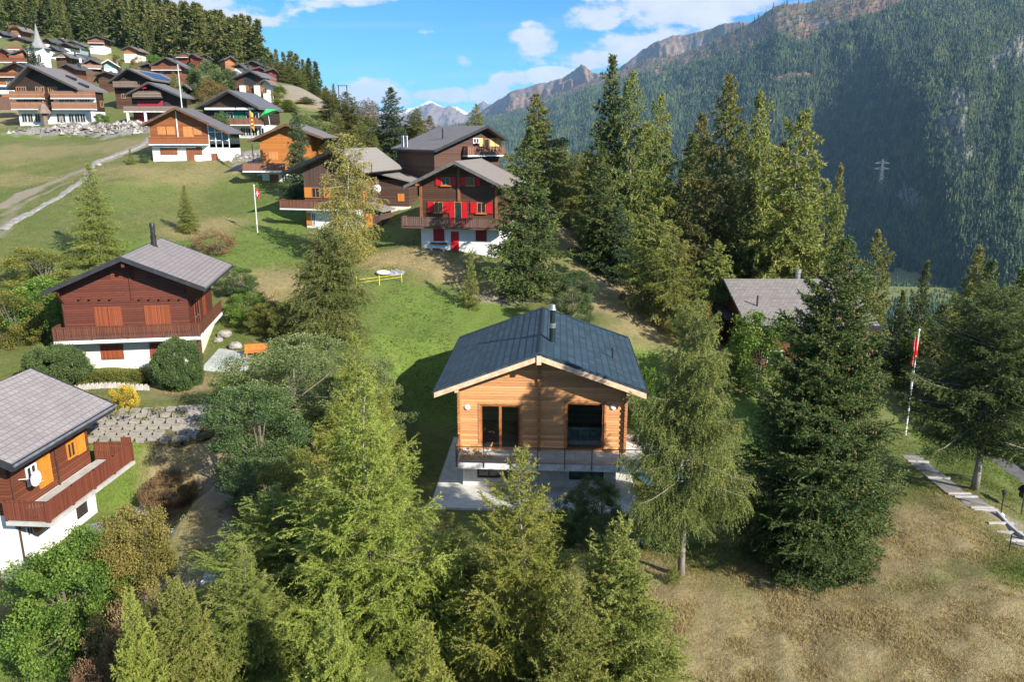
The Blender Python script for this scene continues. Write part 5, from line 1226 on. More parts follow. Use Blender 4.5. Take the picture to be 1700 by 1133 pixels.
# ---------------------------------------------------------------- the village higher up
def village():
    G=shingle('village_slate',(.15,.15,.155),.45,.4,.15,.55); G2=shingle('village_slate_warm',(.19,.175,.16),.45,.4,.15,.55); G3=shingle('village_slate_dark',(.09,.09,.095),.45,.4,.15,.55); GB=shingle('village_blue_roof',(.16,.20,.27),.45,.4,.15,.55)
    W=dict(dark=planks('v_dark',(.045,.028,.02),.25,2,.4,.3),brown=planks('v_brown',(.10,.05,.032),.25,2,.4,.3),red=planks('v_red',(.20,.045,.03),.25,2,.4,.3),orange=planks('v_orange',(.33,.125,.045),.25,2,.4,.3),rust=planks('v_rust',(.20,.075,.04),.25,2,.4,.3),pink=planks('v_pink',(.24,.14,.10),.25,2,.4,.3),grey=planks('v_grey',(.17,.13,.105),.25,2,.4,.3),white=PLAS,teal=plain('v_teal',(.25,.36,.33)),crim=planks('v_crimson',(.26,.03,.04),.25,2,.4,.3))
    FA=plain('v_fascia',(.07,.06,.055),.6); FP=plain('v_fascia_pale',(.5,.42,.36),.6); WF=plain('v_window_white',(.55,.55,.52)); WO=plain('v_window_orange',(.5,.25,.1))
    def v(lab,Y,apex,lt,rt,wall,base,floor,wood,roof=G,pl=PLAS,rot=0,L=9,fa=FA,win=(2,),bal=None,wf=WO,chim=1,back=None,of=1.3):
        h=House('chalet',lab,Y,apex,lt,rt,wall,base,floor,rot,back,None if back else L,of,.9,roof,W[wood],pl if floor else None,fa,th=.3,sink=3)
        w0=h.x1-h.x0; H0=h.under(h.x0)
        z=h.fz+ (1.0 if H0-h.fz>2.0 else .5); 
        rows=[h.fz+.9] if h.fz>.3 else [1.0]
        k=0
        top=h.under(h.ax)-.8
        zz=rows[0]
        while zz+1.1<top and k<3:
            lim=[x for x in (h.x0,h.x1) if True]
            # usable width at this height
            xa=max(h.x0+.5,h.ax-(h.under(h.ax)-zz-1.5)/max(h.sl,.05)); xb=min(h.x1-.5,h.ax+(h.under(h.ax)-zz-1.5)/max(h.sr,.05))
            n=max(1,int((xb-xa)/2.6)) if xb-xa>1.1 else 0
            for i in range(n):
                c=xa+(xb-xa)*(i+.5)/n; h.win(c-.45,c+.45,zz,zz+1.0,wf)
            zz+=2.7;k+=1
        if h.fz>1.5:
            n=max(1,int(w0/3))
            for i in range(n): c=h.x0+w0*(i+.5)/n; h.win(c-.45,c+.45,h.fz-1.7,h.fz-.7,wf)
        if bal is not None:
            for z in bal: h.balcony(h.x0-.2,h.x1+.2,z,1.2,W['pink'] if wood in('dark','brown') else W['rust'],WHITE if pl is PLAS else FA,solid=True,h=.95)
        for u in (2,5):
            if h.L>7: h.win(u,u+.9,h.fz+.9,h.fz+1.9,wf,'right')
        if chim: h.chimney(h.ax+ (1.3 if chim==1 else -1.5),h.L*.45,1.1,.28,WHITE if chim==2 else METAL_D,square=(chim==2))
        return h
    # large dark chalet with three floors
    h=House('apartment_chalet','large dark apartment chalet with two rows of long balconies above the rubble bank',166,(45.7,106.5),(9,145),(128,146),(24,184),207.5,floor=184,rot=0,back=103,of=2.2,ob=1.2,roof=shingle('village_seam',(.17,.155,.15),.8,.8,.12,.5,seam=True),wood=W['dark'],plas=PLAS,fascia=FA,th=.4,sink=4,cat='chalet')
    W0=h.x0; w0=h.x1-h.x0; fl=h.f(60,181)[1]; f2=h.f(60,163)[1]
    rail=W['rust']; rail=planks('long_balcony_rail',(.30,.15,.09),.3,2,.3,.2)
    a,b_,c_,d_=h.f(24,170)[0],h.f(78,170)[0],h.f(92,170)[0],h.f(160,170)[0]
    for z in (f2,fl):
        h.balcony(W0-.4,b_-.3,z,1.6,rail,WHITE,solid=True,h=1.3,th=.2); h.balcony(c_,d_,z,1.6,rail,WHITE,solid=True,h=1.3,th=.2)
    b=MB(); b.box(c_-.3,d_,-.04,-.031,fl+.02,f2-.3); h.put(b,'white_panel',PLAS)
    for px in (40,50,62,98,104,118,128,137): 
        x=h.f(px,190)[0]; h.win(x-.55,x+.55,.5,2.2,WF)
    for px in (35,44,53,68,103,112,121,137,146): 
        x=h.f(px,172)[0]; h.win(x-.55,x+.55,fl+.5,fl+2.2,WF)
    for px in (32,40,64,70,85,92): 
        x=h.f(px,153)[0]; h.win(x-.5,x+.5,f2+.9,f2+2.2,WO)
    for u in (3,7): h.win(u,u+1.4,fl+.6,fl+1.9,WO,'right')
    for x,y in ((h.ax+4.6,4),(h.ax+7.7,2.5)):
        z=h.top(x); b=MB(); b.prism([(x-.8,h.top(x-.8)+.02),(x+.8,h.top(x+.8)+.02),(x+.8,h.top(x+.8)+.5),(x-.8,h.top(x-.8)+.35)],y,y+1.2); b.build('roof_window',METAL_D,h.roof)
    b=MB(); x=h.f(81,192)[0]; b.cyl((x,-1.5,2.2),(x,-1.5,4),1.4,.5,8); b.cyl((x,-1.5,-1),(x,-1.5,2.2),.5,.5,8); b.build('stone_grill',plain('brown_stone',(.2,.14,.11)),h.e)
    # church
    x,y,z=at(72,137,272); tz=at(72,81,272)[2]; sz=at(66,38,272)[2]; c=thing('church_tower','white church tower with grey flared spire and twin bell openings','church tower',(x,y,z-6),R(8))
    wv=24*272/F/1.05*.5; hh=tz-z+6
    b=MB(); b.box(-wv,wv,-wv,wv,-4,hh); b.build('wall',PLAS,c)
    b=MB(); hs=sz-tz; r_=[(1.28,0),(.98,.09*hs),(.58,.24*hs),(.36,.42*hs),(.19,.68*hs),(.02,hs)]
    N=8; vs=[]
    for k,(q,zq) in enumerate(r_):
        for i in range(N):
            an=6.2832*(i+.5)/N; sq=1.18 if k<1 else 1.08
            ex=wv*q*sq*math.cos(an)/max(abs(math.cos(an)),abs(math.sin(an)))**(1 if k==0 else .5); ey=wv*q*sq*math.sin(an)/max(abs(math.cos(an)),abs(math.sin(an)))**(1 if k==0 else .5)
            vs.append((ex,ey,hh+zq))
    fs=[(k*N+i,k*N+(i+1)%N,(k+1)*N+(i+1)%N,(k+1)*N+i) for k in range(len(r_)-1) for i in range(N)]+[tuple(range(N-1,-1,-1))]
    b.add(vs,fs); sp=b.build('spire',plain('spire_shingle',(.24,.235,.235),.6),c)
    b=MB(); b.bar((0,0,hh+sz-tz-.5),(0,0,hh+sz-tz+1.8),.12); b.bar((-.5,0,hh+sz-tz+1.1),(.5,0,hh+sz-tz+1.1),.12); b.build('cross',METAL_D,sp)
    for xx in (-.75,.75):
        b=MB(); b.prism([(xx-.5,hh-4.3),(xx+.5,hh-4.3),(xx+.5,hh-2.4),(xx+.3,hh-1.9),(xx,hh-1.75),(xx-.3,hh-1.9),(xx-.5,hh-2.4)],-wv-.05,-wv+.1); w_=b.build('bell_opening',plain('louvre_dark',(.03,.03,.035)),c)
        b=MB(); b.box(xx-.04,xx+.04,-wv-.1,-wv-.052,hh-4.3,hh-2); b.build('mullion',PLAS,w_)
    b=MB(); b.box(-wv-.12,wv+.12,-wv-.12,wv+.12,hh-.35,hh-.02); b.build('cornice',PLAS,c)
    # red umbrella chalet
    h=v('dark chalet with red balcony parasol and crimson ground floor, left of the tall pole',165,(245,135.5),(206,157),(301,160),(219,297),206,186,'dark',G,W['brown'],back=273,bal=(),chim=0,wf=W['crim'],of=2.0)
    z=h.f(250,162)[1]; x0,x1=h.f(225,160)[0],h.f(272,160)[0]; h.balcony(x0,x1,z,1.4,planks('dusty_rail',(.20,.15,.12),.3,2),FA,solid=True,h=1.2)
    h.balcony(h.f(212,184)[0],h.f(296,184)[0],h.fz+.1,1.8,planks('dusty_rail',(.20,.15,.12),.3,2),WHITE,solid=True,h=1.0)
    h.panel(h.f(228,174)[0],h.f(271,174)[0],h.fz+.2,h.fz+2.2,W['crim'],'red_panel')
    h.panel(h.f(229,196)[0],h.f(246,196)[0],.2,2.4,W['crim'],'garage_door')
    for px in (218,247): x=h.f(px,190)[0]; b=MB(); b.box(x-.2,x+.2,-1.7,-1.4,-2,h.fz-.1); h.put(b,'porch_post',WHITE)
    u=thing('parasol','open red parasol on the upper balcony of the dark chalet','parasol',tuple(h.e.matrix_basis@Vector((h.f(241,153)[0],-.7,z))),0)
    b=MB(); b.cyl((0,0,0),(0,0,2.2),.05,n=6); b.build('pole',WHITE,u); b=MB(); b.cyl((0,0,1.7),(0,0,2.4),1.1,.05,8); b.build('canopy',plain('parasol_red',(.6,.02,.04),.6),u)
    # solar roof
    h=v('dark chalet with solar panels on its pale roof',186,(210.5,112),(178,136),(251,131),(186,246),168,150,'dark',G2,W['brown'],back=268,bal=(),chim=0,of=2)
    h.balcony(h.f(193,142)[0],h.f(230,142)[0],h.f(210,145)[1],1.6,planks('dusty_rail',(.20,.15,.12),.3,2),FA,solid=True,h=1.2)
    b=MB(); 
    for i in range(5):
        for j in range(2):
            xa=h.ax+1.2+j*1.75; xb=xa+1.6; ya=1.5+i*2.1; zz=lambda x:h.top(x)+.06
            b.add([(xa,ya,zz(xa)),(xb,ya,zz(xb)),(xb,ya+1.9,zz(xb)),(xa,ya+1.9,zz(xa)),(xa,ya,zz(xa)+.05),(xb,ya,zz(xb)+.05),(xb,ya+1.9,zz(xb)+.05),(xa,ya+1.9,zz(xa)+.05)],[(0,3,2,1),(4,5,6,7),(0,1,5,4),(1,2,6,5),(2,3,7,6),(3,0,4,7)])
    b.build('solar_panels',plain('solar_blue',(.03,.05,.14),.2,.3),h.roof)
    # green umbrella chalet
    h=House('chalet','black brown chalet with green parasol, white awnings and long rust balcony',140,(376,148),(323,177.5),(429,178),(342,470),232,floor=207,rot=0,back=424,of=2.0,ob=1.2,roof=shingle('village_seam_dark',(.12,.12,.13),.8,.8,.12,.5,seam=True),wood=W['dark'],plas=PLAS,fascia=FA,th=.35,sink=3,group='chalets of the hillside village')
    gsh=plain('green_shutter',(.02,.17,.09),.5)
    for px in (369,392,401): x=h.f(px,190)[0]; h.panel(x-.5,x+.5,h.fz+.1,h.fz+2.1,gsh)
    for px in (382,414,424): x=h.f(px,190)[0]; h.win(x-.6,x+.6,h.fz+.2,h.fz+2.1,WF)
    for px in (404,412,423,434): x=h.f(px,217)[0]; h.win(x-.5,x+.5,.6,2.0,WF)
    h.balcony(h.f(372,205)[0],h.x1+.6,h.fz,1.6,planks('rust_rail',(.20,.085,.055),.12,0,.4,.3),WHITE,solid=True,h=1.05)
    for a,c in ((344,392),(396,424)): b=MB(); b.box(h.f(a,182)[0],h.f(c,182)[0],-1.2,-.05,h.fz+2.4,h.fz+2.75); h.put(b,'awning',WHITE)
    u=thing('parasol','tilted bright green parasol on the rust balcony','parasol',tuple(h.e.matrix_basis@Vector((h.f(450,195)[0],-1.0,h.fz))),0)
    b=MB(); b.cyl((0,0,0),(-.2,0,2.3),.05,n=6); b.build('pole',WHITE,u); b=MB(); b.cyl((-.1,0,1.75),(-.45,0,2.55),1.7,.06,8); b.build('canopy',plain('parasol_green',(.06,.62,.16),.6),u)
    # others: label, Y, apex, tips, wall px, base, floor, wood
    v('orange chalet standing highest at the left edge of the forest',360,(25,42),(13,47.5),(36,50),(15,32),58.6,54,'orange',G2,W['pink'],bal=(3,))
    v('low pinkish brown chalet below the highest orange one',330,(27.5,60),(10,65),(44.5,66),(14,40),72,None,'pink',G3,chim=2,L=7)
    v('white walled house cut by the left photo edge',340,(-4,49),(-16,54),(5.5,56),(-12,3.5),68,60,'brown',G3,L=8)
    v('red chalet at the left photo edge above the orange balconies',285,(3,79.5),(-12,85),(14,86),(-9,11),95,None,'red',G2,L=8)
    v('broad grey roofed chalet with two orange balconies beside the dark spruce',268,(38,80.5),(12,90),(44,88),(14,41),104,None,'orange',G,rot=18,L=11,bal=(1.2,4.0))
    v('large light orange chalet at the left edge in front of the church',205,(23.5,102),(-14,119),(60,121),(-8,50),146,None,'orange',G3,bal=(2.6,6.0),L=10,wf=WF,of=1.8)
    v('brown chalet directly right of the church spire',330,(76,62),(66,68),(86,69),(69,83),79,73,'brown',G3,PLAS,chim=0,L=8)
    v('dark roofed house with white chimney under the forest, right of the spire',345,(99,62.5),(87,70),(110,69),(90,107),78,72,'brown',G3,PLAS,chim=2,L=8)
    v('brown chalet with white corner columns below the forest edge',312,(107,70),(94,73),(120.5,76.5),(97,117),88,80,'brown',G3,PLAS,L=7)
    v('orange topped chalet with pale green ground floor',332,(117,66.5),(108,70),(138,75),(112,134),82.5,77,'orange',G,W['teal'],L=6)
    v('narrow brown chalet beside the church tower wall',300,(84,75.5),(76,80),(95,82),(79,92),90,85,'brown',G3,PLAS,L=6)
    v('timber house with blue grey roof standing alone before the trees',350,(160,58),(143,63),(178,64.5),(147,174),82,76,'grey',GB,PLAS,rot=10,L=9,bal=(2.6,))
    v('brown chalet with orange balcony touching the church tower',262,(102,86),(86,93),(115,94),(88,111),106,None,'brown',G,bal=(2.0,),L=9)
    v('dark chalet behind, its roof between two others right of the church',275,(129,88.5),(112,94),(141.5,95),(115,138),104,None,'dark',G3,L=8)
    v('wide chalet with cream balcony and white side wall in the village centre',240,(150,96.5),(134,105.5),(174.5,108),(136,170),122,None,'brown',G3,rot=38,L=11,bal=(1.5,),chim=2)
    v('small red brown chalet tucked below the white side wall',225,(109,105),(97,110),(124.5,113),(100,121),122,None,'rust',G3,L=7)
    v('white and green chalet with pale bargeboards in the village centre',236,(179,98),(168,104),(199.5,110.5),(170,195),122,113,'teal',G,PLAS,rot=22,fa=FP,L=8)
    v('dark old timber chalet with a row of small white windows',212,(174,117.5),(155,124),(193.5,124),(158,190),139,None,'brown',G3,wf=WF,L=9)
    v('amber chalet with yellow bush below, against the forest edge',330,(214,75.5),(200,81),(230,83.5),(202,227),94,89,'orange',G2,PLAS,L=8)
    v('small grey roofed barn left of the red brown barn',232,(245,103.5),(230,108),(258,109),(233,254),121,None,'dark',G2,L=6,chim=0,rot=15)
    v('big red brown chalet with slatted gable behind the tall pole',222,(273.5,94),(248,108.5),(307,111),(252,302),128,None,'rust',G,back=284,bal=(1.8,),wf=WF)
    v('red chalet with white window trim near the forest',300,(307,86.5),(288,92),(319,93.5),(290,314),100,None,'red',G,wf=WF,L=8,bal=(1.0,))
    v('small red gabled chalet next to its larger red neighbour',296,(318,88),(311,93),(328,94),(313,326),102,None,'red',G3,wf=WF,L=6,chim=0)
    v('low brown chalet with pale grey roof under the trees',300,(340,89),(327,93),(350,95),(329,348),100,None,'grey',G2,L=7,rot=14)
    v('two toned chalet, brown side and orange gable, on the hill shoulder',268,(383,92),(372,98),(393,99.5),(374,390),107,None,'orange',G2,rot=30,L=8)
    v('red gabled chalet with white base on the hill shoulder',250,(396,104.5),(384,109.5),(407,113),(386,404),119,113,'red',G3,PLAS,L=7)
    v('dark low chalet highest on the hill shoulder',283,(418,99.5),(405,105),(437,109),(408,434),113,None,'brown',G3,L=8)
    v('crimson chalet with grey roof on the hill shoulder',256,(431,110),(413,115),(441,115.5),(416,439),123,None,'crim',G,rot=15,L=9)
    v('small red chalet with grey roof at the end of the village',254,(454,112.5),(438,117.5),(459,117),(441,457),124,None,'red',G,L=7,rot=12,chim=0)
    v('little orange gabled hut left of the old barn',218,(376,113.5),(371,117),(388,121),(373,386),127,None,'orange',G2,L=6,chim=0)
    h=v('old open barn with stone pillars and steep grey roof above the green parasol chalet',195,(414,116),(383,129),(433,126),(386,428),157,None,'brown',G,L=8,chim=0,rot=-4,win=())
    b=MB(); b.box(h.f(405,132)[0],h.f(424,132)[0],-.06,-.032,h.f(410,143)[1],h.f(410,121)[1]); h.put(b,'opening',plain('louvre_dark',(.03,.03,.035)))
    for px in (404,428): x=h.f(px,148)[0]; b=MB(); b.box(x-.6,x+.6,-.8,-.04,-1,h.f(px,142)[1]); h.put(b,'stone_pillar',PLASC)
    v('small white house with grey roof right of the old barn',182,(438,131),(429,137),(448,138),(431,443),156,141,'white',G2,PLAS,chim=0,L=5)
    v('low dark hut with grey roof between the pole and the leafy tree',192,(304,139),(296,144),(316,147),(298,312),160,None,'dark',G2,L=6,chim=0)
    # white van at the left edge
    x,y,z=at(10,161,178); vn=thing('parked_van','white van parked at the left photo edge by the lane','van',(x,y,gz(x,y)),R(8))
    vn.location.z=z
    b=MB(); b.prism([(-3,.5),(3.2,.5),(3.2,1.3),(2.4,2.3),(2.0,2.4),(-3,2.4)],-1,1); b.build('body',WHITE,vn,bevel=.12)
    b=MB(); b.box(-1.0,1.9,-1.03,-1.005,1.35,2.05); b.build('window',glassy(),vn)
    for xx in (-2,2.1):
        b=MB(); b.cyl((xx,-1.05,.4),(xx,1.05,.4),.4,n=14); b.build('wheel',METAL_D,vn)
    b=MB(); b.box(-6,7,-1.3,.8,-2.6,-.05); o=b.build('low_shed',plain('shed_brown',(.16,.09,.07)),None,loc=(x,y,z)); tag(o,'low brown shed wall below the white van','shed')
def plants():
    T=tree_px; FG='larches in front of the new house'
    # foreground conifers
    T('larch0','larch_tree','tall yellow green larch with pale trunk left of the log house, largest in the foreground','larch',600,612,25.5,345,FG)
    T('larch1','larch_tree','bright green larch whose tip crosses the balcony of the log house','larch',868,730,24,320,FG)
    T('youngl1','larch_tree','larch with yellowish tip just right of the dark leaved shrub','larch',1030,858,23,290,FG)
    T('youngl','larch_tree','young larch at the bottom edge between the two tallest foreground larches','larch',700,1035,19.5,250,FG)
    T('youngl','larch_tree','slender yellow green larch tip at the bottom left, left one of a pair','larch',214,978,21.5,150,FG)
    T('youngl1','larch_tree','yellow green larch tip at the bottom left, right one of a pair','larch',290,958,22.5,190,FG)
    T('larch2','larch_tree','shaded dark green larch left of the largest foreground larch','larch',455,800,29,250,FG)
    T('larch2','larch_tree','dark green larch low at the bottom left of centre','larch',400,905,24,210,FG)
    T('larch1','larch_tree','larch peeking up behind the largest foreground larch','larch',590,545,38,190,FG)
    T('youngl1','larch_tree','young larch filling the gap at the bottom right of centre','larch',950,955,21,250,FG)
    T('larch2','larch_tree','dark larch in the shade between the two tallest foreground larches','larch',745,850,28,200,FG)
    T('youngl','larch_tree','small feathery larch at the very bottom, left of the young one','larch',545,990,20,190,FG)
    T('larchr','larch_tree','drooping larch with bare lower trunk on the dry meadow right of the log house','larch',1158,486,31.5,215)
    sp_=T('spruce','spruce_tree','massive dark green spruce with brown cones standing on the dry meadow','spruce',1398,383,33.0,320); add_cones(sp_,15,3.35,420,3)
    T('smallspruce','spruce_sapling','small sapling at the foot of the drooping larch','sapling',1120,940,31,40)
    # left and middle conifers
    T('col','larch_tree','tall columnar olive larch on the lawn between brown chalet and log house','larch',540,372,59,135)
    T('birchy','birch_tree','tall slim yellow green birch with white trunk before the umber chalet','birch',572,218,79,112)
    T('col1','larch_tree','rough olive larch by the gravel path at the left','larch',145,268,76,100)
    T('col1','larch_tree','slim young larch on the meadow above the brown chalet','larch',305,306,86,50)
    T('mspruce1','spruce_tree','dense dark spruce beside the bright orange chalet','spruce',490,174,103,66)
    T('mspruce1','spruce_tree','tall pointed dark spruce between the umber chalet and the chalet on the rise','spruce',646,142,118,92)
    T('mspruce0','spruce_tree','big dark spruce right beside the chalet with red shutters','spruce',878,205,71,140)
    T('mlarch1','larch_tree','broad green larch behind the spruce by the red shuttered chalet','larch',893,150,92,125)
    T('smallspruce','spruce_sapling','small pale green spruce below the chalet with red shutters','sapling',781,417,68,40)
    T('smallspruce','spruce_sapling','tiny spruce on the meadow left of the orange brown chalet','sapling',215,247,118,16)
    bk='trees behind the middle chalets'
    for k,lab,px,py,Y,w in [('mlarch0','olive larch directly behind the autumn birch',575,150,135,70),('mlarch2','yellowish larch left of the pointed dark spruce',612,190,128,62),('mlarch2','low yellowish larch touching the umber chalet roof from behind',630,215,122,46),
        ('mlarch0','olive larch at the skyline behind the orange chalet',545,150,160,56),('mlarch3','green larch between the dense spruce and the birch',530,196,128,50),('mlarch0','brownish larch right of the pointed dark spruce',690,178,130,66),('mlarch2','small larch left of the roof on the rise',722,210,140,40),('mlarch3','larch tip rising behind the roof on the rise',790,170,128,46),
        ('midb','rust tinged bush left of the roof on the rise',660,228,126,40),('mlarch1','larch on the skyline below the sand slope',508,160,190,40),('mlarch3','green larch under the sand slope',478,165,165,44),('mlarch1','larch right of the green parasol',500,190,150,40),
        ('mlarch2','yellowish larch above the roof of the umber chalet',600,200,118,50),('mlarch3','bushy larch left of the pointed dark spruce foot',622,225,114,44),('mlarch1','olive larch behind the birch top',556,185,120,52),('mlarch0','larch low between the dense spruce and the birch',540,225,112,44),('mlarch1','larch on the skyline right of the twin mast',590,172,165,50),
        ('mlarch2','pale larch just right of the pointed spruce',672,205,132,50),('mlarch0','olive larch on the skyline right of the leafless tree',712,190,150,46),('midg','bright bush below the sand slope',500,205,140,44),('midd','dark bush above the orange chalet roof',520,200,122,40),('mlarch3','young larch above the orange chalet roof',508,185,130,36)]:
        T(k,'larch_tree' if 'larch' in k else 'bush',lab,'larch' if 'larch' in k else 'bush',px,py,Y,w,bk)
    T('bare','bare_tree','leafless grey tree on the skyline left of the pointed spruce','tree',612,163,150,36)
    T('bare','bare_tree','leafless tree on the skyline right of the pointed spruce','tree',700,200,138,46)
    # the stand of conifers right of centre
    st='tall conifers on the spur right of the red shuttered chalet'
    rows=[('mspruce0','darkest and highest spruce of the stand, with a narrow dense tip',1015,83,86,105),('mlarch1','sparse larch just right of the highest spruce',1052,110,84,110),('mlarch3','bright larch with rounded top, third from the left of the stand',1098,148,92,95),
     ('mlarch1','tall larch with broken whitish dead branches in the middle of the stand',1210,113,80,135),('mlarch3','larch leaning on the tallest middle larch',1268,140,86,125),('mlarch3','wide larch with long horizontal branches at the right end of the stand',1335,172,74,190),
     ('mspruce2','dark spruce filling the gap before the middle larch',1150,215,90,110),('mlarch1','larch low at the left of the stand',960,250,98,80),('mlarch3','green larch behind the big spruce at left of the stand',930,232,104,70),
     ('mspruce2','low dark spruce in front of the highest one',1000,250,80,100),('mlarch3','shorter green larch in front of the stand',1085,335,70,115),('mlarch0','olive larch under the middle larch',1175,290,78,110),('mspruce2','dark spruce above the roof with two chimneys',1240,300,76,110),
     ('mlarch2','larch behind the roof ridge',1310,320,74,110),('mlarch1','olive larch behind the roof right end',1375,290,78,110),('mlarch3','small larch at the front foot of the stand',1120,370,66,90),('mlarch3','small olive larch left above the lean to roof',1190,395,67,90),
     ('mlarch1','larch at the far back right of the stand',1400,260,110,80),('mlarch1','back row larch between the two tall left ones',1075,200,105,90),('mspruce1','low spruce along the dry bank',1030,330,78,85)]
    rows+=[('mspruce2','dark spruce between the two middle larches',1240,200,92,110),('mspruce0','dark spruce back left of the wide larch',1300,225,94,110),('mlarch0','full larch at the back of the stand',1165,180,100,115)]
    for k,lab,px,py,Y,w in rows: T(k,'spruce_tree' if 'spruce' in k else 'larch_tree',lab,'spruce' if 'spruce' in k else 'larch',px,py,Y,w*1.12,st)
    rt='trees along the right side road'
    for k,lab,px,py,Y,w in [('mlarch1','olive larch right of the massive spruce tip',1462,375,78,100),('mspruce2','small pointed spruce before the valley field',1540,428,72,70),('mlarch1','spruce green larch with drooping tip at the right',1632,402,66,120),('mspruce0','dark spruce touching the right photo edge',1700,440,58,150),
        ('mspruce2','dark spruce behind the flagpole',1500,478,78,80),('mlarch3','low larch behind the flag',1590,480,74,90),('mspruce1','dark spruce right of the flag',1610,540,62,100),('mspruce0','shaded spruce behind the bare trunked pine',1650,520,56,130),('mspruce1','shaded spruce at the right edge below the road bend',1720,560,50,130),
        ('mspruce2','dark spruce filling behind the flag, right of the green tree',1565,500,56,120),('mspruce0','tall dark spruce behind the pine, left one',1645,425,56,130),('mspruce2','tall dark spruce behind the pine, right one',1690,480,50,150),('mspruce1','low dark spruce along the fence behind the road',1600,590,54,110)]:
        T(k,'spruce_tree' if 'spruce' in k else 'larch_tree',lab,'spruce' if 'spruce' in k else 'larch',px,py,Y,w,rt)
    T('pine','pine_tree','wide dark pine with bare lower trunk at the right edge','pine',1672,470,40.5,270,rz=1)
    T('midg','broadleaf_tree','light green ash tree right behind the flagpole','tree',1560,555,60,120)
    T('midd','broadleaf_tree','green tree between flagpole and the massive spruce','tree',1470,560,62,90)
    T('midg','broadleaf_tree','bright leafy tree before the roof with two chimneys','tree',1268,520,53,125)
    T('midd','broadleaf_tree','dark leafy tree under the left end of that grey brown roof','tree',1215,585,54,80)
    T('bushg','bush','hazel bush behind the drooping larch','bush',1080,600,55,50)
    T('rowan','rowan_tree','rowan behind the ridge of the blue tiled roof','tree',951,452,63,80)
    for px,py,Y,w,k,lab in [(970,385,88,60,'midb','golden bush on the dry spur, upper one'),(1000,430,80,50,'midb','golden bush on the dry spur, lower one'),(945,350,90,50,'bushy','yellow green bush beside the big dark spruce'),(1140,520,62,60,'bushy','yellow leaved bush below the stand of conifers'),(1165,500,64,50,'midb','thin golden tree left of the lean to roof'),(1040,480,72,30,'rustbush','dry shrub on the bank')]:
        T(k,'bush',lab,'bush',px,py,Y,w,'bushes on the dry spur')
    # deciduous on the left
    T('willow','whitebeam_tree','large grey green whitebeam left of the columnar larch foot','tree',480,560,44,230)
    T('willow','whitebeam_tree','grey green tree behind the largest larch','tree',610,590,46,130)
    T('rowan','rowan_tree','dark green rowan below the grey green whitebeam','tree',425,640,37,180)
    T('rowan','rowan_tree','shaded green tree right of the rubble on the lower lawn','tree',440,760,33,150)
    T('viburnum','viburnum_bush','viburnum with orange tinged leaves below the rowan','bush',500,735,31,130)
    T('maple','maple_tree','bright green maple at the lower left corner','maple',95,885,26.5,200)
    T('golden','serviceberry_tree','golden brown serviceberry before the white base of the lower left chalet','tree',212,842,28.5,130)
    T('rustbush','bush','rust brown bush between the maple and the paired larches','bush',200,985,25,130)
    T('rustbush','bush','thin brown bush at the bottom left between maple and larch','bush',160,1080,23.5,110)
    T('rowan','pear_tree','glossy dark leaved shrub tree before the concrete base of the log house','tree',1000,795,36,95)
    T('bushd','bush','grey green shrub left of the glossy one before the concrete base','bush',945,815,38,60)
    T('bushd','bush','small dark shrub under the drooping larch','bush',1090,840,35,80)
    T('bushd','bush','dark shrub beside the right end of the balcony','bush',1085,665,46,50)
    T('round','clipped_bush','clipped round dark bush left of the cream base','bush',90,572,50.5,88)
    T('round','clipped_bush','clipped round bush covering the window of the cream base','bush',288,560,50.5,70)
    T('bushg','bush','leafy bush beside the garden terrace','bush',400,618,49,62)
    for k,lab,px,py,Y,w in [('bushd','dark leafy bush right of the brown chalet roof',395,440,68,60),('bushg','green bush right of the brown chalet',410,480,64,70),('bushy','yellow green bush above the garden terrace',440,500,62,70),('rustbush','red brown bush on the meadow behind the grey brown roof',355,380,78,80),
       ('bushy','round yellow green bush left of the brown chalet',62,410,70,110),('midg','leafy tree left of the brown chalet',60,460,60,110),('bushy','green bush at the left photo edge',10,480,58,90),('bushg','low bush left of the brown chalet wall',100,480,58,60),('bushg','bright bush at the foot of the block terraces',370,640,47,40),('bushy','bush under the columnar larch',470,500,60,60)]:
        T(k,'bush' if k!='midg' else 'broadleaf_tree',lab,'bush' if k!='midg' else 'tree',px,py,Y,w,'garden shrubs around the brown chalet')
    tree_b('barberry','barberry_bush','dense red brown barberry on the lower lawn','bush',277,786,843,92)
    tree_b('bushg','bush','small bright bush growing in the red brown barberry','bush',308,800,838,28)
    T('barberry','barberry_bush','brown bush at the shaded edge of the lower lawn','bush',400,795,37.5,60)
    T('rustbush','bush','small brown bush on the dry lower slope','bush',385,845,34.5,50)
    T('flower','flowering_bush','yellow flowering bush on the block terraces','bush',205,640,46.5,40)
    T('flower','flowering_bush','small yellow flowering bush next to the grey roof','bush',135,645,46.5,18)
    # village greenery
    vg='trees among the village houses'
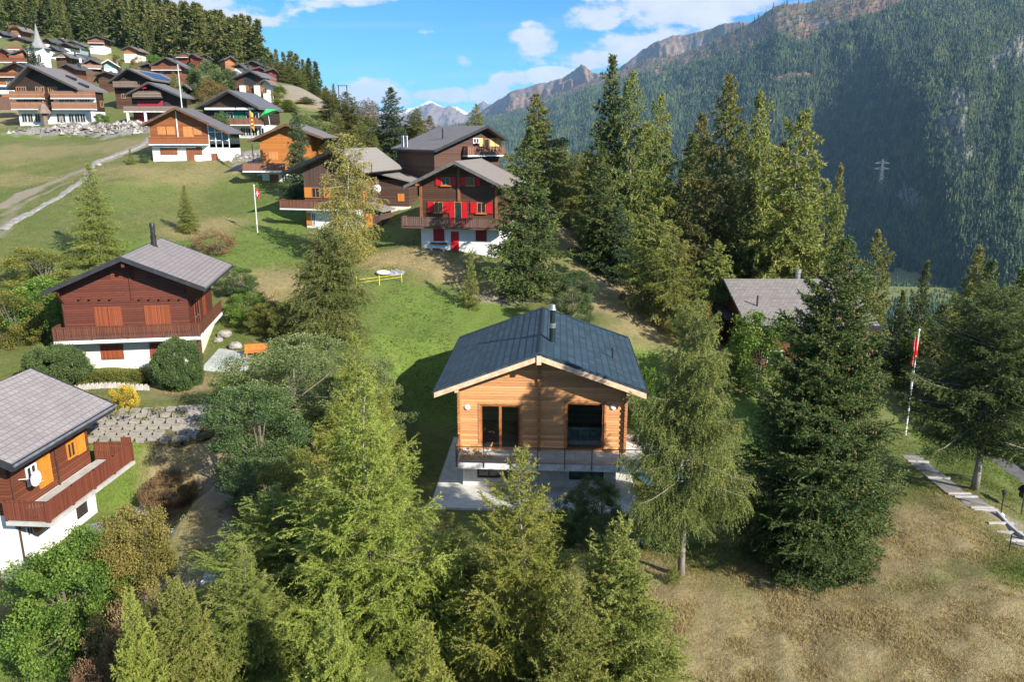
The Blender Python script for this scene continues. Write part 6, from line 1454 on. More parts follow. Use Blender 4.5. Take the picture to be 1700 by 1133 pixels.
    for k,lab,px,py,Y,w in [('midd','large round leafy tree in front of the red brown barn',338,102,195,62),('midb','brown autumn tree above the dark chalet with white awnings',352,130,172,56),('midd','leafy tree right of the large round one',375,115,205,40),('mspruce1','dark spruce beside the church',50,70,262,28),
       ('midg','green bush before the big apartment chalet',167,188,163,26),('mlarch3','green tree behind the tall pole',288,118,185,30),('bushy','yellow bush in the village above the centre',193,90,300,14),('midb','thin birch in the village centre',225,92,262,24),('midg','light green tree below the forest, left one',255,90,290,26),('midg','light green tree below the forest, right one',275,95,285,24),
       ('mspruce1','pointed spruce on the skyline of the shoulder, left one',422,90,290,18),('mspruce1','pointed spruce on the skyline of the shoulder, right one',438,90,285,16),('mlarch0','dark larch at the end of the village',460,96,262,30),('mlarch0','dark larch on the slope past the village',480,106,262,34),('mlarch2','larch above the sand slope',498,118,262,30),('mspruce2','spruce above the sand slope',520,128,250,28),('mlarch0','larch on the falling skyline, upper one',540,142,240,28),('mspruce2','larch on the falling skyline, lower one',553,137,235,20),
       ('midd','hedge before the green parasol chalet',365,185,137,30),('midg','small tree under the solar roof',240,165,180,16),('bushd','bush left of the orange brown chalet',238,255,119,14),('midd','leafy bush on the village bank',60,92,290,20),('bushy','pale bush beside the spire',80,55,345,16),('midg','tree above the low pinkish chalet',45,72,300,20),('midb','orange bush at the left edge of the village',18,80,300,12),('midb','grey brown bush below the long row of larches',330,85,300,20),
       ('midg','bush on the bank right of the old barn',460,140,195,30),('midg','bush on the bank below the old barn',470,165,170,34),('bushy','low bush right of the little white house',452,150,186,20)]:
        nm='spruce_tree' if 'spruce' in k else 'larch_tree' if 'larch' in k else 'broadleaf_tree' if k[:3]=='mid' else 'bush'
        T(k,nm,lab,nm.split('_')[0] if nm!='broadleaf_tree' else 'tree',px,py,Y,w,vg)
HILLF=leafmat('hill_conifers',(.045,.068,.022),(.11,.14,.04),(.20,.20,.065),transl=.2)
def lod_forest(name,x,y,z,H,W,rng,tint):
    n=len(x); which=rng.randint(0,4,n); VV=[];TT=[]
    for k in range(4):
        me=SP['lod%d'%k]['crown']; nv=len(me.vertices); B=np.empty(nv*3,np.float32); me.vertices.foreach_get('co',B); B=B.reshape(-1,3)
        t0=np.empty(nv,np.float32); me.attributes['tint'].data.foreach_get('value',t0)
        i=np.where(which==k)[0]; a=rng.rand(len(i))*6.283; c,s_=np.cos(a)[:,None],np.sin(a)[:,None]
        sx=(W[i]/3.6)[:,None]; sz=(H[i]/18)[:,None]
        X=(B[None,:,0]*c-B[None,:,1]*s_)*sx+x[i][:,None]; Y=(B[None,:,0]*s_+B[None,:,1]*c)*sx+y[i][:,None]; Z=B[None,:,2]*sz+z[i][:,None]
        VV.append(np.stack([X,Y,Z],-1).reshape(-1,3)); TT.append(np.clip(t0[None,:]*.7+tint[i][:,None]*.6-.15,0,1).ravel())
    V=np.concatenate(VV); print(name,len(V)//3)
    return tag(link(name,npmesh(name,V,3,np.concatenate(TT)),HILLF),kind='stuff')
def hill_forest():
    rng=np.random.RandomState(9)
    N=7500; u=rng.rand(N); v=rng.rand(N)
    px=-140+u*760; Y=260*np.exp(v*1.05)
    Yedge=np.interp(px,[-140,0,60,140,200,240,330,380,420,470,520,560,620],[380,372,385,392,372,352,330,312,318,285,262,262,255])
    k=Y>Yedge+rng.rand(N)*14
    px,Y=px[k],Y[k]; x=(px-CX)/F*Y/1.06; z=height(x,Y)
    lim=np.interp(px,[-140,100,250,400,500,620],[740,740,640,520,420,340]); k=(Y<lim)&((px<525)|(rng.rand(len(px))<.4))&(fbm(x/30+9,Y/30,3)>.30)
    x,Y,z,px=x[k],Y[k],z[k],px[k]; n=len(x); H=(8+16*rng.rand(n)**1.3)*np.where(px>430,.6,1.0)
    lod_forest('hillside_forest',x,Y,z-.5,H,H*(.17+.12*rng.rand(n)),rng,np.clip(fbm(x/22,Y/22,3)*2.2-.85+rng.rand(n)*.75,0,1))
    N=2600; a=rng.rand(N); px=560+a*1300; Y=80*np.exp(rng.rand(N)*2.2)
    x=(px-CX)/F*Y; z=height(x,Y)
    gsp=np.where(px<960,Y>9999,np.where(px<1500,Y>125,Y>110))
    k=gsp&(rng.rand(N)<.8)&(z/Y<-.16); x,Y,z=x[k],Y[k],z[k]; n=len(x); H=13+9*rng.rand(n)
    lod_forest('flank_forest',x,Y,z-.5,H,H*(.16+.09*rng.rand(n)),rng,np.clip(rng.rand(n)*.9,0,1))
def put_flat(o,label,cat,group=None): return tag(o,label,cat,group)
def swiss_flag(parent,pts,m): pass
def details(H):
    # ---- flag poles
    red=plain('flag_red',(.62,.015,.02),.7,var=.15); yel=plain('flag_yellow',(.75,.42,.05),.7)
    def pole(px,pyb,pyt,Y,lab,r,m=WHITE,nm='flagpole'):
        x,y,z=at(px,pyb,Y); zt=at(px,pyt,Y)[2]; zg=gz(x,y); z=min(z,zg+.1)
        e=thing(nm,lab,'flagpole' if nm=='flagpole' else 'pole',(x,y,z)); hh=zt-z
        b=MB(); b.cyl((0,0,-.3),(0,0,hh),r,r*.6,10); b.build('pole',m,e)
        b=MB(); b.cyl((0,0,hh),(0,0,hh+.12),r*1.5,r*.5,8); b.build('finial',m,e)
        return e,hh
    def flag(e,hh,h0,w,m,ctr=None,fold=.3,amp=.12,nm='flag'):
        nx,nz=10,16; vs=[];fs=[]
        for j in range(nz+1):
            for i in range(nx+1):
                s=i/nx; zz=hh-.25-h0*j/nz - s*w*.55
                vs.append((.08+ (w*fold)*s+amp*.4*math.sin(j*.5+s*4)*s, amp*math.sin(s*9+j*.25)*(.3+s), zz))
        for j in range(nz):
            for i in range(nx):
                a=j*(nx+1)+i; fs.append((a,a+1,a+nx+2,a+nx+1))
        b=MB(); b.add(vs,fs); o=b.build(nm,m,e,smooth=True)
        sol=o.modifiers.new('thick','SOLIDIFY'); sol.thickness=.01
        return vs,nx
    e,hh=pole(1503,724,549,50,'tall white pole with limp red flag above the garden steps at right',.055)
    vs,nx=flag(e,hh,1.7,.75,red,fold=-.45,amp=.10)
    b=MB(); b.bar((.03,-.02,.9),(-.22,-.03,hh-.4),.012); b.build('halyard',WHITE,e)
    e,hh=pole(428,390,308,89,'pole with small red and white flag on the meadow',.06)
    vs,nx=flag(e,hh,.8,.8,red,fold=.6,amp=.05)
    b=MB(); b.box(.28,.36,-.09,-.075,hh-1.15,hh-.6).box(.16,.48,-.09,-.075,hh-.93,hh-.83); b.build('white_cross',WHITE,e)
    e,hh=pole(423,300,180,112,'thin brownish pole with long yellow and red banner before the dark chalet',.07,plain('pole_brown',(.25,.16,.13)))
    vs,nx=flag(e,hh,2.2,.9,yel,fold=.5,amp=.08)
    b=MB()
    for k in range(3): b.box(.15,.5,-.12,-.10,hh-1.3-k*.5,hh-1.12-k*.5)
    b.build('red_marks',red,e)
    e,hh=pole(302,178,108,148,'tall pale pole before the village, left of the large leafy tree',.12,plain('pale_pole',(.6,.6,.6)),'mast')
    # ---- block terraces below the brown chalet
    cb=concrete('block_concrete',(.30,.275,.24)); soil=plain('planted_soil',(.12,.11,.05),.95)
    t=thing('block_wall','terraced retaining wall of staggered grey concrete planting blocks below the brown chalet','retaining wall',(0,0,0))
    rng=random.Random(4); b=MB(); b2=MB(); rows=[(170,722,372,668,43.2),]
    for j in range(6):
        f=j/5.0
        p0=at(150,727-f*42,42.3+f*2.4); p1=at(300,727-f*50,42.3+f*2.7); p2=at(385,700-f*28,43.8+f*1.6)
        pts=[p0,p1,p2]; n=15
        for i in range(n):
            s=(i+.5*(j%2)+.2)/n*2; k=min(1,int(s)); q=min(1,s-k)
            x=pts[k][0]+(pts[k+1][0]-pts[k][0])*q; y=pts[k][1]+(pts[k+1][1]-pts[k][1])*q; z=pts[k][2]+(pts[k+1][2]-pts[k][2])*q
            if (i>9 and j<2) or rng.random()<.05: continue
            w=.23+.03*rng.random(); a_=rng.random()*.05
            b.box(x-w,x+w,y-.2+a_,y-.12+a_,z-.26,z+.05).box(x-w,x-w+.07,y-.119+a_,y+.2,z-.26,z+.05).box(x+w-.07,x+w,y-.119+a_,y+.2,z-.26,z+.05).box(x-w+.071,x+w-.071,y+.12,y+.2,z-.26,z+.05)
            b2.box(x-w+.072,x+w-.072,y-.11+a_,y+.115,z-.2,z+.0)
        b2.bar((p0[0],p0[1]+.2,p0[2]-.30),(p1[0],p1[1]+.2,p1[2]-.30),.75,.3); b2.bar((p1[0],p1[1]+.2,p1[2]-.30),(p2[0],p2[1]+.2,p2[2]-.30),.75,.3)
    b.build('blocks',cb,t); b2.build('planting_soil',soil,t)
    r=np.random.RandomState(5); c_=[]
    for k in range(46):
        q=at(165+r.rand()*215,724-r.rand()*44,43+r.rand()*2.2); c_.append((q[0],q[1],q[2]))
    c_=np.array(c_); a_=np.repeat(np.arange(len(c_)),90); P_=c_[a_]+r.randn(len(a_),3)*[.2,.15,.05]; Vv,Tt=blades(P_,_norm(r.randn(len(a_),3)+[0,0,.8]),.10,.06,r,r.rand(len(a_)),4)
    o=link('rock_plants',npmesh('rock_plants',Vv,4,Tt),LEAFYG,t); o['kind']='stuff'
    # palisade of pale wood edge
    t=thing('palisade','low palisade of pale upright posts below the cream base','palisade',(0,0,0)); b=MB()
    for i in range(60):
        s=i/59; x,y,_=at(100+s*146,640,49.3+s*.2); z=gz(x,y); b.cyl((x,y,z-.4),(x,y,z+.35+.06*math.sin(i*2.1)),.055,.05,6)
    b.build('posts',plain('silver_wood',(.45,.42,.38),.8),t)
    b=MB(); a=at(100,640,49.4);c=at(246,640,49.6); b.bar((a[0],a[1]+.1,gz(a[0],a[1]+.1)+.1),(c[0],c[1]+.1,gz(c[0],c[1]+.1)+.1),.05); b.build('rail',plain('silver_wood',(.45,.42,.38),.8),t)
    me=broadleaf('hedge_low',33,.7,.5,14,120,LEAFYG,BK,.07,.3,.5,.5,stems=2,low=.05)
    SP['hedge_low']=me
    e=None
    for i in range(12):
        x,y,_=at(128+i*10,612,51.2); tree('hedge_low','hedge_plant','olive hedge plant in the low row under the cream base','hedge plant',x,y,.75,.6,None,'low hedge under the cream base')
    # terrace slabs right of the brown chalet
    def slab(name,pts,Y0,m,off=.06,kind='structure',thick=.3,zz=None):
        P=[at(*p) for p in pts]; z=(sum(gz(p[0],p[1]) for p in P)/len(P)+off+.04) if zz is None else zz
        b=MB(); b.prismz([(p[0],p[1]) for p in P][::1],z-thick-.5,z); return tag(b.build(name,m,None),kind=kind),z
    slab('terrace',[(338,612,54.5),(412,612,54.5),(420,580,59.5),(368,578,60)],0,concrete('pale_slabs',(.42,.44,.42),.9))
    slab('path_slabs',[(0,962,32.2),(150,955,32.5),(175,905,34.8),(100,930,34.2),(0,934,34.2)],0,concrete('grey_slabs',(.33,.34,.34),.9),zz=-20.04)
    ribbon('stone_path',[(0,384),(40,361),(100,327),(128,308),(147,292),(151,276),(166,266),(200,255),(235,243),(248,228)],1.25,plain('pale_gravel',(.27,.255,.23),.95,var=.35,nscale=2.0),off=.10)
    # orange bench and boulders
    x,y,_=at(424,575,57); z=gz(x,y)
    t=thing('garden_bench','orange garden bench at the edge of the terrace','bench',(x,y,z),.2); om=plain('orange_plastic',(.65,.18,.04),.5)
    b=MB(); b.box(-.8,.8,-.25,.25,.42,.5); b.build('seat',om,t); b=MB(); b.box(-.8,.8,.25,.32,.5,.95); b.build('backrest',om,t)
    for sx in (-.65,.65): b=MB(); b.box(sx-.05,sx+.05,-.2,.2,0,.42); b.build('leg',om,t)
    for i,(px,py,Y,s,lb) in enumerate([(372,548,61.5,.9,'grey boulder above the terrace by the brown chalet'),(362,556,60.5,.6,'smaller grey boulder beside the porch post'),(392,572,59,.8,'pale boulder next to the orange bench'),(722,800,38,.3,'small pale stone by the patio corner'),(370,655,45.5,.4,'stone above the block terraces'),
         (1075,602,56,.9,'pale boulder in the dry stone bank behind the log house'),(1098,606,55.6,.8,'round pale boulder right of the dry stone bank'),(1062,596,57,.5,'small stone left in the dry stone bank'),(365,735,39,.3,'flat grey stone on the lower lawn'),(372,800,37,.35,'low rock in the dry lower slope'),(160,250,117,.7,'white boulder by the gravel path'),(452,180,158,1.2,'boulder on the bank below the village'),
         (405,268,115,1.0,'boulder below the bright orange chalet'),(432,272,112,.8,'pale boulder in the rubble under the dark spruce')]):
        x,y,_=at(px,py,Y); r=random.Random(i); b=MB(); N_=10; vs=[]
        for a_ in range(6):
            th=math.pi*a_/5
            for c_ in range(N_): ph=6.283*c_/N_; k=s*.68*(.8+.35*r.random()); vs.append((k*math.sin(th)*math.cos(ph),k*.8*math.sin(th)*math.sin(ph),k*.6*math.cos(th)))
        fs=[(a_*N_+c_,a_*N_+(c_+1)%N_,(a_+1)*N_+(c_+1)%N_,(a_+1)*N_+c_) for a_ in range(5) for c_ in range(N_)]
        b.add(vs,fs); o=b.build('boulder',plain('grey_rock',(.29,.27,.24),.9,var=.4,nscale=4),None,loc=(x,y,gz(x,y)+s*.2)); tag(o,lb,'boulder','boulders on the slopes')
    # dry stone bank behind house
    t=thing('dry_stone_wall','low dry stone wall of pale rubble behind the log house at right','wall',(0,0,0)); b=MB(); r=random.Random(8)
    for i in range(90):
        s=r.random(); x,y,_=at(1050+s*62,600,57.5-s*1.5); z=gz(x,y); q=.1+.18*r.random(); zz=z+r.random()*.6; b.box(x-q*1.3,x+q*1.3,y-q,y+q,zz-q*.5,zz+q*.5)
    b.build('stones',plain('pale_rock',(.42,.39,.34),.9,var=.4,nscale=4),t)
    # ---- curved garden stairs by the lower left chalet
    st=concrete('stair_stone',(.40,.38,.35)); t=thing('garden_stairs','curved grey stone garden stairs behind the mahogany balcony','stairs',(0,0,0)); 
    P0=at(213,772,40.2); P1=at(237,790,39.3); P2=at(228,838,37.2); n=11
    for i in range(n):
        s=i/(n-1); q=[(1-s)**2*P0[k]+2*s*(1-s)*P1[k]+s*s*P2[k] for k in range(3)]
        tx=2*(1-s)*(P1[0]-P0[0])+2*s*(P2[0]-P1[0]); ty=2*(1-s)*(P1[1]-P0[1])+2*s*(P2[1]-P1[1]); L=math.hypot(tx,ty); nx_,ny_=-ty/L,tx/L; tx/=L;ty/=L
        g=gz(q[0],q[1])+.12+.0*s
        c=[(q[0]+nx_*a*.65+tx*c_*.2,q[1]+ny_*a*.65+ty*c_*.2) for a,c_ in ((-1,-1),(1,-1),(1,1),(-1,1))]
        ar=sum(c[k][0]*c[(k+1)%4][1]-c[(k+1)%4][0]*c[k][1] for k in range(4))
        if ar<0: c=c[::-1]
        b=MB(); b.prismz(c,g-.5,g+.02+ .0*i); b.build('step',st,t)
    # garden table under the mahogany balcony
    x,y,_=at(180,832,36.2); z=gz(x,y); t=thing('garden_table','weathered stone topped table under the mahogany balcony','table',(x-1.0,y,z),R(20))
    b=MB(); b.box(-.45,.45,-1.1,1.1,.72,.80); b.build('tabletop',concrete('table_slate',(.22,.22,.23)),t)
    for sy in (-.8,.8): b=MB(); b.box(-.3,.3,sy-.06,sy+.06,0,.72); b.build('leg',teakm,t)
    t=thing('garden_bench','orange brown wooden bench by the slate table','bench',(x-.1,y-.1,z),R(20))
    b=MB(); b.box(-.18,.18,-1,1,.42,.47); b.build('seat',teakm,t)
    for sy in (-.7,.7): b=MB(); b.box(-.15,.15,sy-.05,sy+.05,0,.42); b.build('leg',teakm,t)
    # crumpled sheets
    def sheet(px,py,Y,wx,wy,m,lb,hh=.25):
        x,y,_=at(px,py,Y); n=14; vs=[];fs=[]; r=random.Random(int(px))
        for j in range(n):
            for i in range(n):
                xx=(i/(n-1)-.5)*wx; yy_=(j/(n-1)-.5)*wy; ed=1-max(abs(i/(n-1)-.5),abs(j/(n-1)-.5))*2
                vs.append((x+xx*(1+.1*math.sin(j)),y+yy_*(1+.1*math.sin(i*1.3)),gz(x+xx,y+yy_)+.03+hh*min(1,ed*3)*(.5+.5*math.sin(i*1.1+j*.7))*.6+hh*.3*r.random()*ed))
        for j in range(n-1):
            for i in range(n-1): a=j*n+i; fs.append((a,a+1,a+n+1,a+n))
        b=MB(); b.add(vs,fs); o=b.build('plastic_sheet',m,None,smooth=False); so_=o.modifiers.new('thick','SOLIDIFY'); so_.thickness=.015; tag(o,lb,'sheet')
    bw=plain('bluish_white_plastic',(.55,.62,.75),.35)
    sheet(362,982,29.5,1.1,.8,bw,'crumpled bluish white plastic sheet on the shaded ground right of the paired larches',.45)
    sheet(222,947,30.3,.6,.4,bw,'small bluish white plastic heap under the golden brown tree',.3)
    sheet(283,897,33.5,.35,.3,bw,'small white plastic scrap on the lawn edge',.2)
    sheet(659,456,74.5,1.4,.8,plain('grey_tarp',(.25,.26,.27),.6),'grey tarp heap beside the white ring on the meadow',.35)
    # white ring and yellow tape
    x,y,_=at(636,459,74.4); z=gz(x,y); b=MB(); R0,R1=.52,.14; vs=[];fs=[]
    for i in range(20):
        for j in range(8):
            a=6.283*i/20; c=6.283*j/8; vs.append(((R0+R1*math.cos(c))*math.cos(a),(R0+R1*math.cos(c))*math.sin(a),R1*math.sin(c)+.15))
    for i in range(20):
        for j in range(8): fs.append((i*8+j,((i+1)%20)*8+j,((i+1)%20)*8+(j+1)%8,i*8+(j+1)%8))
    b.add(vs,fs); o=b.build('hose_ring',WHITE,None,smooth=True,loc=(x,y,z)); tag(o,'white ring of coiled pipe lying on the meadow above the log house','pipe coil')
    t=thing('tape_barrier','yellow tape barrier strung between two posts on the meadow','barrier',(0,0,0)); ye=plain('yellow_tape',(.75,.65,.08),.5)
    A=at(592,470,71.5);B_=at(667,466,72.5); a=(A[0],A[1],gz(A[0],A[1]));c=(B_[0],B_[1],gz(B_[0],B_[1])); b=MB()
    b.bar((a[0],a[1],a[2]+.55),(c[0],c[1],c[2]+.75),.012,.03); b.bar((a[0],a[1],a[2]+.25),(c[0],c[1],c[2]+.5),.012,.028); b.build('tape',ye,t)
    for p in (a,c,((a[0]+c[0])/2,(a[1]+c[1])/2,(a[2]+c[2])/2)): b=MB(); b.cyl((p[0],p[1],p[2]-.2),(p[0],p[1],p[2]+.85),.03,n=6); b.build('post',ye,t)
    # ---- steps path on the right
    P=[(1512,772,46.5),(1545,800,43.3),(1580,828,40.5),(1612,850,38.6),(1645,872,36.9),(1690,902,34.7),(1730,925,33.4)]
    W_=[at(*p) for p in P]; pts=[]
    for a,c in zip(W_[:-1],W_[1:]):
        for k in range(6): pts.append((a[0]+(c[0]-a[0])*k/6,a[1]+(c[1]-a[1])*k/6))
    V=[]; ns=4
    for i,(x,y) in enumerate(pts):
        a=pts[max(0,i-1)];c=pts[min(len(pts)-1,i+1)];dx,dy=c[0]-a[0],c[1]-a[1];L=math.hypot(dx,dy)
        for j in range(ns): q=(j/(ns-1)-.5)*1.15; V.append((x-dy/L*q,y+dx/L*q,gz(x,y)+.05))
    tag(link('garden_path',gridmesh('garden_path',V,ns,len(pts)),concrete('path_grey',(.24,.22,.20))),kind='structure')
    t=thing('path_steps','pale edged stone steps climbing the grass slope at the right','steps',(0,0,0)); sm_=concrete('pale_step_edge',(.40,.38,.36))
    for f in (.08,.24,.40,.46,.60,.655,.76,.80,.86):
        i=int(f*(len(pts)-1)); x,y=pts[i]; a=pts[i-1] if i else pts[0];c=pts[i+1];dx,dy=c[0]-a[0],c[1]-a[1];L=math.hypot(dx,dy); nx_,ny_=-dy/L,dx/L
        z=gz(x,y)+.06; b=MB(); b.bar((x-nx_*.62,y-ny_*.62,z),(x+nx_*.62,y+ny_*.62,z),.13,.16); b.build('step',sm_,t)
    t=thing('kerb_wall','pale kerb wall along the upper side of the garden steps','kerb',(0,0,0)); b=MB()
    for i in range(int(len(pts)*.72),len(pts)-1):
        x,y=pts[i];x2,y2=pts[i+1]; b.bar((x+.35,y+.55,gz(x,y)+.12),(x2+.35,y2+.55,gz(x2,y2)+.12),.14,.25)
    b.build('kerb_stones',sm_,t)
    t=thing('handrail','dark metal handrail at the lower end of the garden steps','handrail',(0,0,0)); b=MB()
    a=at(1676,910,33.2);c=at(1740,895,33.0); b.bar((a[0],a[1],gz(a[0],a[1])+.75),(c[0],c[1],gz(c[0],c[1])+.85),.05); b.bar((a[0],a[1],gz(a[0],a[1])+.4),(c[0],c[1],gz(c[0],c[1])+.5),.04); b.build('rail',METAL_D,t)
    for p in (a,c): b=MB(); b.cyl((p[0],p[1],gz(p[0],p[1])-.1),(p[0],p[1],gz(p[0],p[1])+.85),.03,n=6); b.build('post',METAL_D,t)
    x,y,_=at(1660,862,37.5); z=gz(x,y); t=thing('garden_lamp','small dark garden lamp on a white foot beside the steps','lamp',(x,y,z))
    b=MB(); b.cyl((0,0,0),(0,0,.12),.2,.12,10); b.build('foot',WHITE,t); b=MB(); b.cyl((0,0,.12),(0,0,1.1),.03,n=8); b.build('post',METAL_D,t)
    b=MB(); b.cyl((0,0,1.1),(0,0,1.3),.07,.1,8).cyl((0,0,1.32),(0,0,1.42),.15,.02,8); b.build('lamp_head',METAL_D,t)
    x,y,_=at(1702,815,38.5); z=gz(x,y); t=thing('bird_table','small dark lantern on a post at the right photo edge','lantern',(x,y,z))
    b=MB(); b.cyl((0,0,0),(0,0,1.0),.03,n=6); b.build('post',METAL_D,t); b=MB(); b.box(-.18,.18,-.18,.18,1.0,1.35); b.prism([(-.26,1.351),(.26,1.351),(0,1.6)],-.26,.26); b.build('lantern_head',METAL_D,t)
    # road and fence to the right
    asph=plain('asphalt_road',(.13,.125,.12),.9)
    def drape(name,P,w,m,off):
        W2=[at(*p) for p in P]; q=[]
        for a,c in zip(W2[:-1],W2[1:]):
            for k in range(8): q.append((a[0]+(c[0]-a[0])*k/8,a[1]+(c[1]-a[1])*k/8))
        V=[]
        for i,(x,y) in enumerate(q):
            a=q[max(0,i-1)];c=q[min(len(q)-1,i+1)];dx,dy=c[0]-a[0],c[1]-a[1];L=math.hypot(dx,dy)
            z=gz(x,y)+off
            for j in range(4): r_=(j/3-.5)*w; V.append((x-dy/L*r_,y+dx/L*r_,z))
        return tag(link(name,gridmesh(name,V,4,len(q)),m),kind='structure'),q
    o,q=drape('road',[(1535,690,60),(1580,726,54.5),(1640,772,49),(1700,822,44.5),(1760,870,41)],2.3,asph,.06)
    t=thing('road_fence','brown post and rail fence along the road at the right','fence',(0,0,0)); fm=plain('fence_brown',(.09,.055,.04),.8)
    b=MB(); 
    for i in range(0,len(q)-1):
        x,y=q[i]; a=q[i];c=q[i+1]; dx,dy=c[0]-a[0],c[1]-a[1];L=math.hypot(dx,dy); ox,oy=-dy/L*1.4,dx/L*1.4
        if i%2==0: bb=MB(); g=gz(x-ox*0+ox,y+oy); bb.box(x+ox-.05,x+ox+.05,y+oy-.05,y+oy+.05,g-.2,g+.95); bb.build('post',fm,t)
        g1=gz(x+ox,y+oy);g2=gz(c[0]+ox,c[1]+oy)
        for hh_ in (.45,.85): b.bar((x+ox,y+oy,g1+hh_),(c[0]+ox,c[1]+oy,g2+hh_),.04,.12)
    b.build('rail',fm,t)
    # ---- raised bed, parasol, person, patio things right of the log house
    M=H['main'].e.matrix_basis
    x,y,_=at(1180,752,44); z=gz(x,y); t=thing('raised_bed','orange brown raised vegetable bed with pale lettuce by the drooping larch','raised bed',(x,y,z),R(-5))
    b=MB(); b.box(-.95,.95,-.45,-.38,0,.5).box(-.95,.95,.38,.45,0,.5).box(-.95,-.88,-.38,.38,0,.5).box(.88,.95,-.38,.38,0,.5); b.build('frame',plain('bed_board',(.45,.19,.07),.7),t)
    b=MB(); b.box(-.88,.88,-.38,.38,0,.42); b.build('soil',soil,t)
    r=np.random.RandomState(2); n=500; Pp=np.stack([r.rand(n)*1.7-.85,r.rand(n)*.7-.35,np.full(n,.42)],1); D=_norm(r.randn(n,3)*.6+[0,0,.9]); Vv,Tt=blades(Pp,D,.24,.15,r,r.rand(n)*.5+.5,4); link('lettuce',npmesh('lettuce',Vv,4,Tt),leafmat('lettuce_green',(.25,.36,.05),(.42,.55,.10),(.6,.7,.2)),t)
    slab('paving',[(1195,790,42.3),(1250,800,42.0),(1225,740,46.5),(1170,700,50),(1080,690,50),(1075,740,46),(1120,760,45)],0,concrete('garden_paving',(.42,.40,.37),.8),off=.05)
    slab('rear_terrace',[(1042,720,47.6),(1100,715,47.8),(1090,655,53),(1048,655,53)],0,concrete('rear_slabs',(.48,.42,.36),.8),off=.04)
    x,y,_=at(1095,850,42.5); z=gz(x,y); t=thing('parasol','pale green parasol under the balcony end, partly behind the drooping larch','parasol',(x,y,z))
    b=MB(); b.cyl((0,0,0),(0,0,2.2),.025,n=8); b.build('pole',WHITE,t); b=MB(); b.cyl((0,0,1.85),(0,0,2.3),1.35,.04,8); b.build('canopy',plain('mint_cloth',(.45,.68,.58),.8),t)
    b=MB(); b.cyl((0,0,0),(0,0,.08),.3,.28,12); b.build('base',METAL_D,t)
    # blue tubs
    for px,py,Y,lb in ((1062,868,37.5,'bright blue bucket beside the glossy dark shrub'),(1046,846,40,'small blue tub on the patio edge under the parasol')):
        x,y,_=at(px,py,Y); t=thing('bucket',lb,'bucket',(x,y,max(gz(x,y),-20.86 if py<860 else -99)),0,'blue buckets'); b=MB(); b.cyl((0,0,0),(0,0,.35),.17,.21,14); b.build('tub',plain('bright_blue',(.02,.32,.62),.4),t); b=MB(); b.cyl((0,0,.35),(0,0,.37),.225,.225,14); b.build('rim',plain('bright_blue',(.02,.32,.62),.4),t)
    # power pylon in the valley, mast on the hill
    def pylon(px,pyb,pyt,Y,lb,arms):
        x,y,z=at(px,pyb,Y); zt=at(px,pyt,Y)[2]; hh=zt-z; t=thing('power_pylon',lb,'pylon',(x,y,z)); w=hh*.09; b=MB(); k=hh/60
        for sx in (-1,1):
            for sy in (-1,1): b.bar((sx*w,sy*w,-hh*.1),(sx*w*.12,sy*w*.12,hh),k*.5)
        for i in range(8):
            a=w*(1-.88*i/8);c=w*(1-.88*(i+1)/8); z0=hh*i/8;z1=hh*(i+1)/8
            b.bar((-a,-a,z0),(c,-c,z1),k*.6); b.bar((a,-a,z0),(-c,-c,z1),k*.6)
        b.build('mast',plain('pylon_steel',(.15,.18,.18),.6,.2),t)
        for f in arms: b=MB(); b.bar((-hh*.22,0,hh*f),(hh*.22,0,hh*f),k*.6); b.bar((-hh*.22,0,hh*f),(0,0,hh*(f+.06)),k*.6); b.bar((hh*.22,0,hh*f),(0,0,hh*(f+.06)),k*.6); b.build('crossarm',plain('pylon_steel',(.15,.18,.18),.6,.2),t)
    pylon(1459,322,264,2350,'lattice power pylon rising over the valley forest',(.72,.88))
    x,y,z=at(571,190,190); zt=at(571,142,190)[2]; t=thing('twin_mast','thin twin post mast with crossbar on the skyline','mast',(x,y,z)); b=MB()
    for sx in (-.95,.95): b.cyl((sx,0,-4),(sx,0,zt-z),.1,n=6)
    b.bar((-1.2,0,zt-z),(1.2,0,zt-z),.14); b.build('frame',METAL_D,t)
    # valley buildings in the field
    for i,(px,py,Y,s,lb) in enumerate(((1448,365,2700,9,'pale farm shed in the valley field, left one'),(1460,366,2680,7,'pale farm shed in the valley field, right one'))):
        x,y,_=at(px,py,Y); t=thing('farm_shed',lb,'shed',(x,y,-299)); b=MB(); b.box(-s,s,-s*.6,s*.6,0,s*.5); b.build('wall',WHITE,t); b=MB(); b.prism([(-s*1.1,s*.5),(s*1.1,s*.5),(0,s*.9)],-s*.7,s*.7); b.build('roof',plain('shed_roof',(.5,.52,.55),.5),t)
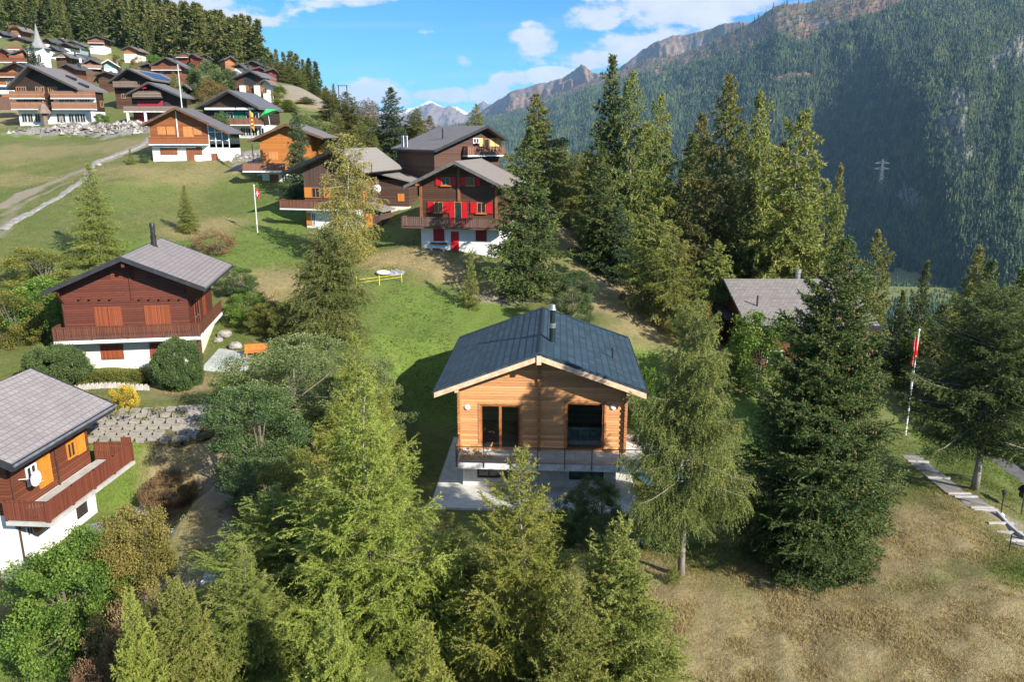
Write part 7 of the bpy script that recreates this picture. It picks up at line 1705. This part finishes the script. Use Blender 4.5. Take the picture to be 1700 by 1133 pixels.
def rubble():
    rng=np.random.RandomState(77); n=2600; V=[];T=[]
    PX=[]
    for (pl,r,cnt,sz) in (([(92,217),(160,213),(238,214)],6,3600,.42),([(430,270),(418,262)],3.5,300,.25)):
        wp=world_poly(pl); k=rng.randint(0,len(wp)-1,cnt); q=rng.rand(cnt)
        A=np.array(wp); x=A[k,0]+(A[k+1,0]-A[k,0])*q+rng.randn(cnt)*r*.45; y=A[k,1]+(A[k+1,1]-A[k,1])*q+rng.randn(cnt)*r*.45; PX.append((x,y,np.full(cnt,sz)))
    x,y,sz=[np.concatenate([p[i] for p in PX]) for i in range(3)]; ch=paint(x,y); z=height(x,y)+ch[3]*(fbm(x*.6,y*.6,4)-.45)*2.4; n=len(x)
    s=sz*(.15+rng.rand(n)**4*1.6); C=np.stack([x,y,z+s*.1],1); J=lambda a,b,c: C+np.stack([s*a,s*b,s*c],1)*(.6+.8*rng.rand(n,1))
    P=[J(1,0,0),J(0,1,0),J(-1,0,0),J(0,-1,0),J(0,0,.8)]
    tri=[np.stack([P[i],P[(i+1)%4],P[4]],1) for i in range(4)]
    Vv=np.concatenate(tri).reshape(-1,3); tt=np.repeat(np.tile(rng.rand(n),4),3)
    tag(link('rubble',npmesh('rubble',Vv,3,tt),leafmat('rubble_stone',(.12,.105,.09),(.27,.25,.22),(.42,.40,.36),transl=.0,rough=.9)),kind='stuff')
teakm=plain('teak_slats2',(.42,.20,.08),.6)
def person():
    # figure in white standing behind the balcony end, seen small between house and larch
    x,y,_=at(1049,722,47.3); z=max(gz(x,y),-99)+.05
    me=bpy.data.meshes.new('person'); 
    V=[(0,0,.95),(0,0,1.12),(0,.0,1.32),(0,.0,1.48),(0,.01,1.62),(.09,0,.92),(.10,.02,.50),(.11,-.02,.08),(.11,.12,.03),(-.09,0,.92),(-.10,-.02,.50),(-.11,-.03,.08),(-.11,.11,.03),(.19,0,1.42),(.24,.02,1.15),(.22,.16,.95),(-.19,0,1.42),(-.24,.02,1.15),(-.20,.18,.98)]
    E=[(0,1),(1,2),(2,3),(3,4),(0,5),(5,6),(6,7),(7,8),(0,9),(9,10),(10,11),(11,12),(2,13),(13,14),(14,15),(2,16),(16,17),(17,18)]
    me.from_pydata(V,E,[]); o=bpy.data.objects.new('person',me); COL.objects.link(o); o.location=(x,y,z)
    me.materials.append(plain('light_clothes',(.70,.70,.72),.9))
    sk=o.modifiers.new('skin','SKIN'); rr=[.14,.13,.15,.06,.09,.085,.06,.045,.035,.085,.06,.045,.035,.055,.04,.03,.055,.04,.03]
    for i,r in enumerate(rr): me.skin_vertices[0].data[i].radius=(r,r*.8 if i<3 else r)
    me.skin_vertices[0].data[0].use_root=True
    o.modifiers.new('sub','SUBSURF').levels=1; o.modifiers['sub'].render_levels=2
    tag(o,'person in light clothes standing behind the right corner of the log house','person')
    b=MB(); vs=[];N_=12
    for a in range(7):
        for c in range(N_): th=math.pi*a/6*.62; ph=6.283*c/N_; vs.append((.115*math.sin(th)*math.cos(ph),.125*math.sin(th)*math.sin(ph)+.01,1.64+.125*math.cos(th)))
    b.add(vs,[(a*N_+c,a*N_+(c+1)%N_,(a+1)*N_+(c+1)%N_,(a+1)*N_+c) for a in range(6) for c in range(N_)]); b.build('hair',plain('dark_hair',(.03,.02,.015),.7),o,smooth=True)
def grass():
    rng=np.random.RandomState(21)
    def batch(name,px0,px1,Y0,Y1,n,mat_,hmin,hmax,w,cond=None):
        px=px0+(px1-px0)*rng.rand(n); Y=Y0*np.exp(rng.rand(n)*math.log(Y1/Y0)); x=(px-CX)/F*Y/.9; cl=fbm(x*.8,Y*.8,3); k=rng.rand(n)<cl*1.3
        x,Y,cl=x[k],Y[k],cl[k]; z=height(x,Y); ch=paint(x,Y)
        k=(ch[1]<.3)&(ch[3]<.2)&~((np.abs(x-1.7)<7)&(np.abs(Y-47)<8)); x,Y,z,cl,dry,lush=x[k],Y[k],z[k],cl[k],ch[0][k],ch[2][k]
        n=len(x); a=np.repeat(np.arange(n),4); D=_norm(rng.randn(len(a),3)*[.55,.55,.1]+[.25,0,1]); P=np.stack([x[a]+rng.randn(len(a))*.05,Y[a]+rng.randn(len(a))*.05,z[a]-.02],1)
        tint=np.clip(dry[a]*.95-.35*lush[a]+rng.rand(len(a))*.6-.05+(fbm(x[a]*.5,Y[a]*.5,3)-.4)*.5,0,1)
        V,T=blades(P,D,hmin+(hmax-hmin)*rng.rand(len(a))*np.clip(cl[a]*1.5,.3,1.2),w,rng,tint,3)
        tag(link(name,npmesh(name,V,3,T),mat_),kind='stuff')
    GM=leafmat('grass_blades',(.085,.15,.024),(.23,.20,.065),(.40,.30,.145),transl=.3,spec=.1)
    batch('dry_meadow_grass',1020,1850,21,52,120000,GM,.06,.19,.024)
    batch('lawn_grass',-100,1020,22,60,75000,GM,.04,.17,.035)
    batch('upper_meadow_grass',-150,760,58,125,60000,GM,.06,.18,.07)
import time as _time
_t0=_time.time()
def _lap(n): print('LAP',n,round(_time.time()-_t0,1))
make_ground(); _lap('ground')
make_mountains(); _lap('mountains')
make_species(); _lap('species')
MH=main_house(); small_things(MH); HH=chalets(); HH['main']=MH; village(); _lap('houses')
plants(); _lap('plants')
hill_forest(); _lap('hill')
details(HH); person(); rubble(); _lap('details')
grass(); _lap('grass')
make_haze()
